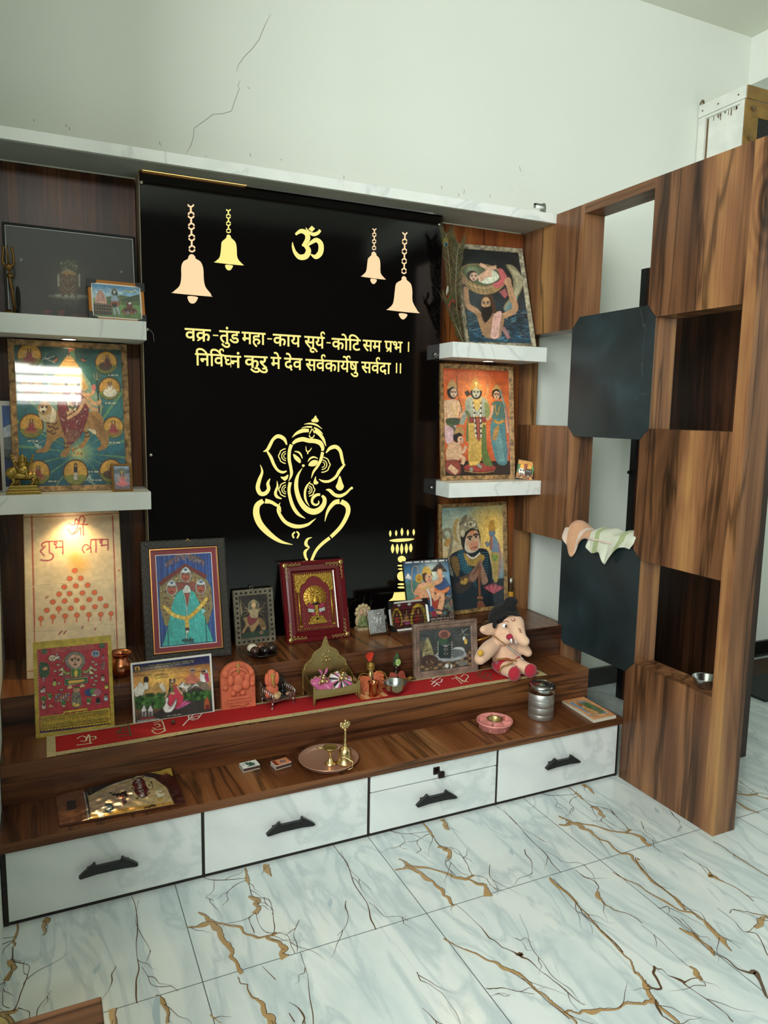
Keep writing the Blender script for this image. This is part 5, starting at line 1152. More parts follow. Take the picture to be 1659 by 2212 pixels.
# 9 folk red print in plastic
def art_folk():
    a = Art([(310, 1235), (915, 1178), (942, 1895), (345, 1982)], 190, 230, 'b52a3a')
    a.noise(.06, 10)
    a.rows((440, 1225), (800, 1185), (810, 1230), (430, 1270), 3, 'd9806a', .5, .8, 10)
    for k in range(26): a.ell(318 + k * .9, 1245 + k * 26, 7, 8, 'e08a7a', .8)
    for x, y in ((373, 1253), (868, 1203)):
        a.ell(x, y, 26, 25, 'dfe4c8'); a.ell(x, y, 23, 22, '2c5a30')
        for p in ([(x - 12, y - 12), (x - 12, y), (x + 12, y), (x + 12, y + 12)], [(x + 12, y - 12), (x, y - 12), (x, y + 12), (x - 12, y + 12)]): a.line(p, 4, 'c9d8a0', 1, 0)
    a.rows((530, 1340), (555, 1290), (560, 1300), (540, 1360), 2, 'e0b060', .7, 1, 2); a.rows((720, 1265), (750, 1320), (760, 1330), (735, 1290), 2, 'e0b060', .7, 1, 2)
    for r, c in ((88, '6a5a4c'), (84, 'd8d4c8'), (76, '7a6a58'), (70, 'd8d4c8'), (64, '8a7a64')): a.ell(640, 1338, r, r * .95, c)
    face(a, 640, 1340, 58, 58, 'd0a080', tilak='7a2020')
    a.ell(445, 1315, 34, 30, 'd6c0a4'); face(a, 445, 1315, 28, 26, 'e0c8ac'); a.scatter([(470, 1275), (510, 1275), (510, 1330), (480, 1330)], 14, 7, ['e9e4dc'])
    a.ell(813, 1277, 38, 34, 'c9a69a'); a.ell(813, 1277, 28, 26, '6f93b8'); a.ell(803, 1275, 8, 5, '1c2a3a'); a.ell(826, 1275, 8, 5, '1c2a3a')
    a.poly([(595, 1410), (700, 1400), (700, 1480), (600, 1485)], 'c9b48a'); a.poly([(610, 1415), (690, 1408), (685, 1478), (612, 1480)], '3f7a3c'); a.ell(648, 1450, 16, 34, 'e0b84a'); a.line([(598, 1410), (600, 1485)], 10, '8a3a2a'); a.line([(698, 1402), (700, 1480)], 10, '8a3a2a')
    for q in (-1, 1):
        for k in range(2):
            x, y = 650 + q * 55, 1440 + k * 42 - q * 6; a.line([(x, y), (x + q * 30, y + 6), (x + q * 62, y - 26)], 22, 'e0dcb0'); a.line([(x, y), (x + q * 30, y + 6), (x + q * 60, y - 24)], 12, ['8aa83a', 'b03a4a'][k])
            for f in range(4): a.line([(x + q * 60, y - 26), (x + q * (64 + f * 12), y - 56 + f * 12)], 10, 'e4dcae')
    a.poly([(550, 1505), (745, 1480), (748, 1535), (553, 1562)], 'd9d4b8'); a.poly([(557, 1510), (738, 1488), (741, 1530), (560, 1555)], '2f7040'); a.poly([(572, 1530), (590, 1515), (715, 1502), (728, 1512), (712, 1528), (590, 1545)], 'e2b04a')
    for x, y in ((600, 1580), (705, 1568)): a.poly([(x - 26, y - 5), (x - 12, y - 22), (x + 10, y - 24), (x + 26, y + 2), (x - 24, y + 12)], 'd8b080')
    a.poly([(335, 1360), (375, 1350), (415, 1380), (418, 1450), (390, 1490), (340, 1480)], '23502c', 1, 3); a.scatter([(340, 1365), (410, 1380), (410, 1480), (345, 1470)], 26, 5, ['dfe6d4', 'b5cfa0']); a.poly([(360, 1400), (400, 1390), (405, 1420), (365, 1425)], 'd89a58'); a.line([(370, 1480), (372, 1530)], 14, 'c98a9a'); a.line([(360, 1500), (395, 1490)], 6, 'c98a9a')
    def fig(x, y, s, c1, c2): a.poly([(x - .3 * s, y + s * .6), (x - .25 * s, y - .1 * s), (x + .25 * s, y - .12 * s), (x + .32 * s, y + .6 * s)], c1, 1, 2); a.poly([(x - .2 * s, y - .1 * s), (x + .2 * s, y - .1 * s), (x + .1 * s, y + .2 * s)], c2); a.ell(x, y - .32 * s, .2 * s, .22 * s, 'c99a78'); a.ell(x, y - .42 * s, .2 * s, .14 * s, '2a1e1c')
    fig(465, 1530, 50, '9ab040', 'd6d8a0'); fig(375, 1590, 46, 'c9a0b0', '7fa06a'); fig(355, 1600, 34, 'd8c8c0', '6a8a5a'); fig(375, 1730, 56, 'd6c0b8', '3a3040'); fig(875, 1490, 48, 'c8c2b0', '7a8a6a'); fig(878, 1305, 36, 'b05a6a', '5a5a8a'); fig(905, 1560, 46, 'd8c84a', '4a7a4a'); fig(900, 1660, 52, 'b0c0c8', '6a7a5a')
    a.ell(765, 1620, 46, 34, '2f4a86'); a.ell(800, 1610, 34, 30, '4f8a4a'); a.ell(830, 1620, 34, 32, 'b06a7a'); a.ell(800, 1645, 24, 10, 'd9d0a8')
    a.line([(860, 1420), (875, 1350)], 5, 'e0d8c8'); a.line([(880, 1425), (893, 1352)], 5, 'e0d8c8')
    for k in range(5): a.line([(864 + k * 3, 1410 - k * 13), (882 + k * 3, 1412 - k * 13)], 4, 'e0d8c8')
    for r in range(4):
        for k in range(6): a.ell(480 + k * 21, 1640 + r * 17 - k * 2, 8, 9, ['d8a84a', 'd0d0c8', '4a6a8a', 'b5503a'][(r + k) % 4])
        a.line([(465, 1652 + r * 17), (590, 1640 + r * 17)], 5, ['3a5a7a', 'b0b0a8'][r % 2])
    a.poly([(615, 1740), (610, 1660), (630, 1610), (670, 1608), (690, 1650), (695, 1730), (660, 1755)], '7a705c', 1, 3); a.ell(652, 1595, 30, 24, 'b58a68'); a.poly([(630, 1580), (650, 1560), (680, 1578)], '2a5a2c'); a.ell(650, 1725, 34, 20, 'd8b04a'); a.scatter([(620, 1640), (690, 1640), (690, 1720), (620, 1720)], 40, 6, ['c8b890', '3f5a7a', 'e0d8c0'])
    for x, y in ((545, 1720), (755, 1695), (372, 1680), (425, 1655)): a.ell(x, y + 18, 16, 14, 'd0b090'); a.scatter([(x - 22, y - 24), (x + 22, y - 24), (x + 16, y + 12), (x - 16, y + 12)], 26, 7, ['2f7030', '4f9040'])
    a.ell(835, 1690, 18, 26, '2a2a30'); a.line([(812, 1718), (860, 1712)], 8, 'c8c0b8'); a.poly([(410, 1750), (430, 1720), (470, 1752)], 'd89a6a')
    for x, y in ((495, 1375), (468, 1430), (505, 1540), (790, 1350), (818, 1372), (812, 1422), (785, 1490), (818, 1475), (800, 1552), (815, 1520), (525, 1595)): a.ell(x, y, 15, 10, 'd8d0b8'); a.ell(x, y, 9, 5, 'b5a888')
    # yellow text block
    a.poly([(350, 1832), (540, 1808), (540, 1785), (745, 1755), (748, 1785), (932, 1750), (942, 1890), (350, 1962)], 'd8b92c'); a.rows((360, 1838), (925, 1768), (935, 1878), (358, 1950), 8, ['2a3018', '8a2a1a', '3a3a18', 'a04a1c', '7a6a1c', '2a3018', '8a2a1a', '1c2a14'], .42, .7, 30)
    a.rows((550, 1798), (740, 1768), (742, 1782), (552, 1812), 1, 'a5302a', .8, .9, 4)
    a.line([(345, 1970), (943, 1895)], 10, '2a2a5a', 1, 0); a.line([(345, 1980), (943, 1905)], 7, 'd8d8e0', 1, 0)
    for k in range(22): a.ell(355 + k * 27, 1958 - k * 3.2, 7, 5, '8a2430', .9)
    return a.noise(.06, 2)
t = picture('picture_board', 'red and yellow folk print with gold border in clear plastic, leaning at far left', (-0.282, -0.452, T2), .222, .284, -2.4, 14.0, 0, None, depth=.006, back=False)
gb = mat('gold_tape', 'b8a040', 0.4, 0.3, var=0.35, vscale=40, bump=0.5, bscale=120)
MB().span(-.111, .111, .0004, .006, 0, .284).build('gold_border', gb, t)
art_folk().mesh('print', .200, .250, gloss, t, y=0.0, z0=.012, gain=0.95)
def clear_mat(name, rough=.08):
    if name in MC: return MC[name]
    m = bpy.data.materials.new(name); m.use_nodes = True; nt = m.node_tree; N = nt.nodes
    g = N.new('ShaderNodeBsdfGlossy'); g.inputs['Roughness'].default_value = rough; tr = N.new('ShaderNodeBsdfTransparent'); fr = N.new('ShaderNodeFresnel'); fr.inputs['IOR'].default_value = 1.3
    tc = N.new('ShaderNodeTexCoord'); n = N.new('ShaderNodeTexNoise'); n.inputs['Scale'].default_value = 22; bp = N.new('ShaderNodeBump'); bp.inputs['Strength'].default_value = .5; bp.inputs['Distance'].default_value = .01
    nt.links.new(tc.outputs['Object'], n.inputs['Vector']); nt.links.new(n.outputs['Fac'], bp.inputs['Height']); nt.links.new(bp.outputs['Normal'], g.inputs['Normal']); nt.links.new(bp.outputs['Normal'], fr.inputs['Normal'])
    mx = N.new('ShaderNodeMixShader'); nt.links.new(fr.outputs[0], mx.inputs[0]); nt.links.new(tr.outputs[0], mx.inputs[1]); nt.links.new(g.outputs[0], mx.inputs[2]); nt.links.new(mx.outputs[0], N['Material Output'].inputs['Surface'])
    MC[name] = m; return m
clear = clear_mat('clear_plastic')
m = MB(); n = 10
P = [[(-.113 + .242 * i / n, -.0016 - .0012 * math.sin(i * 2.1 + j), .02 + .300 * j / n + (.012 * math.sin(i * 1.3) if j == n else 0)) for i in range(n + 1)] for j in range(n + 1)]
V = [[m.v(p) for p in r] for r in P]
for j in range(n):
    for i in range(n): m._f([V[j][i], V[j][i + 1], V[j + 1][i + 1], V[j + 1][i]], True)
m.tube([(.129, -.001, .045), (.1275, -.002, .18), (.121, -.001, .30)], .0008, 5); m.tube([(-.113, -.0015, .318), (-.03, -.002, .312), (.02, -.0025, .316), (.07, -.002, .325), (.121, -.0015, .316)], .0007, 5)
q = m.build('plastic_sleeve', clear, t); q['label'] = 'clear plastic sleeve'

# 10 figure lifting a mountain, small unframed board
def art_mountain():
    a = Art([(425, 240), (738, 215), (798, 640), (480, 690)], 115, 135)
    a.grad([(0, '24415f'), (.25, '4f86b4'), (.5, '5a7f92'), (.75, '6a6a52'), (1, '2a2a2a')])
    a.glow(640, 320, 130, 'e6e0b8', .9, 1.1); a.poly([(625, 300), (685, 240), (735, 300)], '3a322c', 1, 0); a.scatter([(640, 295), (685, 250), (725, 295)], 30, 6, ['6a5a44', '2a2420'])
    a.poly([(435, 350), (460, 310), (490, 350), (480, 365)], 'c9ccc8'); a.poly([(650, 400), (700, 310), (760, 400), (770, 460), (660, 450)], '33507c', 1); a.poly([(690, 340), (705, 312), (720, 345)], 'd6e0e8')
    a.poly([(440, 380), (560, 380), (600, 480), (450, 520)], '4a7460', .8, 3); a.scatter([(600, 440), (780, 440), (790, 640), (620, 640)], 160, 12, ['6a4a42', '8a5a4a', '3a4a4c', '4d6a6a', '2a2224'], .8)
    for _ in range(60): x = RNG.uniform(460, 790); y = RNG.uniform(540, 670); a.ell(x, y, 12, 8, ['2a2420', '4a3a30', '3a4a50'][RNG.randint(3)], .8)
    a.line([(520, 480), (490, 420), (490, 300), (500, 270), (525, 270), (530, 310)], 8, 'b99a8a')
    a.poly([(470, 520), (540, 470), (580, 480), (560, 520), (500, 530)], 'd0683a', 1, 3); a.poly([(630, 390), (690, 430), (750, 400), (750, 430), (690, 460), (640, 430)], 'd87a48', 1, 3)
    a.poly([(525, 400), (580, 375), (640, 375), (650, 430), (640, 500), (570, 500), (540, 460)], 'd99a70', 1, 3)
    a.line([(640, 385), (690, 360), (680, 300)], 34, 'd99a70'); a.ell(684, 296, 20, 14, 'd99a70'); a.line([(545, 410), (520, 450), (560, 450)], 32, 'cf8d62')
    a.poly([(560, 490), (650, 480), (700, 500), (660, 560), (600, 520), (560, 520)], 'a83a30', 1, 3); a.line([(640, 490), (705, 460), (690, 560)], 40, 'd99a70'); a.ell(685, 580, 26, 13, 'd99a70'); a.line([(600, 500), (620, 540), (640, 570)], 36, '2f4a7a'); a.ell(650, 590, 16, 22, '8a2a44')
    a.line([(590, 400), (620, 470), (630, 540)], 14, 'dfe2e0'); a.line([(560, 420), (600, 410), (640, 390)], 12, 'c9a04a')
    a.ell(597, 335, 34, 42, '4a3426'); a.ell(606, 345, 26, 34, 'dba27a'); a.ell(615, 360, 16, 14, 'c98468'); a.poly([(560, 320), (570, 280), (600, 270), (625, 300), (620, 325), (590, 312)], 'd0a040', 1, 3); a.ell(540, 350, 28, 32, 'c99a3a'); a.ell(540, 350, 16, 20, 'a87a2c'); a.ell(612, 338, 4, 3, '1a1210')
    a.rows((435, 235), (735, 215), (737, 232), (437, 252), 1, 'e4e6e4', .8, .95, 8); a.rows((625, 618), (790, 598), (794, 632), (630, 655), 2, 'e2b4a0', .55, .9, 6)
    return a.noise(.05, 2)
t = picture('picture_board', 'dark edged print of a leaping figure lifting a mountain, before the large framed picture', (1.077, -0.222, T3), .212, .270, -.6, 16.5, 0, None, depth=.010, back=False)
MB().span(-.1065, .1065, .0004, .010, 0, .270).build('board', mat('black_board', '15110f', 0.5), t)
art_mountain().mesh('print', .207, .264, gloss, t, y=0.0, z0=.003)

# 11 small triptych in black and white frame
def art_triptych():
    a = Art([(338, 545), (600, 530), (620, 665), (362, 730)], 95, 66, '5c1620')
    a.noise(.15, 8)
    for x, y, s in ((400, 635, 1.0), (480, 640, .72), (562, 610, 1.05)):
        if s > .8: a.poly([(x - 48 * s, y + 62 * s), (x - 44 * s, y - 20 * s), (x - 25 * s, y - 55 * s), (x, y - 64 * s), (x + 25 * s, y - 55 * s), (x + 44 * s, y - 20 * s), (x + 48 * s, y + 55 * s)], 'dfa02c', 1, 2); a.poly([(x - 30 * s, y + 60 * s), (x - 28 * s, y - 10 * s), (x, y - 45 * s), (x + 28 * s, y - 10 * s), (x + 30 * s, y + 55 * s)], '6a1a1c', 1, 2); seated(a, x, y + 12 * s, 52 * s, 'd8a070', 'b52a2a', 'e8c050')
        else:
            for k in range(-3, 4): a.poly([(x, y + 40), (x + k * 11 - 6, y + 22), (x + k * 13, y + 6 + abs(k) * 3), (x + k * 11 + 6, y + 22)], 'd860a0', 1, 2)
            seated(a, x, y - 10, 50, 'dfae84', 'd88a4a', 'e8c860')
    a.ell(420, 552, 16, 12, 'a8a8a4'); a.ell(502, 546, 16, 12, 'a8a8a4'); a.scatter([(370, 700), (620, 650), (620, 668), (372, 726)], 60, 5, ['1c1614', 'd8a840', '7a2020', 'e0d8c8'])
    return a.noise(.06, 2)
bw = mat('black_corner_frame', '121212', 0.35)
t = picture('framed_picture', 'small black and white cornered print of three shrine figures on maroon', (0.968, -0.245, T3), .175, .117, 1.5, 18.0, .009, mat('white_frame', 'd8d8d2', 0.4), depth=.010)
m = MB()
for sx in (-1, 1):
    for sz in (0, 1):
        m = MB(); x, z = sx * .0875, sz * .117; dz = 1 if sz == 0 else -1
        m.prism([(x + sx * .002, z - dz * .002), (x - sx * .026, z - dz * .002), (x - sx * .018, z + dz * .012), (x - sx * .010, z + dz * .014), (x - sx * .008, z + dz * .022), (x + sx * .002, z + dz * .028)], lambda u, v, w: (u, w, v), -.0012, .011); m.build('corner', bw, t)
art_triptych().mesh('print', .158, .100, gloss, t, y=.006, z0=.009, gain=1.7)

# 12 dark print of a black stone pillar, weathered wooden frame
def art_linga():
    a = Art([(550, 725), (893, 680), (903, 962), (560, 1010)], 115, 82, '33393a')
    a.noise(.12, 10); c = (725, 760)
    for k in range(-7, 8): x, y = math.sin(k * .24), -math.cos(k * .24); a.poly([c, (c[0] + 300 * x - 8, c[1] + 300 * y), (c[0] + 300 * x + 8, c[1] + 300 * y)], '9aa8a4', .75)
    a.poly([(560, 880), (900, 830), (903, 962), (560, 1010)], '3a2e26', .8)
    for r in range(5):
        for k in range(12): 
            if (r + k) % 2: a.poly([(560 + k * 29, 905 - k * 4 + r * 20), (589 + k * 29, 901 - k * 4 + r * 20), (589 + k * 29, 921 - k * 4 + r * 20), (560 + k * 29, 925 - k * 4 + r * 20)], 'a57a4a', .7)
    a.ell(760, 890, 110, 44, '8d9494', 1, -6); a.ell(800, 868, 60, 36, 'aab0ae', 1, -20); a.ell(760, 880, 92, 30, '5a6264', 1, -6)
    a.poly([(682, 900), (680, 800), (690, 765), (722, 750), (756, 762), (766, 795), (770, 895), (725, 910)], '1a3030', 1, 3); a.poly([(665, 800), (700, 770), (740, 775), (740, 800), (700, 820)], '2c5038', .9, 3)
    for y in (825, 850, 880): a.ell(728, y, 16, 9, 'd8d8d0'); a.ell(728, y, 11, 5, '1a2c2c')
    a.line([(700, 820), (728, 826), (756, 812)], 4, 'e0e0da')
    for x in (675, 768): 
        for k in range(7): a.ell(x, 800 + k * 17, 6, 7, 'c8ccc4')
    a.ell(718, 745, 40, 32, '9a5a4a', .9); a.ell(718, 748, 26, 22, '5a3a34'); a.line([(815, 750), (870, 700)], 6, 'c8ccc8'); a.line([(835, 705), (850, 740), (880, 745)], 6, 'c8ccc8'); a.ell(850, 770, 12, 18, 'd0d4cc'); a.ell(862, 792, 12, 22, 'c8a04a')
    a.poly([(570, 920), (590, 800), (610, 770), (640, 850), (650, 930), (610, 960)], '8a8458', 1, 3); a.scatter([(580, 900), (605, 790), (640, 900), (610, 950)], 60, 6, ['c8bd84', '5a5438', 'e0dcb4']); a.ell(620, 935, 58, 44, '3a2420'); a.scatter([(590, 930), (650, 920), (640, 980), (600, 980)], 30, 6, ['a58a4a', '5a3a24']); a.ell(580, 830, 30, 40, '6a5a3c', .6)
    a.ell(840, 945, 40, 18, '6a6a60'); a.ell(735, 965, 16, 18, 'c8ccc8'); a.ell(765, 968, 8, 20, 'c8ccc8')
    return a.noise(.08, 2)
wf = mat('weathered_frame', '7d675a', 0.7, var=0.5, vscale=30, bump=.5, bscale=90)
t = picture('framed_picture', 'weathered wooden frame with dark print of a stone pillar, on the red runner', (1.014, -0.460, T2), .266, .206, -3.5, 7.5, .026, wf, depth=.02, prof=[(0, .02), (0, .004), (.1, 0), (.35, .001), (.5, .006), (.72, .006), (.75, .004), (1, .008), (1, .02)])
art_linga().mesh('print', .216, .154, glazed, t, y=.010, z0=.026)
m = MB(); m.tube([(0, -.001, 0), (.004, -.003, .012), (0.008, -.001, -.03)], .0008, 5); m.build('string', mat('straw', 'b09a6a', .7), t, loc=(.118, 0, .13))

# 13 dark poster with a metal face (upper left shelf)
def art_dark():
    a = Art([(-60, 735), (1395, 890), (1425, 1690), (-10, 1650)], 190, 135, '141513')
    a.noise(.06, 20); a.ell(1180, 950, 30, 16, '0e0e0e')
    a.glow(690, 1290, 330, '4a4f3a', .7, 1.2); a.glow(690, 1450, 260, '6a6d5c', .6, 1.5)
    a.ell(690, 1455, 240, 30, '8a8c78', .55); a.ell(690, 1450, 170, 20, 'b9bba4', .5)
    for _ in range(110): x = RNG.normal(690, 130); y = RNG.normal(1500, 36); a.line([(x, y), (x + RNG.uniform(-10, 10), y + 14)], 5, ['3a4420', '5a6438', '7a7a60'][RNG.randint(3)], .6)
    a.poly([(600, 1200), (620, 1110), (690, 1090), (760, 1110), (790, 1190)], '2e3a1c', .9, 3)
    for _ in range(60): a.ell(RNG.uniform(600, 790), RNG.uniform(1100, 1200), 12, 9, ['4a5a2c', '2a3618', '8a8a70'][RNG.randint(3)], .8)
    a.poly([(585, 1400), (580, 1260), (600, 1205), (690, 1190), (770, 1210), (785, 1270), (775, 1390), (740, 1440), (640, 1440)], '5e4128', 1, 3)
    a.poly([(605, 1230), (650, 1200), (740, 1205), (765, 1250), (690, 1235)], '8a6a3a', 1, 3)
    for sx in (-1, 1): 
        x = 683 + sx * 55; a.line([(x - 42, 1300), (x, 1276), (x + 42, 1300)], 7, 'd3c8a0'); a.ell(x, 1302, 26, 12, '9a8a60'); a.ell(x, 1302, 9, 9, '1a140e')
        for k in range(6): a.ell(690 + sx * 118, 1240 + k * 22, 15, 13, 'b5b096', .9)
    a.line([(683, 1270), (676, 1320), (690, 1328)], 8, 'c4a86a'); a.line([(620, 1345), (683, 1395), (755, 1345)], 9, 'd8c89a'); a.line([(610, 1375), (683, 1440), (765, 1375)], 8, 'b59a60'); a.line([(640, 1340), (690, 1350), (735, 1338)], 5, '2a1a10')
    a.line([(600, 1220), (690, 1195), (770, 1225)], 8, 'a89a70'); a.ell(665, 1245, 14, 20, 'b5653a')
    for k in range(9): a.ell(600 + k * 24, 1440 + 8 * math.sin(k), 14, 11, ['8a8c78', '5a3a2c', 'a5a58c'][k % 3])
    a.ell(140, 1095, 18, 15, 'c4c4b8'); a.ell(1270, 1207, 12, 14, 'b0b0a6'); a.ell(190, 1585, 22, 24, '0c0c0b')
    a.line([(395, 1600), (500, 1608), (505, 1612)], 7, '7a2f22', 1, 0)
    a.text('जय', (385, 1645), (500, 1652), 44, '8a3a2a', .01); a.text('महाकाल', (700, 1672), (1010, 1690), 44, '8a3a2a', .01)
    a.line([(560, 1610), (590, 1606), (602, 1620), (585, 1634), (562, 1624)], 7, '8a3a2a'); a.line([(600, 1608), (604, 1655)], 8, '8a3a2a'); a.line([(622, 1610), (626, 1656)], 8, '8a3a2a'); a.line([(560, 1604), (640, 1612)], 7, '8a3a2a', 1, 0); a.line([(624, 1610), (612, 1592), (634, 1586), (638, 1610)], 6, '8a3a2a'); a.line([(575, 1655), (602, 1630)], 7, '8a3a2a')
    return a
t = picture('framed_picture', 'wide black poster with a glowing metal face, at the back of the upper left shelf', (-0.2265, -0.132, S1), .398, .292, .9, 5.5, .008, mat('thin_black_frame', '0c0c0d', 0.4), depth=.012)
art_dark().mesh('print', .382, .276, print_mat('dark_satin_print', .45, .25, 0, .1), t, y=.006, z0=.008)
m = MB(); frame_ring(m, .382, .276, .0022, [(0, .0055), (1, .0055), (1, .006)]); m.build('white_line', mat('white_line', 'b9bab8', .5), t, loc=(0, 0, .008))

# 14 hills and temple, orange and black frame (upper left shelf)
def art_temple():
    a = Art([(955, 1325), (1500, 1375), (1510, 1710), (975, 1665)], 110, 70)
    a.grad([(0, '3f7fb8'), (.25, '7fb6d8'), (.4, 'b8cfd6'), (.5, '6f9a56'), (1, '5a7a3a')])
    for _ in range(24): x = RNG.uniform(960, 1500); a.line([(x - 40, 1400 + RNG.uniform(-30, 50)), (x, 1400 + RNG.uniform(-30, 40)), (x + 50, 1410 + RNG.uniform(-30, 40))], 10, 'e6eef2', .4)
    a.poly([(1120, 1470), (1290, 1455), (1400, 1475), (1510, 1440), (1510, 1560), (1120, 1550)], '4f6a3c', 1, 0); a.poly([(1280, 1500), (1480, 1450), (1510, 1470), (1510, 1520), (1300, 1520)], '3a4a34', .9)
    a.poly([(985, 1500), (1010, 1440), (1052, 1385), (1095, 1440), (1125, 1520), (1120, 1560), (980, 1530)], 'd0988a', 1, 0)
    for k in range(5): a.line([(1000 + k * 4, 1510 - k * 24), (1052, 1500 - k * 24), (1105 - k * 8, 1520 - k * 24)], 5, '9a6058', .8)
    a.poly([(965, 1530), (1170, 1550), (1180, 1660), (970, 1650)], '4a3a34'); 
    for r in range(3): a.line([(965, 1540 + r * 32), (1175, 1555 + r * 32)], 10, 'a58070', 1, 0)
    for k in range(7): a.line([(985 + k * 28, 1545), (985 + k * 28, 1650)], 5, '1e1614', .9)
    a.ell(1210, 1420, 38, 46, 'e8ddc0', .8); a.poly([(1180, 1440), (1195, 1390), (1225, 1390), (1245, 1450)], '1c1a1e', 1, 2); a.ell(1210, 1418, 18, 24, 'b0c0c8'); a.poly([(1165, 1480), (1210, 1445), (1262, 1480), (1250, 1530), (1180, 1530)], '8ea2b8', 1, 2)
    a.poly([(1175, 1520), (1250, 1520), (1262, 1560), (1230, 1580), (1170, 1570)], 'b0503c', 1, 2); a.line([(1195, 1570), (1215, 1660)], 26, '9aaab8'); a.line([(1235, 1570), (1265, 1660)], 24, '9aaab8'); a.line([(1268, 1430), (1280, 1560)], 5, 'c8a04a'); a.poly([(1180, 1540), (1230, 1530), (1235, 1570), (1190, 1580)], '1c1614')
    a.ell(1380, 1560, 34, 40, '7a2f2a'); a.ell(1375, 1620, 86, 34, '8a3a2c'); a.ell(1375, 1612, 70, 24, '5a2420'); a.ell(1385, 1540, 22, 16, 'e0e0d8'); a.scatter([(1300, 1620), (1470, 1620), (1450, 1660), (1310, 1655)], 40, 8, ['e4e0d8', 'b05a4a']); a.rows((1320, 1395), (1450, 1408), (1450, 1422), (1320, 1410), 1, 'e0d84a', .8, .9, 3)
    return a.noise(.05, 2)
t = picture('framed_picture', 'small landscape print with temple and blue figure in orange frame with black corners', (-0.0985, -0.190, S1), .174, .133, 4.0, 11.5, .012, mat('orange_frame', 'c47a2c', 0.45), depth=.012)
m = MB()
for sx in (-1, 1):
    for sz in (0, 1):
        m = MB(); x, z = sx * .087, sz * .133; dz = 1 if sz == 0 else -1
        m.prism([(x + sx * .002, z - dz * .001), (x - sx * .026, z - dz * .001), (x - sx * .026, z + dz * .010), (x - sx * .0105, z + dz * .013), (x - sx * .0105, z + dz * .026), (x + sx * .002, z + dz * .028)], lambda u, v, w: (u, w, v), -.0012, .013); m.build('corner', bw, t)
m = MB(); frame_ring(m, .158, .117, .006, [(0, .004), (1, .004), (1, .006)]); m.build('white_border', mat('white_card'), t, loc=(0, 0, .008)); art_temple().mesh('print', .146, .105, gloss, t, y=.0045, z0=.014)

# 15 pale bordered mountain photo behind the large picture
a = Art([(0, 0), (100, 0), (100, 300), (0, 300)], 50, 130); a.grad([(0, '1c4a9a'), (.25, '2a62b0'), (.4, 'b8c8d8'), (.5, '6a7a80'), (.55, '3c4a34'), (.62, '16181c'), (.7, '1c3c78'), (1, '14306a')]); a.poly([(0, 80), (40, 60), (100, 110), (100, 170), (0, 160)], 'd8dee4', .8); a.poly([(0, 120), (60, 110), (100, 150), (100, 200), (0, 190)], '5a6468', .8); a.noise(.06, 3)
t = picture('picture_board', 'white bordered photo of snowy peaks and blue lake behind the large goddess frame', (-0.412, -0.098, S2), .100, .292, .5, 4.0, 0, None, depth=.004, back=False)
MB().span(-.05, .05, .0004, .003, 0, .292).build('board', mat('white_board_edge'), t); a.mesh('print', .08, .262, gloss, t, y=0.0, z0=.015)

# 16 small pink figure in a carved wooden frame
def art_pink():
    a = Art([(0, 0), (100, 0), (100, 130), (0, 130)], 40, 52); a.grad([(0, '9fb0c0'), (.2, '6f7fa0'), (.45, '8a94a8'), (1, '7a6a7a')]); a.poly([(0, 22), (50, 12), (100, 26), (100, 40), (0, 40)], '4a5a4a', .6)
    for k in range(-4, 5): a.poly([(52, 118), (52 + k * 10 - 8, 100), (52 + k * 12, 80 + abs(k) * 4), (52 + k * 10 + 8, 100)], 'd88a94', 1, 2)
    a.glow(52, 40, 26, 'e8d8a0', .8); seated(a, 52, 78, 60, 'e0a890', 'd8707a', 'd8a848'); return a.noise(.06, 2)
t = picture('framed_picture', 'tiny carved wood frame with a pink lotus figure, at right end of lower left shelf', (-0.102, -0.205, S2), .066, .094, 3.0, 13.0, .009, mat('rope_carved_wood', '8f6238', 0.45, var=.3, vscale=60), depth=.010)
m = MB()
for k in range(16):
    for sx in (-1, 1): m.tube([(sx * .0285 - .003, -.0005, .004 + k * .0058), (sx * .0285 + .003, -.0005, .008 + k * .0058)], .0016, 5)
for k in range(11):
    for z in (.0045, .0895): m.tube([(-.031 + k * .0058, -.0005, z - .002), (-.027 + k * .0058, -.0005, z + .002)], .0016, 5)
m.build('rope_relief', mat('rope_gold', 'b58a4c', .4, .3), t); art_pink().mesh('print', .050, .078, gloss, t, y=.004, z0=.008)

# 17 two painted faces, small black block (right end of the lower right shelf)
a = Art([(0, 0), (100, 0), (100, 110), (0, 110)], 44, 48, 'b5732c'); a.noise(.2, 6)
a.poly([(0, 30), (0, 0), (100, 0), (100, 26)], 'c98a34'); a.ell(8, 50, 12, 26, '2f7a34'); a.ell(94, 48, 12, 24, '3a8a3a')
for x, c in ((30, 'e6e2da'), (72, '2a1e1c')): a.ell(x, 66, 22, 26, c); a.ell(x - 8, 60, 7, 7, 'f4f0e8'); a.ell(x + 8, 60, 7, 7, 'f4f0e8'); a.ell(x - 8, 60, 3, 4, '181212'); a.ell(x + 8, 60, 3, 4, '181212'); a.line([(x - 10, 78), (x, 84), (x + 10, 78)], 4, 'b52a2a'); a.poly([(x - 20, 46), (x, 22), (x + 20, 46)], 'e0a030', 1, 2)
a.scatter([(4, 90), (96, 90), (96, 108), (4, 108)], 40, 5, ['e8e0d0', 'a03028', 'd8a030']); a.poly([(40, 20), (60, 20), (56, 60), (44, 60)], '9a3a24')
t = picture('picture_block', 'small black block print with two painted faces leaning at right end of shelf', (1.530, -0.175, S2), .074, .088, -28.0, 20.0, 0, None, depth=.014, back=False, roll=9)
MB().span(-.037, .037, .0004, .014, 0, .088).build('block', mat('black_block', '0c0c0d', .35), t); a.mesh('print', .069, .082, gloss, t, y=0.0, z0=.003)

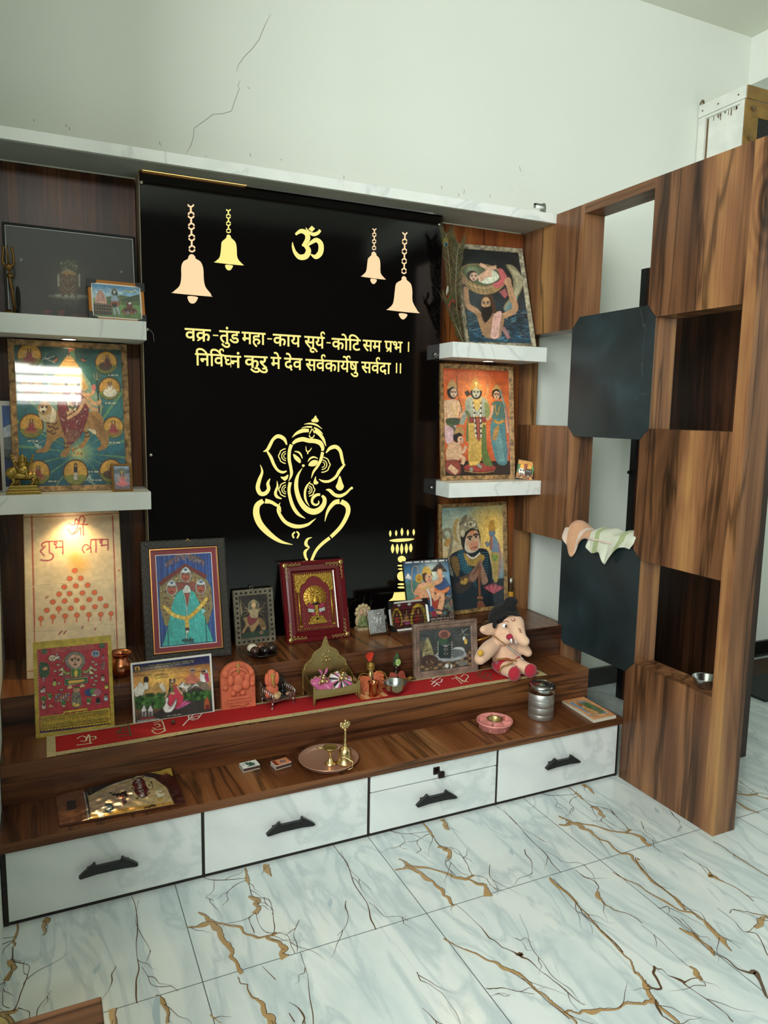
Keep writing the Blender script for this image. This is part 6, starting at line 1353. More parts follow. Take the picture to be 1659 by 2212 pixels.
# 18 silver embossed plaque in a clear stand
t = thing('silver_plaque', 'small embossed silver plaque in a clear plastic stand beside the triptych', 'plaque', (0.815, -0.262, T3)); t.rotation_euler = (R_(-18), 0, R_(1))
m = MB(); m.span(-.035, .035, 0, .0015, .008, .099, bev=.0006)
for k in range(24): 
    z = .018 + k * .0034; m.tube([(-.029, -.0003, z), (.029, -.0003, z + .004 * (k % 2))], .0006, 4)
P = [(-.02, .07), (-.014, .078), (-.008, .07), (-.012, .06), (-.02, .055), (-.016, .045), (-.006, .048), (.0, .06), (.004, .07), (.012, .075), (.018, .068), (.012, .058), (.016, .048), (.006, .04), (-.004, .036), (-.014, .034)]
m.tube([(p[0], -.0012, p[1]) for p in cr(P, 4)], .0016, 6); m.tube([(p[0] * .8 + .003, -.0012, p[1] - .006) for p in cr(P[::-1], 4)], .0012, 6); m.ball((.012, -.001, .082), (.005, .002, .005))
m.build('plate', mat('embossed_silver', 'c4c6c6', .28, .85, bump=.5, bscale=200), t)
m = MB(); m.span(-.042, .042, .0018, .0035, 0.002, .106); m.span(-.042, .042, -.022, .0035, 0.0, .002); m.span(-.042, -.040, -.004, .0035, .002, .106); m.span(.040, .042, -.004, .0035, .002, .106)
q = m.build('stand', clear_mat('clear_acrylic', .03), t)
# ------------------------------------------------------------------ backlit black panel
glow_y = mat('backlit_yellow_diffuser', '3a3420', 0.6, emit='fff08a', es=0.97)
glow_o = mat('backlit_orange_diffuser', '3a2c20', 0.6, emit='ffdcaa', es=0.97)
gloss_black = mat('gloss_black_acrylic', '070505', 0.07, spec=0.5)
t = thing('backlit_panel', 'tall gloss black panel with glowing bells, verse and line figure, centre of altar', 'panel', (0.555, -0.10, T3))
local(MB().span(-0.0150, 1.1250, YP, YP + .004, T3 + .0005, 2.1145), 'face', gloss_black, t)
local(MB().span(-0.0165, 1.1262, YP + .0045, -0.001, T3 + .0005, 2.1145), 'box', mat('beige_edge_board', '9c8c74', .5), t)
local(MB().span(-0.0168, -0.0152, YP - .0005, YP + .0044, T3 + .0005, 2.1145), 'edge_strip', mat('pale_edge_strip', 'b5a68c', .4), t)
for u, v in ((305, 394), (949, 485), (326, 983), (318, 712), (940, 765), (932, 1053)):
    q = at(u, v, 1, YP - .002); m = MB(); m.lathe([(0, .005), (.0045, .0042), (.006, .002), (.006, 0)], 16, M=Matrix.Translation(q) @ Matrix.Rotation(R_(90), 4, 'X')); local(m, 'screw', bolt, t)
m = MB(); q = at(318, 712, 1, YP - .006); q2 = at(333, 738, 1, YP - .02); m.tube([q, q + Vector((.008, -.006, -.001)), q + Vector((.018, -.010, -.014)), q2], .0009, 5); local(m, 'loose_wire', mat('grey_wire', '8d8d88', .4), t)
m = MB(); q = at(940, 767, 1, YP - .006); m.tube([q + Vector((.006 * math.cos(k), -.002, .007 * math.sin(k))) for k in np.linspace(.5, 5, 10)] + [q + Vector((.016, -.004, .004))], .0009, 5); local(m, 'loose_wire', mat('grey_wire'), t)
def pan(p, ox, oy, sc):
    q = at(ox + p[0] / sc, oy + p[1] / sc, 1, YP); return (q.x, q.z)
fz = lambda x, z, w: (x, YP - .0002 - w, z)
class Cut:
    def __init__(s, ox, oy, sc): s.o = (ox, oy, sc); s.m = MB()
    def poly(s, pts, sm=0):
        P = [pan(p, *s.o) for p in (cr(pts, sm, True) if sm else pts)]; s.m.prism(P, fz, 0, .0006); return s
    def stroke(s, pts, n=6):
        P = []
        for p in cr(pts, n):
            x, z = pan(p, *s.o); x2, _ = pan((p[0] + 10, p[1]), *s.o); P.append((x, z, max(p[2], .5) * (x2 - x) / 10))
        L, R = ribbon(P); s.m.thick_strip(L, R, fz, .0006); return s
    def ell(s, x, y, rx, ry, a0=0, a1=360):
        return s.poly([(x + rx * math.cos(R_(k)), y + ry * math.sin(R_(k))) for k in np.linspace(a0, a1, 25)[:-1 if a1 - a0 == 360 else None]])
    def build(s, name, m_): return local(s.m, name, m_, t)
B = (340, 420, 2.6758)
bells = [
 ([(180, 358), (190, 347), (205, 347), (218, 360), (222, 372), (250, 390), (265, 430), (268, 490), (278, 535), (308, 574), (310, 586), (303, 590), (97, 571), (92, 564), (98, 557), (128, 528), (138, 480), (138, 420), (150, 388), (175, 373)], [(177, 588), (231, 593), (229, 610), (218, 626), (203, 631), (188, 626), (178, 610)], (193, 55, 200, 332, 34, 4), glow_o),
 ([(400, 238), (411, 232), (423, 240), (427, 252), (450, 275), (458, 310), (460, 355), (470, 380), (490, 402), (488, 410), (338, 394), (336, 387), (360, 362), (368, 310), (372, 275), (397, 252)], [(393, 407), (434, 411), (432, 425), (422, 437), (411, 439), (398, 430)], (410, 84, 411, 222, 24, 3), glow_y),
 ([(1238, 338), (1250, 330), (1263, 340), (1266, 352), (1282, 370), (1288, 400), (1290, 455), (1312, 484), (1310, 492), (1186, 476), (1184, 469), (1206, 445), (1213, 400), (1218, 370), (1236, 352)], [(1232, 488), (1266, 492), (1263, 508), (1250, 518), (1236, 509)], (1254, 195, 1252, 320, 21, 3), glow_o),
 ([(1412, 480), (1425, 472), (1438, 482), (1441, 495), (1465, 518), (1473, 560), (1475, 620), (1505, 676), (1503, 686), (1336, 669), (1334, 661), (1362, 630), (1372, 560), (1380, 515), (1410, 495)], [(1397, 687), (1442, 692), (1438, 710), (1420, 723), (1403, 711)], (1430, 216, 1425, 458, 26, 4), glow_o)]
for i, (bp_, cp, ch, mm) in enumerate(bells):
    c = Cut(*B); c.poly(bp_, 3); q = c.build('bell_sign', mm); q['label'] = 'glowing bell with chain'
    c2 = Cut(*B); c2.poly(cp, 3); k = c2.m.build('clapper_sign', mm, q)
    c3 = Cut(*B); x0_, y0_, x1_, y1_, w, n = ch; L = (y1_ - y0_) / (n + .27); h = w / 2 * .86; tk = w * .26
    for j in range(n + 1):
        xx = x0_ + (x1_ - x0_) * j / n; yc = y0_ + L * j     # ring split by the stencil bridges at its sides, bar to the next ring
        if j: c3.stroke([(xx - h, yc - L * .04, tk), (xx - h * .9, yc - L * .17, tk), (xx, yc - L * .25, tk), (xx + h * .9, yc - L * .17, tk), (xx + h, yc - L * .04, tk)], 3)
        c3.stroke([(xx - h, yc + L * .04, tk), (xx - h * .9, yc + L * .17, tk), (xx, yc + L * .25, tk), (xx + h * .9, yc + L * .17, tk), (xx + h, yc + L * .04, tk)], 3)
        if j < n: c3.poly([(xx - tk * .6, yc + L * .2), (xx + tk * .6, yc + L * .2), (xx + tk * .6, yc + L * .8), (xx - tk * .6, yc + L * .8)])
    c3.m.build('chain_sign', glow_y if mm is glow_y else glow_o, q)
c = Cut(*B)
c.stroke([(798, 232, 12), (830, 212, 22), (862, 226, 28), (868, 258, 28), (850, 286, 20), (836, 296, 8)])
c.stroke([(838, 291, 10), (858, 300, 22), (873, 325, 30), (858, 357, 30), (822, 362, 28), (795, 335, 20), (783, 300, 12), (781, 276, 3)])
c.stroke([(868, 296, 10), (890, 278, 18), (920, 264, 24), (944, 288, 30), (942, 335, 30), (915, 361, 24), (886, 346, 5)])
c.stroke([(857, 192, 3), (876, 218, 13), (902, 231, 19), (928, 222, 17), (941, 206, 14)]); c.poly([(892, 181), (911, 198), (893, 217), (873, 201)])
c.build('om_sign', glow_y)
# verse, two lines; word by word along the head line
def strip_word(body, L, Rr, H=26.6, bold=.016, extra=(), clip=None, row=0):
    V, T = text_tris(body, bold); a = at(*L, 1, YP); b = at(*Rr, 1, YP)
    V0, _ = text_tris('व', bold); top = V0[:, 1].max(); sy = (at(400, 706, 1, YP).z - at(400, 706 + H, 1, YP).z) / top
    V = V.copy()
    if clip: V[:, 0] = np.minimum(V[:, 0], V[:, 0].min() + clip * (V[:, 0].max() - V[:, 0].min()))
    x0, x1 = V[:, 0].min(), V[:, 0].max()
    zh = (a.z + b.z) / 2; sx = (b.x - a.x) / (x1 - x0)
    m = MB(); vs = [m.v((a.x + (x - x0) * sx, YP - .0008, zh + (y - top) * sy)) for x, y in V]
    for tr in T: m._f([vs[i] for i in tr])
    for st in extra:
        P = [(a.x + (x - x0) * sx, zh + (y * top - top) * sy, w * top * sy) for x, y, w in cr(st, 5)]
        l, r = ribbon(P); m.strip(l, r, lambda x, z: (x, YP - .0009, z))
    local(m, 'verse_word', glow_y, panel_t, fix=False)
panel_t = t
def reph(x, s=1.0): return [(x, .96, .16), (x - .07, 1.16, .14), (x - .04, 1.36, .15), (x + .08, 1.40, .15), (x + .14, 1.28, .10), (x + .12, 1.20, .05)]
def rakar(x): return [(x, .36, .13), (x - .16, .16, .13), (x - .30, .02, .13)]
w_ = prefix_w
strip_word('वक', (398.8, 706.5), (455.5, 713.5), extra=[rakar(w_('व') + .36)])
strip_word('तुंड', (473.3, 711.5), (517.6, 717.5)); strip_word('महा', (521.8, 714.5), (573.6, 721)); strip_word('काय', (589.2, 719.5), (650, 725.9))
strip_word('सूय', (657.2, 723.8), (701.4, 729.8), extra=[reph(w_('सूय') - .15)])
strip_word('कोिट', (716.3, 728), (779.2, 735.3)); strip_word('सम', (783.4, 732), (824.2, 737.6)); strip_word('पभ', (830.4, 734.8), (869.6, 739.2), extra=[rakar(w_('प') - .14)])
for (x, y, x2, y2) in ((460, 722, 471.5, 726), (577.2, 729, 587.5, 734), (705.2, 738, 714.3, 742)):
    a, b = at(x, (y + y2) / 2, 1, YP), at(x2, (y + y2) / 2 + 1, 1, YP); local(MB().box(((a.x + b.x) / 2, YP - .0005, (a.z + b.z) / 2), (b.x - a.x, .0006, .0042)), 'verse_hyphen', glow_y, panel_t)
def danda(row, u, v0, v1):
    a, b = at(u, v0, 1, YP), at(u, v1, 1, YP); local(MB().box(((a.x + b.x) / 2, YP - .0005, (a.z + b.z) / 2), (.0052, .0006, a.z - b.z)), 'verse_stroke', glow_y, panel_t)
danda(0, 882.4, 738.5, 760)
# second line; the conjunct is set from its two halves
k = w_('िनिव'); kg = w_('घ')
strip_word('िनिव', (421, 761.3), (484, 766.6), row=1, extra=[reph(k - .16)])
strip_word('घ', (483, 766.4), (499, 767.8), row=1, clip=.72); strip_word('नं', (496, 767.4), (520.8, 769.2), row=1)
strip_word('कुरु', (527.3, 766.3), (578.3, 771.5), row=1); strip_word('मे', (584.5, 769.2), (607.3, 773), row=1); strip_word('देव', (613.5, 771.2), (653.3, 775.5), row=1)
strip_word('सवकायेषु', (659.6, 773.4), (774, 782.3), row=1, extra=[reph(w_('सव') - .15), reph(w_('सवकाय') - .10)])
strip_word('सवदा', (780.3, 779.6), (844.5, 785.4), row=1, extra=[reph(w_('सव') - .15)])
danda(1, 856.5, 784, 806); danda(1, 865, 784.6, 806.8)
# elephant-headed line figure
G = (500, 860, 3.7705)
c = Cut(*G)
for st in [
 [(592, 213, 3), (640, 207, 13), (690, 218, 14), (738, 251, 3)], [(571, 243, 3), (610, 234, 10), (655, 236, 14)], [(672, 240, 12), (710, 262, 14), (745, 293, 3)],
 [(493, 320, 3), (530, 287, 20), (580, 265, 30), (630, 264, 26)], [(676, 266, 26), (712, 288, 28), (748, 335, 22), (770, 392, 3)],
 [(656, 250, 8), (640, 282, 8), (634, 292, 7)], [(662, 252, 8), (674, 285, 7)], [(632, 300, 8), (640, 318, 9), (655, 324, 9), (670, 312, 8), (674, 298, 7)],
 [(497, 372, 18), (530, 347, 30), (580, 335, 34), (630, 346, 34), (680, 350, 34), (722, 366, 36), (742, 402, 28), (740, 430, 18)],
 [(488, 378, 28), (472, 430, 26), (470, 500, 26), (482, 560, 24), (488, 620, 22), (466, 676, 4)], [(742, 440, 24), (728, 500, 24), (700, 555, 20), (668, 600, 16), (650, 652, 3)],
 [(450, 380, 10), (428, 332, 28), (380, 310, 30), (340, 335, 24), (315, 380, 26), (292, 420, 24), (258, 436, 3)], [(290, 432, 14), (320, 480, 24), (345, 540, 24), (375, 585, 20), (415, 604, 20), (449, 594, 10)],
 [(770, 446, 8), (803, 408, 26), (850, 397, 30), (885, 430, 26), (900, 490, 24), (912, 535, 18), (928, 546, 4)], [(916, 548, 16), (880, 590, 24), (850, 640, 22), (800, 675, 20), (750, 678, 18), (712, 660, 4)],
 [(513, 434, 6), (545, 440, 13), (566, 462, 13), (577, 492, 5)], [(622, 518, 4), (640, 492, 13), (670, 480, 13), (704, 492, 5)],
 [(606, 392, 4), (609, 424, 8), (622, 438, 10), (640, 424, 8), (653, 404, 4)], [(622, 436, 10), (621, 456, 10)],
 [(577, 570, 3), (545, 620, 18), (528, 680, 30), (530, 750, 34), (555, 830, 38), (600, 895, 42), (660, 925, 46), (715, 910, 44), (752, 865, 36), (757, 820, 30), (737, 794, 18)],
 [(722, 786, 18), (695, 788, 22), (668, 806, 24), (656, 832, 20), (662, 858, 18), (688, 870, 16), (710, 856, 12), (708, 834, 5)],
 [(478, 685, 26), (468, 750, 24), (480, 820, 26), (505, 890, 28), (545, 945, 24), (600, 980, 4)], [(642, 678, 3), (612, 720, 16), (598, 770, 18), (605, 830, 16), (634, 880, 3)],
 [(234, 543, 3), (250, 600, 18), (226, 670, 30), (214, 730, 34), (235, 776, 34), (275, 776, 32), (302, 740, 28), (296, 695, 24), (314, 656, 6)], [(370, 674, 3), (374, 720, 16), (358, 770, 22), (370, 802, 22), (408, 820, 8)],
 [(258, 836, 36), (212, 872, 46), (202, 940, 52), (230, 1020, 50), (290, 1090, 44), (360, 1145, 32), (420, 1175, 20), (498, 1193, 3)],
 [(274, 838, 40), (320, 846, 28), (360, 868, 24), (390, 888, 20), (402, 930, 4)], [(396, 850, 3), (378, 905, 20), (400, 960, 26), (440, 1010, 28), (500, 1040, 32), (560, 1045, 28), (620, 1030, 22), (655, 1005, 14), (687, 980, 3)],
 [(880, 842, 38), (840, 850, 34), (800, 892, 28), (776, 940, 18), (760, 1005, 3)], [(892, 842, 38), (938, 872, 38), (950, 922, 36), (925, 990, 32), (880, 1060, 30), (810, 1130, 28)],
 [(800, 1138, 26), (740, 1185, 26), (690, 1240, 24), (657, 1310, 22), (648, 1345, 22)], [(768, 746, 4), (800, 752, 24), (840, 787, 26), (885, 796, 26), (930, 776, 20), (965, 742, 16), (980, 732, 20), (988, 728, 10)],
 [(655, 1134, 3), (618, 1150, 18), (606, 1190, 26), (636, 1218, 8)], [(634, 1218, 4), (600, 1250, 24), (602, 1290, 20), (618, 1322, 16)],
 [(516, 1090, 12), (498, 1112, 14), (508, 1140, 12)], [(530, 1086, 12), (548, 1108, 14), (534, 1142, 12)]]: c.stroke(st)
c.poly([(685, 141), (696, 162), (709, 180), (702, 196), (660, 194), (650, 180), (668, 165)], 3)
for P in ([(502, 455), (530, 468), (562, 500), (560, 530), (530, 512), (510, 488)], [(626, 548), (645, 516), (672, 504), (704, 512), (690, 545), (660, 556)], [(400, 641), (432, 640), (461, 622), (458, 652), (436, 673), (415, 660)], [(668, 682), (686, 636), (690, 668), (709, 688), (692, 703), (672, 699)], [(882, 632), (904, 690), (915, 722), (896, 750), (868, 748), (849, 722), (862, 690)]): c.poly(P, 3)
c.ell(585, 550, 11, 11)
for cx_, cy_, r0, a0, a1 in ((446, 472, 60, 95, 265), (738, 542, 62, -80, 95), (446, 744, 58, 95, 265), (622, 746, 54, -75, 80)):
    for r, w in ((r0, 8), (r0 * .62, 7), (r0 * .34, 6)):
        c.stroke([(cx_ + (r + (4 * math.cos(R_(k * 8)) if r == r0 else 0)) * math.cos(R_(k)), cy_ + r * math.sin(R_(k)), w) for k in np.linspace(a0, a1, 12)], 3)
c.build('line_figure_sign', glow_y)
c = Cut(*G)
for x, y, rx, ry in ((1293, 1103, 10, 27), (1341, 1100, 9, 25), (1388, 1090, 11, 33), (1436, 1096, 9, 26), (1484, 1092, 10, 27), (1312, 1226, 14, 38), (1350, 1228, 13, 42), (1386, 1228, 13, 44), (1424, 1225, 13, 42), (1460, 1220, 14, 36)):
    c.poly([(x, y - ry), (x + rx, y), (x, y + ry), (x - rx, y)], 5)
c.poly([(1284, 1160), (1340, 1146), (1440, 1142), (1490, 1146), (1440, 1164), (1340, 1172)], 3)
c.ell(1387, 1312, 33, 28); c.ell(1386, 1364, 36, 8); c.ell(1386, 1392, 32, 7); c.ell(1387, 1450, 38, 40); c.ell(1386, 1515, 34, 8); c.ell(1386, 1542, 34, 8)
c.poly([(1325, 1582), (1446, 1576), (1452, 1615), (1492, 1640), (1280, 1652), (1312, 1625)])
c.build('lamp_sign', glow_y)
panel_thing = t

# ------------------------------------------------------------------ cream cloth board with red writing
def art_cloth():
    a = Art([(205, 120), (995, 90), (1090, 1490), (235, 1512)], 150, 270, 'd9c6a4')
    a.noise(.05, 5); a.noise(.05, 20)
    for x0_, x1_ in ((268, 300), (945, 1012)): a.line([(x0_, 130), (x0_ + (x1_ - x0_) * .45, 700), (x1_, 1470)], 10, 'a3331f', .9)
    a.line([(205, 146), (600, 132), (1000, 108)], 7, 'a3331f', .8, 0); a.line([(235, 1448), (300, 1446)], 6, 'a3331f')
    a.line([(222, 722), (600, 704), (980, 690)], 4, 'b5a07c', .9); a.line([(222, 728), (600, 710), (980, 696)], 3, 'efe2c8', .8)
    a.glow(660, 550, 130, 'e0962a', .55, 1); a.glow(620, 490, 80, 'e08a2a', .5, 1)
    rr = '8f2a3a'
    for st in [[(570, 190), (600, 210), (640, 200), (690, 205), (735, 205)], [(620, 205), (630, 160), (650, 180), (640, 240), (600, 290), (575, 260), (560, 240)], [(600, 290), (640, 270), (668, 230), (675, 295)], [(690, 205), (697, 300)], [(660, 195), (662, 150), (690, 135), (705, 165), (690, 200)],
               [(400, 348), (460, 345), (525, 345)], [(410, 348), (375, 352), (350, 372), (360, 392), (380, 385), (366, 402), (340, 425), (352, 445), (372, 470)], [(410, 348), (412, 445)], [(412, 448), (436, 452), (444, 478), (425, 502), (380, 508), (336, 500)], [(522, 345), (524, 460)], [(452, 366), (456, 354), (470, 354), (470, 368), (456, 374), (450, 366)], [(456, 374), (472, 392), (462, 404)], [(458, 402), (490, 398), (522, 396)],
               [(755, 335), (830, 335), (912, 335)], [(745, 395), (725, 378), (705, 382), (690, 402), (690, 428), (708, 450)], [(720, 425), (742, 412), (755, 400), (760, 340)], [(760, 400), (762, 450)], [(803, 337), (806, 450)], [(908, 335), (910, 430)], [(838, 356), (842, 344), (856, 344), (856, 358), (842, 364), (836, 356)], [(842, 364), (858, 380), (848, 392)], [(844, 391), (876, 386), (908, 384)],
               [(495, 1150), (505, 1130), (525, 1120)], [(535, 1150), (545, 1130), (560, 1120)], [(690, 1110), (700, 1085)], [(800, 1130), (812, 1108)]]: a.line(st, 11, rr, .9)
    rows = [[(625, 600)], [(583, 668), (677, 668)], [(537, 737), (634, 732), (736, 729)], [(494, 798), (582, 797), (692, 796), (796, 796)], [(443, 862), (541, 859), (642, 857), (751, 857), (847, 853)], [(393, 932), (492, 922), (594, 925), (695, 926), (801, 922), (897, 919)], [(345, 1000), (444, 991), (546, 989), (646, 987), (750, 989), (853, 992), (944, 990)]]
    for i, r in enumerate(rows):
        for x, y in r:
            a.ell(x, y, 25, 23, '6a4426', .75); a.ell(x, y, 21, 19, 'e0693a')
            if i == 6: a.line([(x + 2, y + 20), (x - 4, y + 45), (x, y + 62)], 11, 'd0603a')
            if i == 5 and x == 492: a.line([(x, y + 20), (x + 2, y + 45)], 12, 'd0603a')
    a.line([(380, 830), (405, 810)], 10, 'b5502f'); a.ell(1010, 610, 10, 8, 'd0702a')
    return a
t = thing('cloth_board', 'tall cream cloth covered board with red lettering and orange dot pyramid, left niche', 'board', (-0.264, -0.282, T3)); t.rotation_euler = (Matrix.Rotation(R_(-2.2), 3, 'Z') @ Matrix.Rotation(R_(-22), 3, 'X')).to_euler()
m = MB(); m.box((0, .011, .272), (.302, .020, .544), bev=.006); m.build('board', mat('cream_canvas', 'cdb68d', .9, bump=.3, bscale=300), t)
art_cloth().mesh('painted_cloth', .296, .538, matte, t, y=.0004, z0=.003, fin=False)

# ------------------------------------------------------------------ metals and small helpers
copper = mat('polished_copper', 'b5714f', .22, 1.0); brass = mat('old_brass', 'b5a06c', .38, 1.0, bump=.2, bscale=90); brass2 = mat('bright_brass', 'd6bd86', .28, 1.0); steel = mat('stainless_steel', 'a9abaa', .2, 1.0); silver = mat('oxidised_silver', 'c0c1c3', .34, 1.0)
vermil = mat('orange_vermilion_stone', 'cf6a4a', .75, var=.22, vscale=30, bump=.3, bscale=110)

# copper pot
t = thing('copper_pot', 'round copper water pot with flared rim beside the red folk print', 'pot', (-0.139, -0.352, T3))
MB().lathe([(0, .001), (.018, 0), (.024, .003), (.037, .016), (.041, .032), (.037, .048), (.027, .060), (.0245, .065), (.026, .069), (.033, .076), (.037, .079), (.0365, .080), (.030, .076), (.0235, .068), (.0225, .063), (.034, .047), (.038, .032), (.034, .016), (0, .005)], 40).build('body', copper, t)
# saucer of stones
t = thing('saucer', 'dark saucer holding six polished stones, in front of the small tin frame', 'plate', (0.336, -0.318, T3))
MB().lathe([(0, .001), (.03, 0), (.034, .003), (.054, .009), (.056, .012), (.053, .012), (.034, .006), (0, .005)], 36).build('dish', mat('dark_glazed_dish', '2f251e', .2, .4), t)
for i, (dx, dy, r, col, lb) in enumerate([(-.030, .018, (.019, .016, .015), 'd9cfbd', 'cream white polished stone, at back left of the saucer'), (.004, .028, (.019, .015, .014), '6a3f26', 'reddish brown polished stone, at back of the saucer'), (-.030, -.016, (.019, .016, .015), '3a2620', 'dark brown polished stone, at front left of the saucer'), (.003, -.020, (.020, .017, .014), '14110f', 'black polished stone, at front middle of the saucer'), (.033, -.006, (.020, .017, .015), '2a1e19', 'blackish brown stone with pale spot, at front right of the saucer'), (.037, .024, (.014, .013, .013), '100e0d', 'small black stone at the back right of the saucer')]):
    _st = MB().ball((0, 0, r[2]), r).build('polished_stone', mat('stone_' + col, col, .12, coat=.3), None, loc=(.336 + dx, -.318 + dy, T3 + .008), rot=(0, 0, i * .7)); tag(_st, lb, 'stone', 'polished stones on the saucer')
# orange stone relief
def arch(w, h, n=16): 
    return [(-w / 2, 0), (w / 2, 0), (w / 2, h * .66)] + [(w / 2 * math.cos(R_(k)), h * .66 + h * .34 * math.sin(R_(k))) for k in np.linspace(0, 180, n)][1:-1] + [(-w / 2, h * .66)]
t = thing('stone_relief', 'arched orange painted stone relief standing on the red runner', 'relief', (0.217, -0.463, T2)); t.rotation_euler = (R_(-7), 0, R_(-2))
m = MB(); m.prism(arch(.114, .156), lambda u, v, w: (u, w, v), 0, .026)
m.build('slab', vermil, t, bevel=.003)
m = MB()
for c_, r in [((0, -.004, .095), (.017, .012, .022)), ((-.005, -.006, .072), (.018, .012, .015)), ((.024, -.005, .080), (.014, .010, .017)), ((-.026, -.004, .100), (.011, .008, .020)), ((-.042, -.002, .122), (.012, .008, .013)), ((.044, -.002, .118), (.010, .007, .012)), ((.046, -.003, .080), (.009, .008, .010)), ((-.044, -.003, .076), (.010, .008, .010)), ((-.018, -.005, .056), (.010, .008, .010)), ((.012, -.006, .054), (.010, .008, .010)), ((.030, -.004, .104), (.010, .007, .016))]: m.ball(c_, r)
m.tube([(-.034, -.003, .105), (-.022, -.005, .130), (0, -.006, .138), (.024, -.005, .128), (.034, -.003, .108)], .006, 8)
m.tube([(-.028, -.003, .120), (-.012, -.004, .145), (.012, -.004, .146), (.030, -.003, .124)], .004, 8)
m.box((0, -.002, .040), (.072, .008, .008)); m.box((0, -.002, .028), (.080, .008, .006)); m.tube([(-.03, -.001, .012), (-.01, -.003, .017), (.015, -.003, .010), (.032, -.001, .016)], .003, 6)
m.build('carving', vermil, t)
MB().ball((0, -.006, .138), (.006, .005, .018)).build('gold_mark', mat('ochre_mark', 'a5823f', .6), t)
# silver toy seat with its idols
t = thing('toy_throne', 'tiny silver throne with railings holding an orange idol, on the red runner', 'seat', (0.348, -0.468, T2)); t.rotation_euler = (0, 0, R_(16))
w, d, zb = .092, .074, .024
m = MB(); m.span(-w / 2, w / 2, -d / 2, d / 2, zb, zb + .004); m.build('base', silver, t)
for sx in (-1, 1):
    for sy in (-1, 1):
        m = MB(); m.tube([(sx * (w / 2 - .006), sy * (d / 2 - .006), zb), (sx * (w / 2 - .004), sy * (d / 2 - .004), zb * .5), (sx * (w / 2 - .006), sy * (d / 2 - .006), .008), (sx * (w / 2), sy * (d / 2), .001)], [.004, .0025, .002, .005], 8); m.build('leg', silver, t)
for sx in (-1, 1):
    m = MB(); x = sx * (w / 2 - .002)
    m.tube([(x, -d / 2, zb), (x, -d / 2, zb + .026), (x, -d / 2 + .008, zb + .030), (x, d / 2 - .01, zb + .040), (x, d / 2, zb + .052), (x, d / 2, zb)], .002, 6)
    for k in range(5): m.tube([(x, -d / 2 + .012 + k * .012, zb), (x, -d / 2 + .012 + k * .012, zb + .034)], .0014, 5)
    m.build('side_rail', silver, t)
    m = MB(); xa = sx * (w / 2 - .014)
    m.box((xa, -d / 2, zb + .018), (.028, .002, .003)); m.box((xa, -d / 2, zb + .003), (.028, .002, .004)); m.box((xa - sx * .013, -d / 2, zb + .01), (.002, .002, .018))
    for k in (-1, 1): m.box((xa + k * .006, -d / 2, zb + .01), (.006, .002, .014))
    m.build('front_rail', silver, t)
m = MB(); m.prism([(-.03, 0), (.046, 0), (.046, .052), (.036, .056), (.030, .066), (.020, .068), (.014, .078), (.0, .082), (-.016, .074), (-.03, .06)], lambda u, v, w_2: (u, w_2, v + zb), d / 2 - .004, d / 2 - .001); m.build('back', mat('dark_silver', '5a5b5e', .35, .9), t)
base = Vector((0.348, -0.468, T2))
def on_seat(x, y, z): c_, s_ = math.cos(R_(16)), math.sin(R_(16)); return base + Vector((x * c_ - y * s_, x * s_ + y * c_, z))
t = thing('orange_idol', 'orange vermilion coated idol with golden trunk mark sitting in the silver seat', 'idol', on_seat(-.020, .006, zb + .0045))
m = MB(); m.ball((0, 0, .022), (.024, .018, .024)); m.ball((0, .002, .056), (.021, .016, .030)); m.ball((0, .002, .080), (.015, .013, .014)); m.ball((-.017, -.002, .062), (.008, .010, .022)); m.ball((.017, -.002, .062), (.008, .010, .022)); m.ball((.014, -.014, .010), (.014, .010, .011)); m.ball((-.014, -.012, .012), (.012, .010, .012))
m.build('body', vermil, t); m = MB(); m.tube([(0, -.013, .078), (-.002, -.017, .062), (.001, -.018, .048), (.005, -.018, .038)], [.007, .005, .004, .003], 8); m.ball((0, -.013, .080), (.009, .004, .005)); m.build('trunk_mark', mat('ochre_mark'), t)
o = MB().ball((0, 0, .011), (.020, .014, .011)).ball((.008, -.004, .014), (.012, .009, .009)).build('shell', mat('cream_shell', 'c9a878', .35, var=.3, vscale=60), None, loc=on_seat(-.020, -.024, zb + .0045), rot=(0, 0, .9)); tag(o, 'cream sea shell at the front of the silver seat', 'shell')
o = MB().ball((0, 0, .006), (.011, .009, .006)).build('pebble', mat('tan_pebble', 'a8826a', .4), None, loc=on_seat(.030, -.020, zb + .0045)); tag(o, 'small tan pebble in the right front corner of the silver seat', 'pebble')
t = thing('black_lingam', 'tiny black stone lingam on its spouted base in the silver seat', 'idol', on_seat(.022, .004, zb + .0045)); bs = mat('black_stone', '0f1011', .25)
MB().lathe([(0, .001), (.013, 0), (.013, .004), (.008, .008), (.012, .012), (.014, .016), (.010, .018), (0, .018)], 20).build('base', bs, t); MB().lathe([(.0075, .016), (.0075, .030), (.005, .036), (0, .038)], 16).build('pillar', bs, t)

# brass throne with two dressed dolls
TH = Vector((0.531, -0.489, T2)); t = thing('brass_throne', 'brass throne with scalloped back holding two dressed dolls, on the red runner', 'throne', TH); t.rotation_euler = (0, 0, R_(2))
w, d, h0, hs = .172, .112, .034, .062
for sx in (-1, 1):
    for sy in (-1, 1):
        hh = hs + (.008 if sy < 0 else .034)
        m = MB(); m.box((sx * (w / 2 - .004), sy * (d / 2 - .004), hh / 2), (.008, .008, hh), bev=.001); m.build('leg', brass, t)
MB().span(-w / 2 + .002, w / 2 - .002, -d / 2 + .002, d / 2 - .002, h0 - .003, h0).build('seat', brass, t)
m = MB(); pr = [(-w / 2 + .008, h0 - .008), (w / 2 - .008, h0 - .008), (w / 2 - .008, hs)] + [(x, hs - .010 * (1 - abs(x) / .078) - .003 * abs(math.sin(x * 150))) for x in np.linspace(.074, -.074, 25)] + [(-w / 2 + .008, hs)]
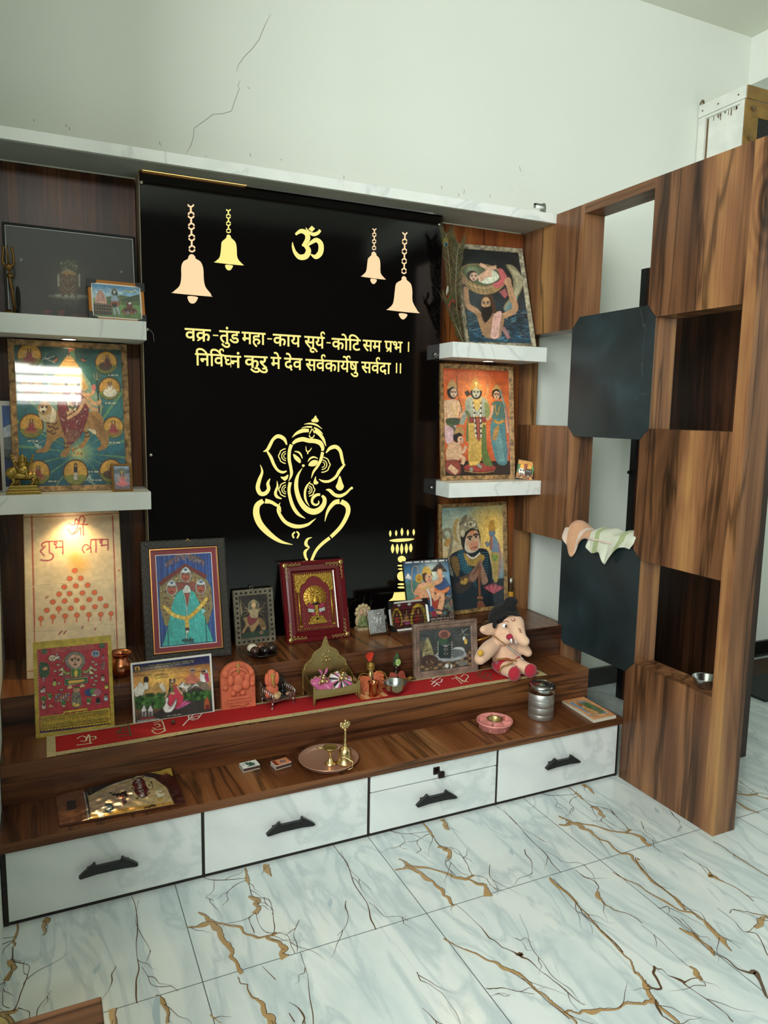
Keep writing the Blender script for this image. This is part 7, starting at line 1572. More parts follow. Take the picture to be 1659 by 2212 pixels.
m.prism(pr, lambda u, v, k: (u, k, v), -d / 2 + .003, -d / 2 + .005); m.build('front_panel', brass, t)
for sx in (-1, 1):
    m = MB(); m.prism([(-d / 2 + .008, h0 - .008), (d / 2 - .008, h0 - .008), (d / 2 - .008, hs + .032), (0, hs + .012), (-d / 2 + .008, hs + .004)], lambda u, v, k: (k, u, v), sx * (w / 2 - .005), sx * (w / 2 - .003)); m.build('side_panel', brass, t)
out = []
for x, z in cr([(.082, .096), (.079, .110), (.066, .122), (.054, .132), (.047, .146), (.034, .158), (.021, .164), (.012, .176), (.007, .192), (0, .206)], 5): out.append((x, z))
prof = [(w / 2 - .006, h0)] + [(x, z + .0022 * abs(math.sin(i * .9))) for i, (x, z) in enumerate(out)]; prof = prof + [(-x, z) for x, z in prof[::-1][1:]]
m = MB(); m.prism(prof, lambda u, v, k: (u, k, v), d / 2 - .006, d / 2 - .003); q = m.build('back_panel', brass, t)
m = MB()
for i, (x, z) in enumerate(out[::2]):
    for s in (-1, 1): m.ball((s * (x - .004), d / 2 - .007, z - .003), .0026, 8, rings=6)
for st in ([(-.012, .138), (-.002, .144), (.004, .136), (-.003, .130), (.006, .124), (-.002, .116), (-.014, .122)], [(.006, .130), (.014, .134), (.018, .126), (.012, .118)], [(.0, .150), (.010, .148), (.015, .155)]): m.tube([(p[0], d / 2 - .007, p[1]) for p in cr(st, 4)], .0018, 6)
m.build('embossing', brass, q)
def on_th(x, y, z): c_, s_ = math.cos(R_(2)), math.sin(R_(2)); return TH + Vector((x * c_ - y * s_, x * s_ + y * c_, z))
pink = mat('pink_satin', 'c05a8c', .4, var=.2, vscale=60, sheen=.3); white_c = mat('white_cotton', 'd6d2ce', .9); gold_t = mat('gold_trim_thread', 'b59a5c', .35, .6, bump=.5, bscale=300)
m = MB(); n = 14; V = [[m.v((-.078 + .156 * i / n, -.048 + .096 * j / n, .004 + .008 * math.sin(i * 1.1) * math.sin(j * .9) + .004 * math.sin(i * 2.3 + j))) for i in range(n + 1)] for j in range(n + 1)]
for j in range(n):
    for i in range(n): m.mi = 1 if (i + j // 3) % 6 == 0 else 0; m._f([V[j][i], V[j][i + 1], V[j + 1][i + 1], V[j + 1][i]], True)
o = m.build('seat_cloth', [pink, white_c], None, loc=on_th(0, 0, h0 + .004), rot=(0, 0, R_(2)), subsurf=1); tag(o, 'crumpled pink and white cloth spread on the brass throne seat', 'cloth')
def frill(m, r, zt, zb_, waves, amp, mats=None, seg=72):
    rings = []
    for k, (f, z) in enumerate(((.15, zt), (.5, zt - .001), (.8, (zt + zb_) / 2), (1.0, zb_))):
        rings.append([m.v((r * f * (1 + .04 * math.sin(waves * a) * f) * math.cos(a), r * f * (1 + .04 * math.sin(waves * a) * f) * math.sin(a), z + amp * f * math.sin(waves * a))) for a in np.linspace(0, 2 * math.pi, seg, endpoint=False)])
    for a, b in zip(rings[:-1], rings[1:]):
        for i in range(seg):
            if mats: m.mi = mats[int(i / seg * len(mats))]
            m._f([a[i], a[(i + 1) % seg], b[(i + 1) % seg], b[i]], True)
    return rings[-1]
for i, (x, y, tl, lb) in enumerate([(-.038, -.010, 25, 'brass doll in a pink satin dress, left on the brass throne'), (.034, -.006, 30, 'brass doll in a striped black, white and pink round skirt, right on the throne')]):
    t = thing('dressed_doll', lb, 'doll', on_th(x, y, h0 + .020), group='dolls on the brass throne'); t.rotation_euler = (R_(tl), 0, R_(8))
    m = MB(); black_s = mat('black_satin', '151318', .4)
    frill(m, .040 if i == 0 else .043, .012, .002, 12 if i == 0 else 10, .004, None if i == 0 else [0, 1, 2] * 8); m.build('skirt', [pink, black_s, mat('white_satin', 'dcd8da', .4)], t)
    R_n = .040 if i == 0 else .043
    m = MB(); m.tube([(R_n * math.cos(a) * 1.02, R_n * math.sin(a) * 1.02, .002 + .004 * math.sin((12 if i == 0 else 10) * a)) for a in np.linspace(0, 2 * math.pi, 72, endpoint=False)], .0018, 5, closed=True); m.build('gold_hem', gold_t, t)
    m = MB(); m.ball((0, 0, .018), (.010, .009, .010)); m.ball((0, .003, .033), .0085); m.ball((0, .003, .042), (.006, .006, .006)); m.tube([(-.008, 0, .022), (-.016, -.004, .018), (-.012, -.010, .016)], .0028, 6); m.tube([(.008, 0, .022), (.016, -.004, .020), (.012, -.010, .018)], .0028, 6); m.build('figure', brass2, t)
    if i == 0:
        m = MB()
        for s in (-1, 1): m.tube([(s * .003, .006, .04), (s * .010, .010, .056), (s * .016 - .004, .012, .066)], [.003, .005, .002], 6)
        for k in range(14): m.ball((.034 * math.cos(k), .034 * math.sin(k), .008), .0026, 6, rings=4)
        m.build('ribbon', pink, t)
    else: m = MB(); m.prism([(-.016, .036), (0, .060), (.016, .038), (.0, .030)], lambda u, v, k: (u, k, v), .010, .012); m.build('crown_leaf', brass, t)

# marble statue behind, at the foot of the panel
t = thing('painted_statue', 'small pale green seated statue with cobra hood, right of the red frame', 'statue', (0.790, -0.170, T3))
gm = mat('mottled_green_resin', '7f8a5a', .5, var=.55, vscale=55, bump=.4, bscale=100); cm_ = mat('cream_resin', 'b8a57c', .5, var=.35, vscale=50)
MB().span(-.031, .031, -.018, .018, 0, .012, bev=.002).build('plinth', cm_, t)
m = MB(); m.ball((0, .006, .060), (.030, .010, .032)); [m.ball((.027 * math.cos(R_(a)), .006, .066 + .030 * math.sin(R_(a))), (.009, .008, .010)) for a in range(0, 181, 30)]; m.ball((-.022, .004, .035), (.012, .010, .022)); m.ball((.022, .004, .035), (.012, .010, .022)); m.build('hood', cm_, t)
m = MB(); m.ball((0, -.004, .022), (.026, .016, .012)); m.ball((0, -.002, .042), (.015, .011, .018)); m.tube([(-.014, -.004, .048), (-.022, -.010, .034), (-.012, -.014, .028)], .005, 8); m.tube([(.014, -.004, .048), (.022, -.010, .034), (.012, -.014, .028)], .005, 8); m.build('body', gm, t)
for x in (-.012, .012): MB().ball((x, -.006, .070), (.008, .008, .010)).ball((x, -.004, .080), (.006, .006, .008)).build('head', mat('pinkish_resin', 'c09a80', .5, var=.2, vscale=90), t)

# ------------------------------------------------------------------ red runner
zr = T2 + .0022
yb_ = lambda x: -.455 + .004 * math.sin(x * 5); yf_ = lambda x: -.5985 + .004 * math.sin(x * 4 + 1) + .002 * math.sin(x * 13)
t = thing('runner', 'long red cloth runner with gold trim and embroidered letters along the middle step', 'cloth', (0.5, -.53, T2))
redc = mat('red_velvet_cloth', 'a80a12', .85, bump=.2, bscale=500)
xa, xb = -.342, 1.352; n = 90
def rz(x, f): return zr + .0012 * math.sin(x * 17 + f * 3) * math.sin(f * 3.1) + .0012
def rbox(m, f0, f1, xs, dz=0.0):
    rows = []
    for x in xs:
        rows.append([m.v((x, yb_(x) + (yf_(x) - yb_(x)) * f, rz(x, f) + dz)) for f in np.linspace(f0, f1, 5)])
    for a, b in zip(rows[:-1], rows[1:]):
        for k in range(4): m._f([a[k], a[k + 1], b[k + 1], b[k]], True)
xs = np.linspace(xa, xb, n)
m = MB(); rbox(m, .0, 1.0, xs); local(m, 'cloth', redc, t)
m = MB(); rbox(m, .85, 1.02, xs, .0012); rbox(m, -.02, .06, xs, .0012); rbox(m, -.02, 1.03, np.linspace(xa - .022, xa + .002, 4), .0012); rbox(m, -.02, 1.03, np.linspace(xb - .004, xb + .016, 4), .0012)
local(m, 'gold_trim', mat('gold_lace', 'd2c090', .5, .2, bump=.8, bscale=420, var=.3, vscale=160), t)
letters = {'cream_embroidery': ('d9cda8', [
  [(165, 1609), (180, 1607), (200, 1604)], [(166, 1596), (176, 1590), (186, 1593), (184, 1600), (174, 1600)], [(186, 1600), (192, 1586), (195, 1604)], [(192, 1592), (204, 1590), (207, 1594), (198, 1597)],
  [(331, 1561), (340, 1559), (350, 1557), (357, 1580)], [(327, 1577), (342, 1576), (357, 1573)], [(333, 1566), (341, 1563), (346, 1568), (338, 1571)], [(328, 1579), (338, 1585), (350, 1582), (356, 1577)], [(329, 1572), (337, 1574)],
  [(976, 1466), (990, 1463), (1001, 1473), (1008, 1468)], [(983, 1459), (1000, 1470), (1012, 1473)], [(995, 1462), (1004, 1456), (1012, 1461), (1006, 1468)], [(985, 1464), (998, 1477)]]),
 'green_embroidery': ('4a5a3a', [[(252, 1584), (262, 1572), (256, 1569)], [(276, 1563), (283, 1588)], [(250, 1578), (268, 1583), (282, 1580)], [(254, 1590), (270, 1588), (283, 1588)], [(264, 1570), (270, 1566), (272, 1576), (262, 1578)],
  [(1028, 1452), (1045, 1462), (1064, 1468)], [(1035, 1456), (1040, 1449)], [(1045, 1461), (1052, 1453), (1060, 1456), (1056, 1463)], [(1030, 1460), (1044, 1466), (1062, 1466)]]),
 'white_embroidery': ('e6e2da', [[(395, 1568), (404, 1558), (412, 1551), (430, 1546)], [(408, 1553), (408, 1545), (416, 1541)], [(412, 1551), (418, 1543), (428, 1541)], [(414, 1552), (426, 1553), (433, 1545), (436, 1541)], [(408, 1554), (420, 1556)],
  [(932, 1478), (940, 1470), (952, 1464)], [(930, 1470), (940, 1473), (950, 1480)], [(934, 1467), (940, 1462)], [(944, 1474), (953, 1472), (955, 1466)], [(936, 1482), (944, 1476)]])}
for nm, (col, sts) in letters.items():
    m = MB()
    for st in sts:
        P = [at(u, v, 2, zr + .003) for u, v in st]; P = cr([(p.x, p.y, .004) for p in P], 4); l, r = ribbon(P); m.strip(l, r, lambda x, y: (x, y, rz(x, (y - yb_(x)) / (yf_(x) - yb_(x))) + .0012))
    local(m, nm, mat(nm, col, .8), t, fix=False)
q = at(374, 1562, 2, T2 + .008); o = MB().lathe([(0, 0), (.005, .001), (.0075, .006), (.006, .011), (.0025, .014), (0, .0155)], 16).build('areca_nut', mat('brown_nut', '5a3a22', .5, var=.3, vscale=90), None, loc=(q.x, q.y, zr + .003)); tag(o, 'small brown nut lying on the red runner before the swan print', 'nut')

# deities and vessels at the runner's middle
t = thing('turbaned_idol', 'brass idol with red fan turban and orange robe, right of the brass throne', 'idol', (0.690, -0.470, zr + .003)); t.scale = (1.15,) * 3
orange_c = mat('orange_brocade', 'c0623a', .5, var=.35, vscale=45); gold_o = mat('gold_zari', '9a7a3c', .35, .7, bump=.6, bscale=260)
MB().lathe([(0, 0), (.016, .001), (.014, .010), (.010, .030), (.012, .046), (.008, .052), (.0085, .060), (.007, .068), (0, .070)], 20).build('figure', brass2, t)
m = MB(); P = [(-.050, -.006, .044), (-.042, -.010, .050), (-.020, -.012, .044), (-.006, -.014, .020)]
fan = []
for s in (-1, 1):
    ed = cr([(s * .010, .0, .046), (s * .030, -.004, .052), (s * .046, -.010, .040), (s * .050, -.016, .014), (s * .040, -.024, .001), (s * .010, -.030, .001)], 6)
    c0 = m.v((s * .004, -.010, .040)); vs = [m.v((p[0] * (1.15 if s < 0 else .85) + RNG.uniform(-.003, .003), p[1] + .004 * math.sin(i * 1.9), p[2] * (.85 if s < 0 else 1) + RNG.uniform(-.001, .003))) for i, p in enumerate(ed)]
    for a, b in zip(vs[:-1], vs[1:]): m._f([c0, a, b], True)
m.build('robe', orange_c, t, subsurf=0)
m = MB()
for s in (-1, 1): m.tube(cr([(s * .010, .0, .046), (s * .030, -.004, .052), (s * .046, -.010, .040), (s * .050, -.016, .014), (s * .040, -.024, .002)], 5), .002, 6)
m.lathe([(.011, .062), (.0125, .070), (.010, .078), (.004, .084)], 18); 
for k in range(4): m.tube([(.0118 * math.cos(a), .0118 * math.sin(a), .064 + .004 * k + .002 * math.sin(a)) for a in np.linspace(0, 6.28, 16, endpoint=False)], .0018, 5, closed=True)
m.build('gold_turban', gold_o, t)
m = MB(); n = 15; c0 = (0, .004, .078)
top = [((.024 * math.sin(a)), .004 + .003 * (-1) ** i, .078 + .036 * math.cos(a)) for i, a in enumerate(np.linspace(-.75, .55, n))]; low = [(.007 * math.sin(a), .004, .078 + .008 * math.cos(a)) for a in np.linspace(-.75, .55, n)]
A_ = [m.v(p) for p in top]; B_ = [m.v(p) for p in low]
for i in range(n - 1): m._f([A_[i], A_[i + 1], B_[i + 1], B_[i]])
m.build('turban_fan', mat('red_orange_fan', 'd0402a', .6), t)
t = thing('peacock_idol', 'tiny dark idol with peacock feather crown behind the steel bowl', 'idol', (0.800, -0.452, zr + .003)); t.scale = (1.12,) * 3
MB().lathe([(0, 0), (.015, .001), (.013, .010), (.009, .026), (.010, .036), (.006, .041), (.0075, .048), (.006, .055), (0, .057)], 20).build('figure', mat('dark_polished_metal', '4a4038', .25, .9), t)
m = MB()
for s in (-1, 1):
    ed = cr([(s * .008, 0, .034), (s * .024, -.004, .036), (s * .030, -.012, .016), (s * .036, -.018, .001), (s * .008, -.022, .001)], 5); c0 = m.v((0, -.010, .030)); vs = [m.v(p) for p in ed]
    for a, b in zip(vs[:-1], vs[1:]): m._f([c0, a, b], True)
m.build('robe', mat('red_brocade', '8f3a2a', .5, var=.4, vscale=60), t)
m = MB(); m.prism(cr([(-.006, .052), (-.010, .070), (-.004, .088), (.004, .098), (.010, .086), (.010, .068), (.006, .054)], 4, True), lambda u, v, k: (u, k, v), .002, .004); m.build('peacock_feather_crown', mat('peacock_green', '3f5a34', .4, var=.5, vscale=120), t)
m = MB(); m.ball((.006, -.002, .066), (.010, .003, .012)); m.build('green_disc', mat('light_green_disc', '8fae5c', .5), t); m = MB(); m.ball((.0, -.004, .074), (.003, .002, .003)); m.ball((.004, -.005, .058), (.003, .002, .003)); m.build('pearls', mat('pearl', 'c9c9c2', .2), t)
m = MB()
for _ in range(46): x = RNG.uniform(-.038, .040); y = RNG.uniform(-.020, .010); m.ball((x, y, .004 + RNG.uniform(0, .012)), .0032, 6, rings=4)
for s in (-1, 1): m.tube([(s * .022, .004, .010), (s * .040, -.004, .016), (s * .056, -.008, .006)], .0025, 5)
o = m.build('gold_tinsel', gold_o, None, loc=(0.815, -0.462, zr + .003)); tag(o, 'tangle of gold tinsel beads around the peacock crowned idol', 'garland')
t = thing('copper_cup', 'small copper tumbler with green leaf, left of the steel bowl', 'cup', (0.668, -0.545, zr + .004))
MB().lathe([(0, .001), (.016, 0), (.0165, .002), (.0165, .044), (.0200, .050), (.0205, .0515), (.0185, .051), (.0150, .044), (.0150, .040), (0, .040)], 32).build('body', copper, t)
m = MB(); m.prism(cr([(-.008, -.003), (0, -.006), (.008, 0), (0, .006)], 4, True), lambda u, v, k: (u, v, k), .0405, .0412); m.build('leaf', mat('green_leaf', '3f7a30', .5), t)
q = MB(); q.tube([(0.680, -.548, zr + .035), (0.700, -.552, zr + .050), (0.715, -.556, zr + .066)], .0016, 6); q.ball((0.716, -.556, zr + .067), (.006, .004, .003)); o = q.build('spoon', copper); tag(o, 'thin copper spoon leaning in the copper tumbler', 'spoon')
t = thing('steel_bowl', 'small stainless steel bowl on the front edge of the red runner', 'bowl', (0.748, -0.550, zr + .004))
MB().lathe([(0, .001), (.020, 0), (.024, .004), (.036, .022), (.0415, .040), (.0435, .042), (.0425, .0425), (.0400, .040), (.0345, .022), (.022, .005), (0, .003)], 40).build('body', steel, t)
# orange scarf under the two idols
m = MB(); n = 12; V = [[m.v((.615 + .10 * i / n, -.565 + .09 * j / n, zr + .0045 + .006 * abs(math.sin(i * .9 + j * .5)) * (1 - abs(2 * j / n - 1)))) for i in range(n + 1)] for j in range(n + 1)]
for j in range(n):
    for i in range(n): m.mi = (i // 2 + j // 4) % 2; m._f([V[j][i], V[j][i + 1], V[j + 1][i + 1], V[j + 1][i]], True)
o = m.build('scarf', [orange_c, mat('pale_orange_brocade', 'd09a6a', .5)]); tag(o, 'orange striped scarf spread between brass throne and copper tumbler', 'cloth')
# ------------------------------------------------------------------ plush elephant-headed toy
PY = -.520
def pp(u, v, dy=0.0):
    """point of the toy: crop F pixel on the plane y = PY + dy"""
    return at(740 + u / 3.318, 1140 + v / 3.318, 1, PY + dy)
t = thing('plush_toy', 'sitting plush elephant-headed toy with black turban and red shorts at right end of runner', 'toy', (1.235, -0.50, T2))
skin = mat('peach_plush', 'd9b295', .95, sheen=.3, bump=.25, bscale=400); red_p = mat('red_plush', 'a3182c', .95, sheen=.3, bump=.3, bscale=400); blk_p = mat('black_plush', '0c0b0d', .95, sheen=.05, bump=.4, bscale=300)
m = MB()
m.ball(pp(1175, 905, .02), (.060, .050, .072)); m.ball(pp(1180, 850, .02), (.050, .044, .045)); m.ball(pp(1185, 975, .0), (.058, .052, .036))
m.ball(pp(1175, 735, .01), (.062, .056, .058)); m.ball(pp(1200, 690, .0), (.050, .050, .045)); m.ball(pp(1160, 790, -.02), (.036, .034, .028))
def limb(pts): 
    P = cr([(p[0].x, p[0].y, p[0].z, p[1]) for p in pts], 6); m.tube([p[:3] for p in P], [p[3] for p in P], 14)
    m.ball(P[-1][:3], P[-1][3]); m.ball(P[0][:3], P[0][3])
limb([(pp(1235, 690, -.03), .036), (pp(1252, 740, -.060), .030), (pp(1278, 790, -.085), .023), (pp(1305, 815, -.100), .019)])
limb([(pp(1085, 835, .01), .028), (pp(1040, 875, -.015), .030), (pp(1005, 915, -.035), .027), (pp(985, 940, -.050), .022)])
limb([(pp(1265, 850, .0), .026), (pp(1300, 870, -.02), .023), (pp(1328, 895, -.035), .017)])
limb([(pp(1160, 990, -.01), .036), (pp(1195, 1022, -.050), .027), (pp(1222, 1040, -.074), .024)])
limb([(pp(1235, 975, -.01), .036), (pp(1290, 1000, -.046), .027), (pp(1335, 1016, -.068), .024)])
m.tube(cr([tuple(pp(1080, 700, .0)), tuple(pp(1035, 715, -.012)), tuple(pp(1000, 730, -.020)), tuple(pp(1040, 750, -.012)), tuple(pp(1085, 745, .0))], 4), .012, 8)
m.ball(pp(1045, 730, -.010), (.034, .012, .016))
b = local(m, 'body', skin, t); md = b.modifiers.new('remesh', 'REMESH'); md.mode = 'VOXEL'; md.voxel_size = .0042; md.use_smooth_shade = True; s_ = b.modifiers.new('smooth', 'SMOOTH'); s_.factor = .6; s_.iterations = 6
m = MB(); m.ball(pp(1158, 648, .030), (.064, .054, .058)); m.ball(pp(1105, 690, .020), (.016, .028, .034)); local(m, 'turban', blk_p, t)
m = MB(); m.ball(pp(1195, 558, .012), (.028, .026, .026)); m.ball(pp(1208, 528, .010), (.026, .024, .018)); m.ball(pp(1225, 530, .004), (.016, .016, .013)); local(m, 'topknot', blk_p, t)
m = MB(); m.tube(cr([tuple(pp(1088, 665, -.018)), tuple(pp(1140, 632, -.032)), tuple(pp(1205, 615, -.042)), tuple(pp(1258, 630, -.036)), tuple(pp(1286, 672, -.012))], 5), .007, 8); m.ball(pp(1090, 695, -.026), (.009, .006, .015)); local(m, 'turban_brim', blk_p, t)
for u, v, dy, dx in ((1160, 702, -.053, .4), (1274, 708, -.060, .2)):
    q = pp(u, v, dy); k = local(MB().ball(q, (.0095, .006, .0085)), 'eye', mat('eye_white', 'e6e6e8', .2), t); MB().ball(q + Vector((.003, -.0045, -.0005)), (.0048, .003, .0055)).build('pupil', mat('black_bead'), k)
m = MB(); m.tube(cr([tuple(pp(1145, 680, -.056)), tuple(pp(1165, 670, -.058)), tuple(pp(1188, 672, -.058))], 4), .0012, 5)
for i in range(3): m.tube([pp(1256 + i * 6, 722 + i * 12, -.092), pp(1268 + i * 6, 724 + i * 12, -.098), pp(1276 + i * 4, 730 + i * 12, -.094)], .0011, 5)
m.tube(cr([tuple(pp(1208, 655, -.053)), tuple(pp(1222, 668, -.058)), tuple(pp(1236, 660, -.058)), tuple(pp(1226, 650, -.056))], 4), .0012, 5)
local(m, 'stitching', mat('brown_thread', '6a2f26', .8), t)
m = MB(); m.ball(pp(1198, 782, -.060), (.014, .012, .011)); local(m, 'mouth', mat('crimson_felt', '9a1f3c', .9), t)
for u, v in ((1208, 806), (1242, 812)):
    m = MB(); q = pp(u, v, -.070); m.tube([q + Vector((0, .006, .012)), q, q + Vector((.001, -.004, -.011))], [.005, .0042, .0012], 8); local(m, 'tusk', mat('white_felt', 'e2e0e6', .8), t)
m = MB(); m.ball(pp(1180, 985, .0), (.061, .056, .034)); limb_s = [(pp(1160, 985, -.006), .040), (pp(1180, 1005, -.034), .034)]; P = limb_s; m.tube([p[0] for p in P], [p[1] for p in P], 16); P = [(pp(1230, 972, -.006), .040), (pp(1265, 985, -.032), .032)]; m.tube([p[0] for p in P], [p[1] for p in P], 16)
local(m, 'shorts', red_p, t)
for u, v, dy in ((1232, 1048, -.092), (1348, 1026, -.085)): local(MB().ball(pp(u, v, dy), (.026, .018, .028)), 'slipper', red_p, t)
chain_m = mat('gilt_chain', 'b08a4a', .3, .9)
def beads(pts, r, step=2):
    m = MB()
    for p in cr([tuple(p) for p in pts], 10)[::step]: m.ball(p, r, 8, rings=6)
    return m
local(beads([pp(1095, 945, -.030), pp(1130, 940, -.052), pp(1180, 944, -.062), pp(1240, 950, -.056)], .0034), 'waist_chain', chain_m, t); local(beads([pp(1122, 1035, -.030), pp(1140, 1000, -.052), pp(1175, 985, -.070), pp(1215, 968, -.066)], .0030), 'hem_chain', chain_m, t)
local(beads([pp(1078, 770, -.012), pp(1110, 795, -.034), pp(1150, 825, -.048), pp(1180, 850, -.052)], .0026), 'necklace', chain_m, t)
local(beads([pp(1180, 850, -.053), pp(1215, 875, -.054), pp(1255, 905, -.050), pp(1295, 945, -.048)], .0038), 'silver_beads', mat('silver_bead', 'c4c2bc', .25, .8), t)
local(MB().ball(pp(988, 898, -.073), (.011, .008, .012)), 'sweet', mat('yellow_felt', 'c99a34', .9), t)
m = MB(); m.tube([pp(1075, 768, -.004), pp(1020, 790, -.008), pp(970, 806, -.012)], [.002, .0045, .0018], 8); local(m, 'gold_stick', mat('gold_rod', 'b5843c', .25, .9), t)
m = MB(); n = 10; P0 = at(1042, 1345, 1, -.36); V = [[m.v((P0.x + .125 * i / n, -.36 + .05 * j / n, T3 + .003 + .020 * abs(math.sin(i * 1.7 + j * 2.3)) * (1 if 0 < i < n else .3))) for i in range(n + 1)] for j in range(n + 1)]
for j in range(n):
    for i in range(n): m._f([V[j][i], V[j][i + 1], V[j + 1][i + 1], V[j + 1][i]], True)
o = m.build('plastic_wrap', [clear]); tag(o, 'crumpled clear plastic wrap on the top step behind the plush toy', 'wrap')
# bottle between large picture and partition
t = thing('bottle', 'slim gold labelled bottle tucked right of the folded hands picture', 'bottle', (1.548, -0.085, T3))
MB().lathe([(0, 0), (.013, .001), (.014, .01), (.014, .085), (.009, .105), (.008, .125), (0, .126)], 20).build('body', mat('dark_bottle', '3a2a16', .2), t); MB().lathe([(.0143, .02), (.0143, .07)], 20).build('label_band', mat('gold_label', 'c08a2a', .4), t); MB().lathe([(.009, .112), (.0092, .132), (0, .133)], 20).build('cap', mat('silver_cap', 'b5b0a0', .3, .8), t)

# ------------------------------------------------------------------ bottom step
t = thing('steel_canister', 'cylindrical stainless steel canister with domed lid beside the orange booklet', 'canister', (1.290, -0.672, T1))
m = MB(); m.lathe([(0, .001), (.043, 0), (.0465, .003), (.0465, .018), (.0464, .020), (.0459, .0205), (.0464, .021), (.0465, .046), (.0464, .047), (.0459, .0475), (.0464, .048), (.0465, .070), (.0464, .0715), (.0459, .072), (.0464, .0725), (.0465, .074), (.0465, .098), (.044, .100)], 56); m.build('body', mat('brushed_steel', 'b8b9b5', .4, .85), t)
m = MB(); m.lathe([(.0462, .0985), (.0485, .099), (.0485, .118), (.0478, .124), (.044, .129), (.036, .131), (.035, .1285), (.022, .1285), (.021, .131), (.0, .132)], 56); m.build('lid', steel, t)
# booklet
def bk(u, v, z): q = at(u, v, 2, z); return np.array((q.x, q.y))
zt_ = T1 + .016
A_, B_, C_, D_ = bk(1283, 1553, zt_), bk(1331, 1543, zt_), bk(1277, 1496, zt_), bk(1212, 1508, zt_)
C_ = np.minimum(C_, [1.60, 9]); C_ = B_ + (D_ - A_)
t = thing('booklet', 'worn booklet with orange picture cover lying at right end of the lowest step', 'book', (float(A_[0]), float(A_[1]), T1))
ex = (B_ - A_); ey = (D_ - A_); wB = float(np.hypot(*ex)); hB = float(np.hypot(*ey)); t.rotation_euler = (0, 0, math.atan2(ex[1], ex[0]))
sk = float(np.dot(ex, ey) / (wB * wB)) * wB; hh_ = math.sqrt(max(hB * hB - sk * sk, 1e-4))
m = MB(); n = 10; rows = []
for j in range(n + 1):
    f = j / n; zz_ = .0125 - .005 * f; rows.append([m.v((wB * i / 6 + sk * f, hh_ * f, (zz_ + .003 * math.sin(f * 3.1) * (1 - i / 6)))) for i in range(7)] + [m.v((wB * i / 6 + sk * f, hh_ * f, .0006)) for i in range(6, -1, -1)])
for a, b in zip(rows[:-1], rows[1:]):
    for i in range(14): m._f([a[i], a[(i + 1) % 14], b[(i + 1) % 14], b[i]])
m._f(rows[0]); m._f(rows[-1][::-1]); m.build('pages', mat('paper_block', 'bdb7a6', .9), t)
a = Art([(165, 1165), (545, 1095), (822, 1360), (445, 1420)], 60, 80, 'c98a56'); a.noise(.08, 6)
a.poly([(245, 1205), (520, 1170), (735, 1335), (460, 1375)], 'd8d4c4'); a.poly([(253, 1210), (517, 1176), (720, 1332), (463, 1368)], '6a88a8'); a.poly([(430, 1220), (560, 1200), (690, 1320), (500, 1350)], '5a6a3c', .9, 3); a.ell(520, 1240, 45, 36, '3f5f30')
a.poly([(330, 1210), (400, 1200), (480, 1270), (560, 1310), (600, 1345), (480, 1360), (420, 1300)], 'c88a44', 1, 3); a.ell(395, 1235, 36, 26, 'a8622f'); a.ell(410, 1270, 16, 11, 'd8d4cc'); a.scatter([(400, 1290), (560, 1300), (640, 1345), (480, 1365)], 30, 9, ['d8a860', '8a5a30', 'c8c0a0']); a.rows((190, 1150), (460, 1105), (470, 1118), (200, 1165), 1, '8a5a34', .5, .5, 6)
o = a.mesh('cover', 1.0, 1.0, matte, t); me = o.data
for v in me.vertices:
    f = v.co.z; x = v.co.x + .5; v.co = (wB * x * 1.01 + sk * f - .001, hh_ * f, .0133 - .005 * f + .003 * math.sin(f * 3.1) * (1 - x))
# pink divided dish
t = thing('divided_dish', 'round pink clay dish with seven compartments and a brass cup in the middle', 'dish', (1.076, -0.690, T1))
pk = mat('pink_clay', 'c98078', .6, var=.25, vscale=30); pk2 = mat('pink_powder', 'dcb4b8', .9, var=.3, vscale=40)
m = MB(); seg = 84
rings = []
for r, z in ((.050, 0), (.054, .004), (.060, .024), (.064, .027), (.064, .033), (.060, .033), (.055, .012)):
    rings.append([m.v(((r - (.003 if z < .025 and r < .0605 and (k % 12) < 1 else 0)) * math.cos(2 * math.pi * k / seg), (r - (.003 if z < .025 and r < .0605 and (k % 12) < 1 else 0)) * math.sin(2 * math.pi * k / seg), z)) for k in range(seg)])
for a_, b_2 in zip(rings[:-1], rings[1:]):
    for k in range(seg): m._f([a_[k], a_[(k + 1) % seg], b_2[(k + 1) % seg], b_2[k]], True)
m._f(rings[0][::-1])
for k in range(7): 
    an = 2 * math.pi * k / 7 + .3; m.box((.040 * math.cos(an), .040 * math.sin(an), .021), (.036, .004, .021), (0, 0, an))
m.lathe([(.026, .010), (.026, .032), (.023, .033), (.022, .012)], 28); m.build('dish', pk, t)
MB().lathe([(0, .016), (.056, .0155)], 40).build('powder', pk2, t)
MB().lathe([(0, .017), (.018, .017), (.023, .033), (.026, .037), (.028, .0375), (.0285, .036), (.025, .034)], 32).lathe([(.008, .0175), (.006, .021), (0, .0215)], 16).build('cup', brass, t)
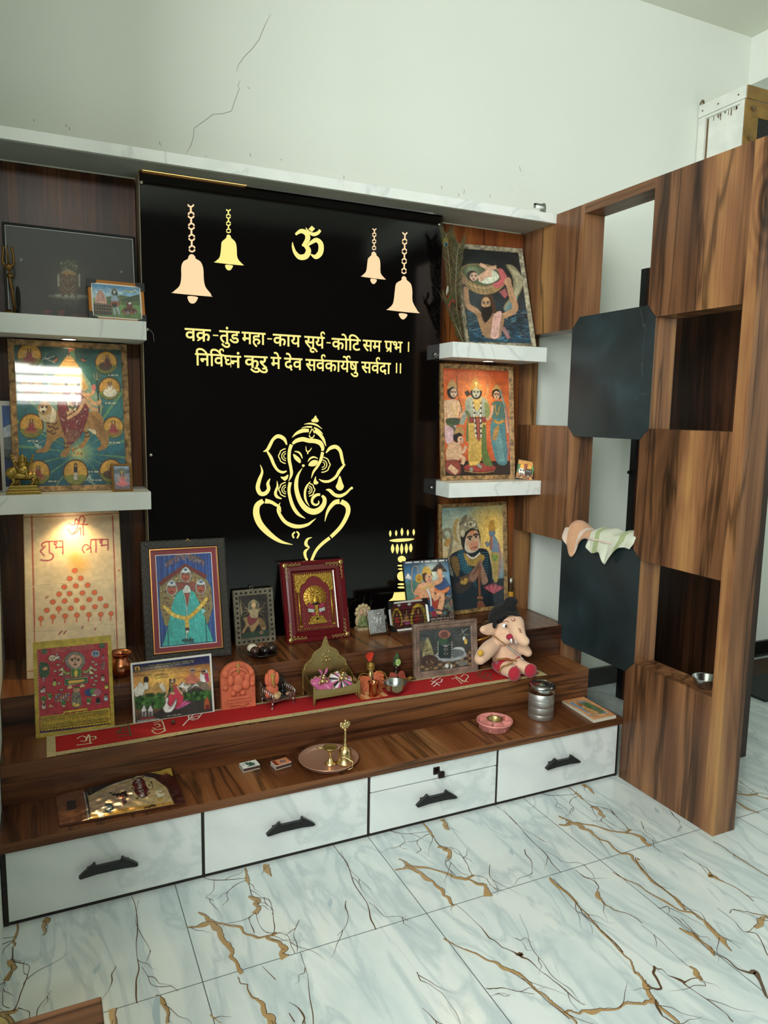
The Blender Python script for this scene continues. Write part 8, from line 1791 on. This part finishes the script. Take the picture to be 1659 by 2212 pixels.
# copper plate, bell, two lamps
PL = Vector((0.447, -0.693, T1)); t = thing('copper_plate', 'round polished copper tray holding the brass bell and lamp', 'tray', PL)
MB().lathe([(0, .001), (.082, 0), (.088, .003), (.094, .013), (.096, .015), (.0945, .016), (.087, .006), (.081, .0035), (0, .0035)], 72).build('tray', mat('rosy_copper', 'e2b39c', .28, .7), t)
q = at(745, 1647, 2, T1 + .004); t = thing('hand_bell', 'brass hand bell with winged finial standing on the copper tray', 'bell', (q.x, q.y, T1 + .0040)); t.scale = (1.2,) * 3
MB().lathe([(.0235, .001), (.0245, 0), (.0240, .004), (.0195, .010), (.0180, .022), (.0165, .034), (.0120, .041), (.0060, .045), (.0045, .048), (0, .048)], 36).build('cup', brass2, t)
MB().lathe([(.0045, .046), (.0065, .049), (.0040, .053), (.0030, .060), (.0042, .064), (.0028, .070), (.0030, .088), (.0045, .091), (.0030, .094), (0, .096)], 20).build('handle', brass2, t)
m = MB(); m.ball((0, 0, .103), (.0055, .0045, .009)); m.ball((0, 0, .115), (.0035, .0035, .0045)); 
for s in (-1, 1): m.ball((s * .009, .001, .105), (.006, .0025, .0075)); m.ball((s * .006, .001, .097), (.004, .003, .004))
m.build('finial', brass2, t)
q = at(713, 1650, 2, T1 + .004); t = thing('standing_lamp_cup', 'small brass oil lamp cup on a flared stem, left on the copper tray', 'lamp', (q.x, q.y, T1 + .0040)); t.scale = (1.15,) * 3
MB().lathe([(0, .001), (.0165, 0), (.0165, .003), (.010, .007), (.006, .014), (.0035, .020), (.0038, .034), (.006, .037), (0, .037)], 28).build('stem', brass2, t)
m = MB(); m.lathe([(0, .036), (.010, .038), (.019, .046), (.0205, .0485), (.019, .0485), (.009, .041), (0, .040)], 28); m.tube([(-.017, 0, .0475), (-.028, .006, .0485), (-.038, .010, .049)], [.004, .003, .001], 8); m.ball((0, 0, .044), (.012, .012, .003)); m.build('cup', brass, t)
q = at(760, 1658, 2, T1 + .004); m = MB(); m.tube([(q.x - .020, q.y - .012, T1 + .0055), (q.x - .004, q.y - .012, T1 + .008), (q.x + .004, q.y, T1 + .022), (q.x - .018, q.y + .018, T1 + .034), (q.x - .034, q.y + .020, T1 + .032)], .0018, 6); o = m.build('wire_holder', brass2); tag(o, 'thin curved brass wire holder leaning on the bell in the copper tray', 'holder')
# matchboxes
def matchbox(u, v, rz, mid, lb, art):
    q = at(u, v, 2, T1 + .014); t = thing('matchbox', lb, 'matchbox', (q.x, q.y, T1), (0, 0, R_(rz)), group='matchboxes')
    MB().span(-.027, .027, -.0185, .0185, .0004, .0140).build('sleeve', mat('matchbox_card_' + mid, mid, .7), t); MB().span(-.0268, .0268, -.0187, -.0184, .0025, .0115).build('striker', mat('striker_strip', '4a2d24', .9), t)
    MB().span(-.0276, .0276, -.0172, .0172, .002, .0125).build('inner_tray', mat('grey_card', 'a8a49c', .8), t)
    o = art.mesh('label_print', .052, .035, matte, t); 
    for w_v in o.data.vertices: w_v.co = (w_v.co.x, w_v.co.z - .0175, .0142)
a = Art([(0, 0), (100, 0), (100, 66), (0, 66)], 44, 30, 'd6d8d0')
for _ in range(30): a.ell(RNG.uniform(34, 72), RNG.uniform(12, 56), RNG.uniform(4, 9), RNG.uniform(3, 6), ['1e6a48', '2a7a54', '174a34'][RNG.randint(3)], .9)
a.line([(50, 50), (54, 30), (60, 14)], 3, '14402c'); a.rows((30, 56), (74, 56), (74, 62), (30, 62), 1, '2a5a44', .6, .9, 3); a.line([(12, 14), (18, 50)], 2, '8a9a90')
matchbox(539, 1650, 6, 'd0d2cc', 'white matchbox with green plant label, the left of the two matchboxes', a)
a = Art([(0, 0), (100, 0), (100, 66), (0, 66)], 44, 30, 'c9402a'); a.poly([(4, 4), (20, 4), (20, 62), (4, 62)], '6a2a1c'); a.poly([(22, 6), (96, 6), (96, 60), (22, 60)], 'd8762f'); a.ell(60, 34, 24, 20, 'e6dcc8'); a.ell(60, 34, 18, 15, 'b5301f'); a.line([(50, 36), (58, 26), (66, 38), (56, 44)], 5, 'efe6d2'); a.line([(64, 26), (72, 34)], 4, 'efe6d2'); a.rows((26, 10), (92, 10), (92, 16), (26, 16), 1, 'f2e0b0', .7, .9, 4)
matchbox(607, 1645, 10, 'c8c2b8', 'orange labelled matchbox, the right of the two matchboxes', a)

# foil incense packet: a pouch lying along the step
cor = [at(120, 1722, 2, T1 + .004), at(370, 1658, 1, Y2 - .006), at(400, 1735, 2, T1 + .004), at(128, 1785, 2, T1 + .004)]; cor[0].y = min(cor[0].y, Y2 - .006)
bz = [max(c.z - T1 - .004, 0) for c in cor]
Q = [(355, 480), (1095, 295), (1182, 528), (380, 672)]
a = Art(Q, 260, 110, '2f1512'); a.noise(.2, 10)
a.poly([(355, 480), (500, 440), (530, 668), (380, 680)], '7a4426', 1); a.glow(430, 600, 80, 'c07a40', .7); a.poly([(410, 520), (455, 515), (460, 570), (415, 580)], '241510')
a.line([(500, 470), (515, 560), (530, 670)], 10, 'b8b4ac', 1, 0); a.line([(516, 470), (532, 560), (548, 668)], 5, 'e4e0d8', 1, 0)
a.poly([(520, 500), (640, 440), (760, 395), (870, 375), (960, 395), (1040, 440), (1090, 545), (800, 610), (540, 665)], 'c2a878', 1, 0)
a.poly([(530, 620), (700, 590), (900, 560), (1085, 530), (1092, 548), (800, 610), (540, 668)], 'c08a34', .9); a.poly([(540, 520), (680, 460), (780, 440), (780, 560), (560, 610)], 'a08a80', .55, 3)
a.poly([(500, 440), (620, 405), (700, 400), (600, 440), (525, 500)], '1c1210'); a.line([(520, 505), (640, 445), (760, 400), (870, 378), (960, 398), (1050, 450), (1092, 540)], 7, 'd8d4c0', .9)
a.poly([(1000, 330), (1095, 300), (1105, 360), (1050, 370), (900, 345)], 'c9a23a', 1); a.poly([(960, 395), (1060, 350), (1130, 380), (1180, 525), (1092, 545), (1050, 450)], '46140f', 1); a.glow(1040, 360, 50, '7a3020', .8)
a.glow(960, 450, 60, 'b5b060', .6)
a.poly([(785, 430), (810, 380), (850, 372), (880, 400), (895, 440), (915, 470), (905, 510), (860, 535), (815, 520), (790, 480)], 'c9b88a', 1, 3); a.poly([(792, 435), (815, 395), (850, 385), (876, 408), (886, 445), (904, 470), (893, 505), (858, 522), (822, 510), (800, 475)], '6a0f1c', 1, 3)
for x, y in ((800, 400), (870, 380), (905, 490), (820, 525), (910, 440), (790, 460)): a.ell(x, y, 16, 14, 'd8c890', .9); a.ell(x, y, 8, 7, '7a5a34', .9)
a.text('Murli Manohar', (874, 512), (842, 388), 34, 'f6f2ea', .05)
for p in ([(650, 495), (680, 505), (720, 500), (750, 485)], [(690, 520), (700, 500), (716, 512)], [(720, 490), (740, 500), (755, 515)]): a.line(p, 12, '20141a')
a.line([(722, 500), (730, 570)], 7, '9a2f24', 1, 0); a.line([(700, 520), (745, 512)], 6, '9a2f24'); a.ell(740, 545, 8, 16, '3a2a34'); a.ell(652, 492, 18, 14, 'c0b890', .9); a.ell(652, 492, 9, 7, '5a4a3a')
a.ell(640, 585, 26, 28, '2a3a44'); a.ell(640, 585, 18, 20, '7a98a4'); a.line([(625, 595), (640, 575), (655, 598)], 6, '1c2a30'); a.poly([(570, 610), (605, 598), (612, 630), (585, 640)], 'd4d0b4')
for k in range(6): a.ell(985 + 24 * math.cos(k), 490 + 18 * math.sin(k), 12, 9, 'e0dcc0', .9)
a.line([(950, 490), (985, 495), (1030, 490)], 7, 'e0dcc0', .9); a.line([(860, 580), (900, 570), (950, 560)], 6, '3a2414', .8); a.line([(900, 575), (925, 560), (935, 570)], 6, '3a2414', .8)
for k in range(5): a.line([(960 + k * 8, 540), (965 + k * 10, 515 - k * 3)], 6, 'b59a3a', .9)
a.rows((930, 410), (940, 455), (934, 455), (924, 412), 1, '3a2a20', .8, .9, 2); a.rows((535, 440), (545, 480), (538, 484), (528, 445), 2, 'c8c0b0', .6, .9, 3)
t = thing('foil_packet', 'glossy gold and brown incense packet lying at the left end of the lowest step', 'packet', ((cor[0] + cor[2]) / 2)); t.location.z = T1
o = a.mesh('front', 1.0, 1.0, print_mat('foil_pouch', .2, .6, .45, .05), t); nv = []
ph = RNG.rand(8) * 6.28
def pouch(s, v_, up):
    p = (cor[0] * (1 - s) + cor[1] * s) * (1 - v_) + (cor[3] * (1 - s) + cor[2] * s) * v_
    b_ = (max(math.sin(math.pi * min(max((s - .15) / .85, 0), 1)), 0) ** .6) * max(math.sin(math.pi * v_), 0) ** .55
    w_2 = .0005 * (math.sin(s * 31 + v_ * 17 + ph[0]) + math.sin(s * 53 - v_ * 29 + ph[1]) * .7 + math.sin(s * 19 + v_ * 41 + ph[2]) * .8)
    lift = (bz[0] * (1 - s) + bz[1] * s) * (1 - v_) + (bz[3] * (1 - s) + bz[2] * s) * v_
    z = lift + .004 + .011 * b_ + w_2 * (.35 + b_) + .0035 * (1 - b_) if up else 0
    return Vector((p.x - t.location.x, p.y - t.location.y, max(z, .003) if up else lift + .0012))
for v in o.data.vertices: v.co = pouch(v.co.x + .5, 1 - v.co.z, True)
for p in o.data.polygons: p.use_smooth = True
m = MB(); n = 16
ed = [(i / n, 0) for i in range(n)] + [(1, j / n) for j in range(n)] + [(1 - i / n, 1) for i in range(n)] + [(0, 1 - j / n) for j in range(n)]
vt = [m.v(pouch(s, v_, True) + Vector((0, 0, -.0004))) for s, v_ in ed]; vb = [m.v(pouch(s, v_, False)) for s, v_ in ed]
for i in range(len(ed)): m._f([vt[i], vt[(i + 1) % len(ed)], vb[(i + 1) % len(ed)], vb[i]])
m._f(vb[::-1]); m.build('back', mat('brown_foil', '5a3524', .25, .4), t)

# ------------------------------------------------------------------ left shelves: trident, brass group
t = thing('brass_trident', 'brass trident on a round base at the left edge of the upper left shelf', 'trident', (-0.414, -0.195, S1))
tb = mat('aged_brass_rod', '7a5c34', .4, .9)
MB().lathe([(0, .001), (.024, 0), (.024, .004), (.014, .008), (.006, .014), (0, .015)], 24).build('base', tb, t)
m = MB(); m.tube([(.016, 0, .010), (.012, 0, .06), (.006, 0, .11), (.004, 0, .135)], .0045, 8); m.lathe([(0, 0), (.010, .004), (.012, .010), (.006, .016), (0, .017)], 16, M=Matrix.Translation((.007, 0, .105))); m.build('staff', tb, t)
m = MB(); m.ball((.004, 0, .140), (.013, .008, .010)); m.tube([(.004, 0, .145), (.003, 0, .185), (.003, 0, .205)], [.004, .0035, .001], 8)
for s in (-1, 1): m.tube(cr([(.004 + s * .005, 0, .143), (.004 + s * .015, 0, .152), (.004 + s * .013, 0, .180), (.004 + s * .010, 0, .200)], 5), [.004] * 15 + [.001], 8)
m.build('prongs', tb, t)
m = MB(); m.ball((.026, .006, .055), (.007, .007, .032)); m.tube([(.024, .006, .02), (.022, .006, .001)], .005, 8); m.build('dark_side_piece', mat('matte_dark', '171513', .9), t)  # dark upright piece beside the staff
t = thing('brass_statue', 'small brass goddess on a lion with stepped plinth, left end of lower left shelf', 'statue', (-0.398, -0.190, S2)); bo = mat('cast_brass', 'a08848', .35, 1.0, bump=.4, bscale=130)
m = MB(); m.span(-.050, .050, -.022, .022, 0, .010, bev=.002); m.span(-.044, .044, -.019, .019, .010, .018, bev=.002); m.span(-.040, .040, -.017, .017, .018, .028, bev=.002); m.build('plinth', bo, t)
m = MB(); m.tube(cr([(-.030, 0, .060, .016), (-.010, 0, .058, .014), (.016, 0, .055, .013), (.030, 0, .056, .013)], 4)[::1] and [(-.030, 0, .060), (-.010, 0, .057), (.014, 0, .055), (.030, 0, .056)], [.015, .013, .012, .013], 12)
m.ball((.030, 0, .055), .013); m.ball((-.034, -.003, .068), (.014, .013, .016)); m.ball((-.042, -.008, .064), (.008, .008, .008)); m.ball((-.030, 0, .066), (.018, .014, .020))
for x, y in ((-.030, -.008), (-.020, .008), (.026, -.008), (.036, .008)): m.tube([(x, y, .050), (x + .004, y, .040), (x - .001, y, .033), (x - .004, y, .029)], [.006, .0045, .004, .005], 8)
m.tube([(.040, 0, .056), (.046, 0, .046), (.044, 0, .034)], .0025, 6); m.build('lion', bo, t)
m = MB(); m.ball((0, -.004, .074), (.018, .012, .014)); m.ball((0, 0, .088), (.012, .009, .014)); m.ball((0, -.001, .105), (.0075, .007, .009)); m.lathe([(.007, .110), (.0085, .114), (.004, .122), (0, .126)], 14); m.ball((0, .006, .106), (.014, .003, .015)); m.tube([(.006, -.008, .072), (.012, -.014, .060), (.010, -.014, .050)], .005, 8)
for s in (-1, 1):
    for k in range(3): m.tube([(s * .010, .002, .094), (s * (.020 + .004 * k), 0, .088 + .008 * k), (s * (.024 + .003 * k), -.003, .098 + .010 * k)], .0028, 6); m.ball((s * (.024 + .003 * k), -.003, .101 + .010 * k), .004, 8)
m.build('goddess', bo, t)

# ------------------------------------------------------------------ peacock feathers tied together
def feather(name, lb, pts, bw, eye, seed, y=-.19):
    rr = np.random.RandomState(seed); P = [at(u, v, 1, y) for u, v in pts]; t = thing(name, lb, 'feather', (P[0].x, P[0].y, S1), group='peacock feathers')
    C_ = cr([tuple(p) for p in P], 14); m = MB(); m.tube(C_, np.linspace(.0016, .0006, len(C_)), 5); local(m, 'quill', mat('pale_quill', '8a8068', .5), t)
    m = MB()
    for i, p in enumerate(C_[4:]):
        f = i / (len(C_) - 4)
        for s in (-1, 1):
            for k in range(5):
                L = bw * (.5 + .8 * f) * rr.uniform(.6, 1.15); d = Vector((s * L * rr.uniform(.5, 1.0), rr.uniform(-.012, .012), L * rr.uniform(.7, 1.4) * (1 if f > .25 else -.6)))
                b0 = Vector(p) + Vector((0, 0, rr.uniform(-.004, .004))); mid = b0 + d * .5 + Vector((s * .006, 0, -.003)); e = b0 + d; w_2 = .0008
                A2 = [m.v(b0 + Vector((w_2, 0, 0))), m.v(mid + Vector((w_2, 0, 0))), m.v(e)]; B2 = [m.v(b0 - Vector((w_2, 0, 0))), m.v(mid - Vector((w_2, 0, 0)))]
                m.mi = rr.randint(3); m._f([A2[0], A2[1], B2[1], B2[0]]); m._f([A2[1], A2[2], B2[1]])
    local(m, 'barbs', [mat('barb_brown', '6a5638', .5), mat('barb_olive', '4d5a34', .45), mat('barb_dark', '262418', .5)], t, fix=False)
    if eye:
        q = at(*eye, 1, y - .004); m = MB(); m.ball(q, (.013, .0012, .019)); m.mi = 1; m.ball(q + Vector((0, -.0012, -.004)), (.0095, .0008, .013)); m.mi = 2; m.ball(q + Vector((0, -.0022, -.007)), (.007, .0008, .0095)); m.mi = 3; m.ball(q + Vector((0, -.0032, -.008)), (.0045, .0006, .006)); local(m, 'eye_spot', [mat('eye_olive', '5c5a26', .35), mat('eye_bronze', '7a5a2a', .3), mat('eye_teal', '1f6a6a', .3), mat('eye_blue', '101a3a', .3)], t)
    return t
feather('peacock_feather', 'tall peacock feather with blue eye spot standing left of the river painting', [(997, 738), (985, 690), (976, 640), (972, 590), (968, 545), (963, 505)], .030, (963, 524), 3)
feather('peacock_feather', 'bushy eyeless peacock feather leaning against the river painting', [(1000, 738), (990, 690), (985, 640), (985, 590), (988, 550), (992, 528)], .036, None, 5, -.200)
feather('peacock_feather', 'lower ragged peacock feather bundle with white tuft beside the panel edge', [(1001, 739), (990, 715), (980, 690), (972, 665), (966, 650)], .028, None, 9, -.205)
q = at(967, 625, 1, -.21); o = MB().ball(q, (.005, .003, .014)).ball(q + Vector((-.004, 0, -.010)), (.003, .002, .014)).build('down_tuft', mat('white_down', '8f9080', .9, bump=.5, bscale=200)); tag(o, 'white downy tuft caught in the peacock feathers', 'tuft')
m = MB(); q = at(977, 650, 1, -.212); m.tube(cr([tuple(q + Vector((.008, 0, .004))), tuple(q), tuple(q + Vector((-.008, -.002, -.006))), tuple(q + Vector((-.016, -.002, -.026)))], 5), .0025, 6); m.tube([q + Vector((-.002, -.002, .003)), q + Vector((.010, -.004, -.002)), q + Vector((.006, -.002, -.010))], .002, 6)
o = m.build('red_thread', mat('red_thread', '8f2a1c', .8)); tag(o, 'red thread tying the peacock feathers together', 'thread')

# ------------------------------------------------------------------ device on the pelmet
t = thing('clip_lamp', 'small chromed bracket with white tube on the right end of the pelmet', 'lamp', (1.492, -0.255, 2.1454))
m = MB(); m.box((0, -.003, .026), (.050, .012, .006)); m.box((.022, .0, .014), (.012, .014, .028)); m.box((.024, .010, .018), (.010, .020, .036)); m.box((-.023, -.003, .020), (.004, .012, .016)); m.build('bracket', mat('dull_chrome', '8d8f8c', .3, .9), t)
MB().tube([(-.022, -.004, .016), (.018, -.004, .016)], .0075, 12).build('tube', mat('white_tube', 'e6eae6', .4), t); MB().ball((.024, -.008, .024), .003).ball((.024, -.008, .006), .003).build('screw', bolt, t)

# ------------------------------------------------------------------ towels and bowl on the partition
def towel(name, lb, y0, y1, front, col, stripes, seed, up=.0, lift=None):
    """cloth thrown over the black panel's top edge: front(t) = how far it hangs down at y(t)"""
    rr = np.random.RandomState(seed); ph = rr.rand(4) * 6; nt, ns = 40, 22; zt2 = .874 + up; m = MB(); V = []
    for i in range(nt + 1):
        f = i / nt; y = y0 + (y1 - y0) * f; d = front(f); row = []
        wv = .006 * math.sin(f * 9 + ph[0]) + .004 * math.sin(f * 21 + ph[1]); lf = lift(f) if lift else 0.0
        for j in range(ns + 1):
            s = j / ns; top = .085
            if s < .5: x = W0 + .088 - (.092 + up * .7) * (s / .5); z = zt2 + .006 + (wv + .008) * math.sin(s * 6.3) + lf * math.sin(min(s / .5, 1) * 3.14) ** .5; yy = y
            else: k = (s - .5) / .5; x = W0 - .006 - up * .7 - .010 * math.sin(k * 2.2 + ph[2]) - abs(wv) * k; z = zt2 + .004 - d * k + lf * (1 - k) * .2; yy = y + .012 * k * math.sin(f * 7 + ph[3])
            row.append(m.v((x, yy, z)))
        V.append(row)
    for i in range(nt):
        for j in range(ns): m.mi = stripes(i / nt, j / ns); m._f([V[i][j], V[i + 1][j], V[i + 1][j + 1], V[i][j + 1]], True)
    o = m.build(name, col, None, fix=False); md = o.modifiers.new('solid', 'SOLIDIFY'); md.thickness = .006; md.offset = 0; md = o.modifiers.new('sub', 'SUBSURF'); md.levels = 1; md.render_levels = 1
    return tag(o, lb, 'towel', 'towels on the partition')
tw = lambda n, c: mat(n, c, .95, sheen=.2, bump=.5, bscale=240, var=.12, vscale=25)
towel('hand_towel', 'peach striped hand towel folded over the left part of the lower black panel', -.405, -.690, lambda f: .088 * math.exp(-((f - .26) / .15) ** 2) + .024 * math.exp(-((f - .05) / .10) ** 2) + .004, [tw('peach_terry', 'c99a78'), tw('pale_terry', 'd6c4b4')], lambda f, s: 1 if (int(f * 13) % 4 == 0 or f > .62) else 0, 4, lift=lambda f: .034 * math.exp(-((f - .08) / .16) ** 2) + .012 * math.exp(-((f - .5) / .3) ** 2))
towel('hand_towel', 'whitish green hand towel draped beside the peach towel on the lower black panel', -.570, -.800, lambda f: .016 + .050 * math.exp(-((f - .1) / .16) ** 2) + .082 * math.exp(-((f - .48) / .20) ** 2), [tw('white_green_terry', 'c6cbb8'), tw('green_terry', '9aa87a')], lambda f, s: 1 if (int(f * 9) % 5 == 1) else 0, 8, up=.014, lift=lambda f: .012 + .016 * math.exp(-((f - .8) / .2) ** 2))
t = thing('steel_bowl', 'small steel bowl standing in the lower opening of the checkered partition', 'bowl', (1.622, -1.105, .4552)); t.scale = (1.18,) * 3
MB().lathe([(0, .001), (.018, 0), (.022, .003), (.030, .014), (.036, .030), (.0375, .032), (.0365, .0325), (.0345, .030), (.028, .014), (.020, .004), (0, .003)], 40).build('body', steel, t)
# brass cup on the low table
t = thing('brass_bowl', 'brass bowl rim on the low table at the bottom left corner', 'bowl', (-0.452, -1.708, .4502)); MB().lathe([(0, .001), (.020, 0), (.030, .008), (.036, .022), (.034, .022), (.028, .009), (0, .004)], 32).build('body', mat('dull_brass', '6a5a36', .4, .9), t)
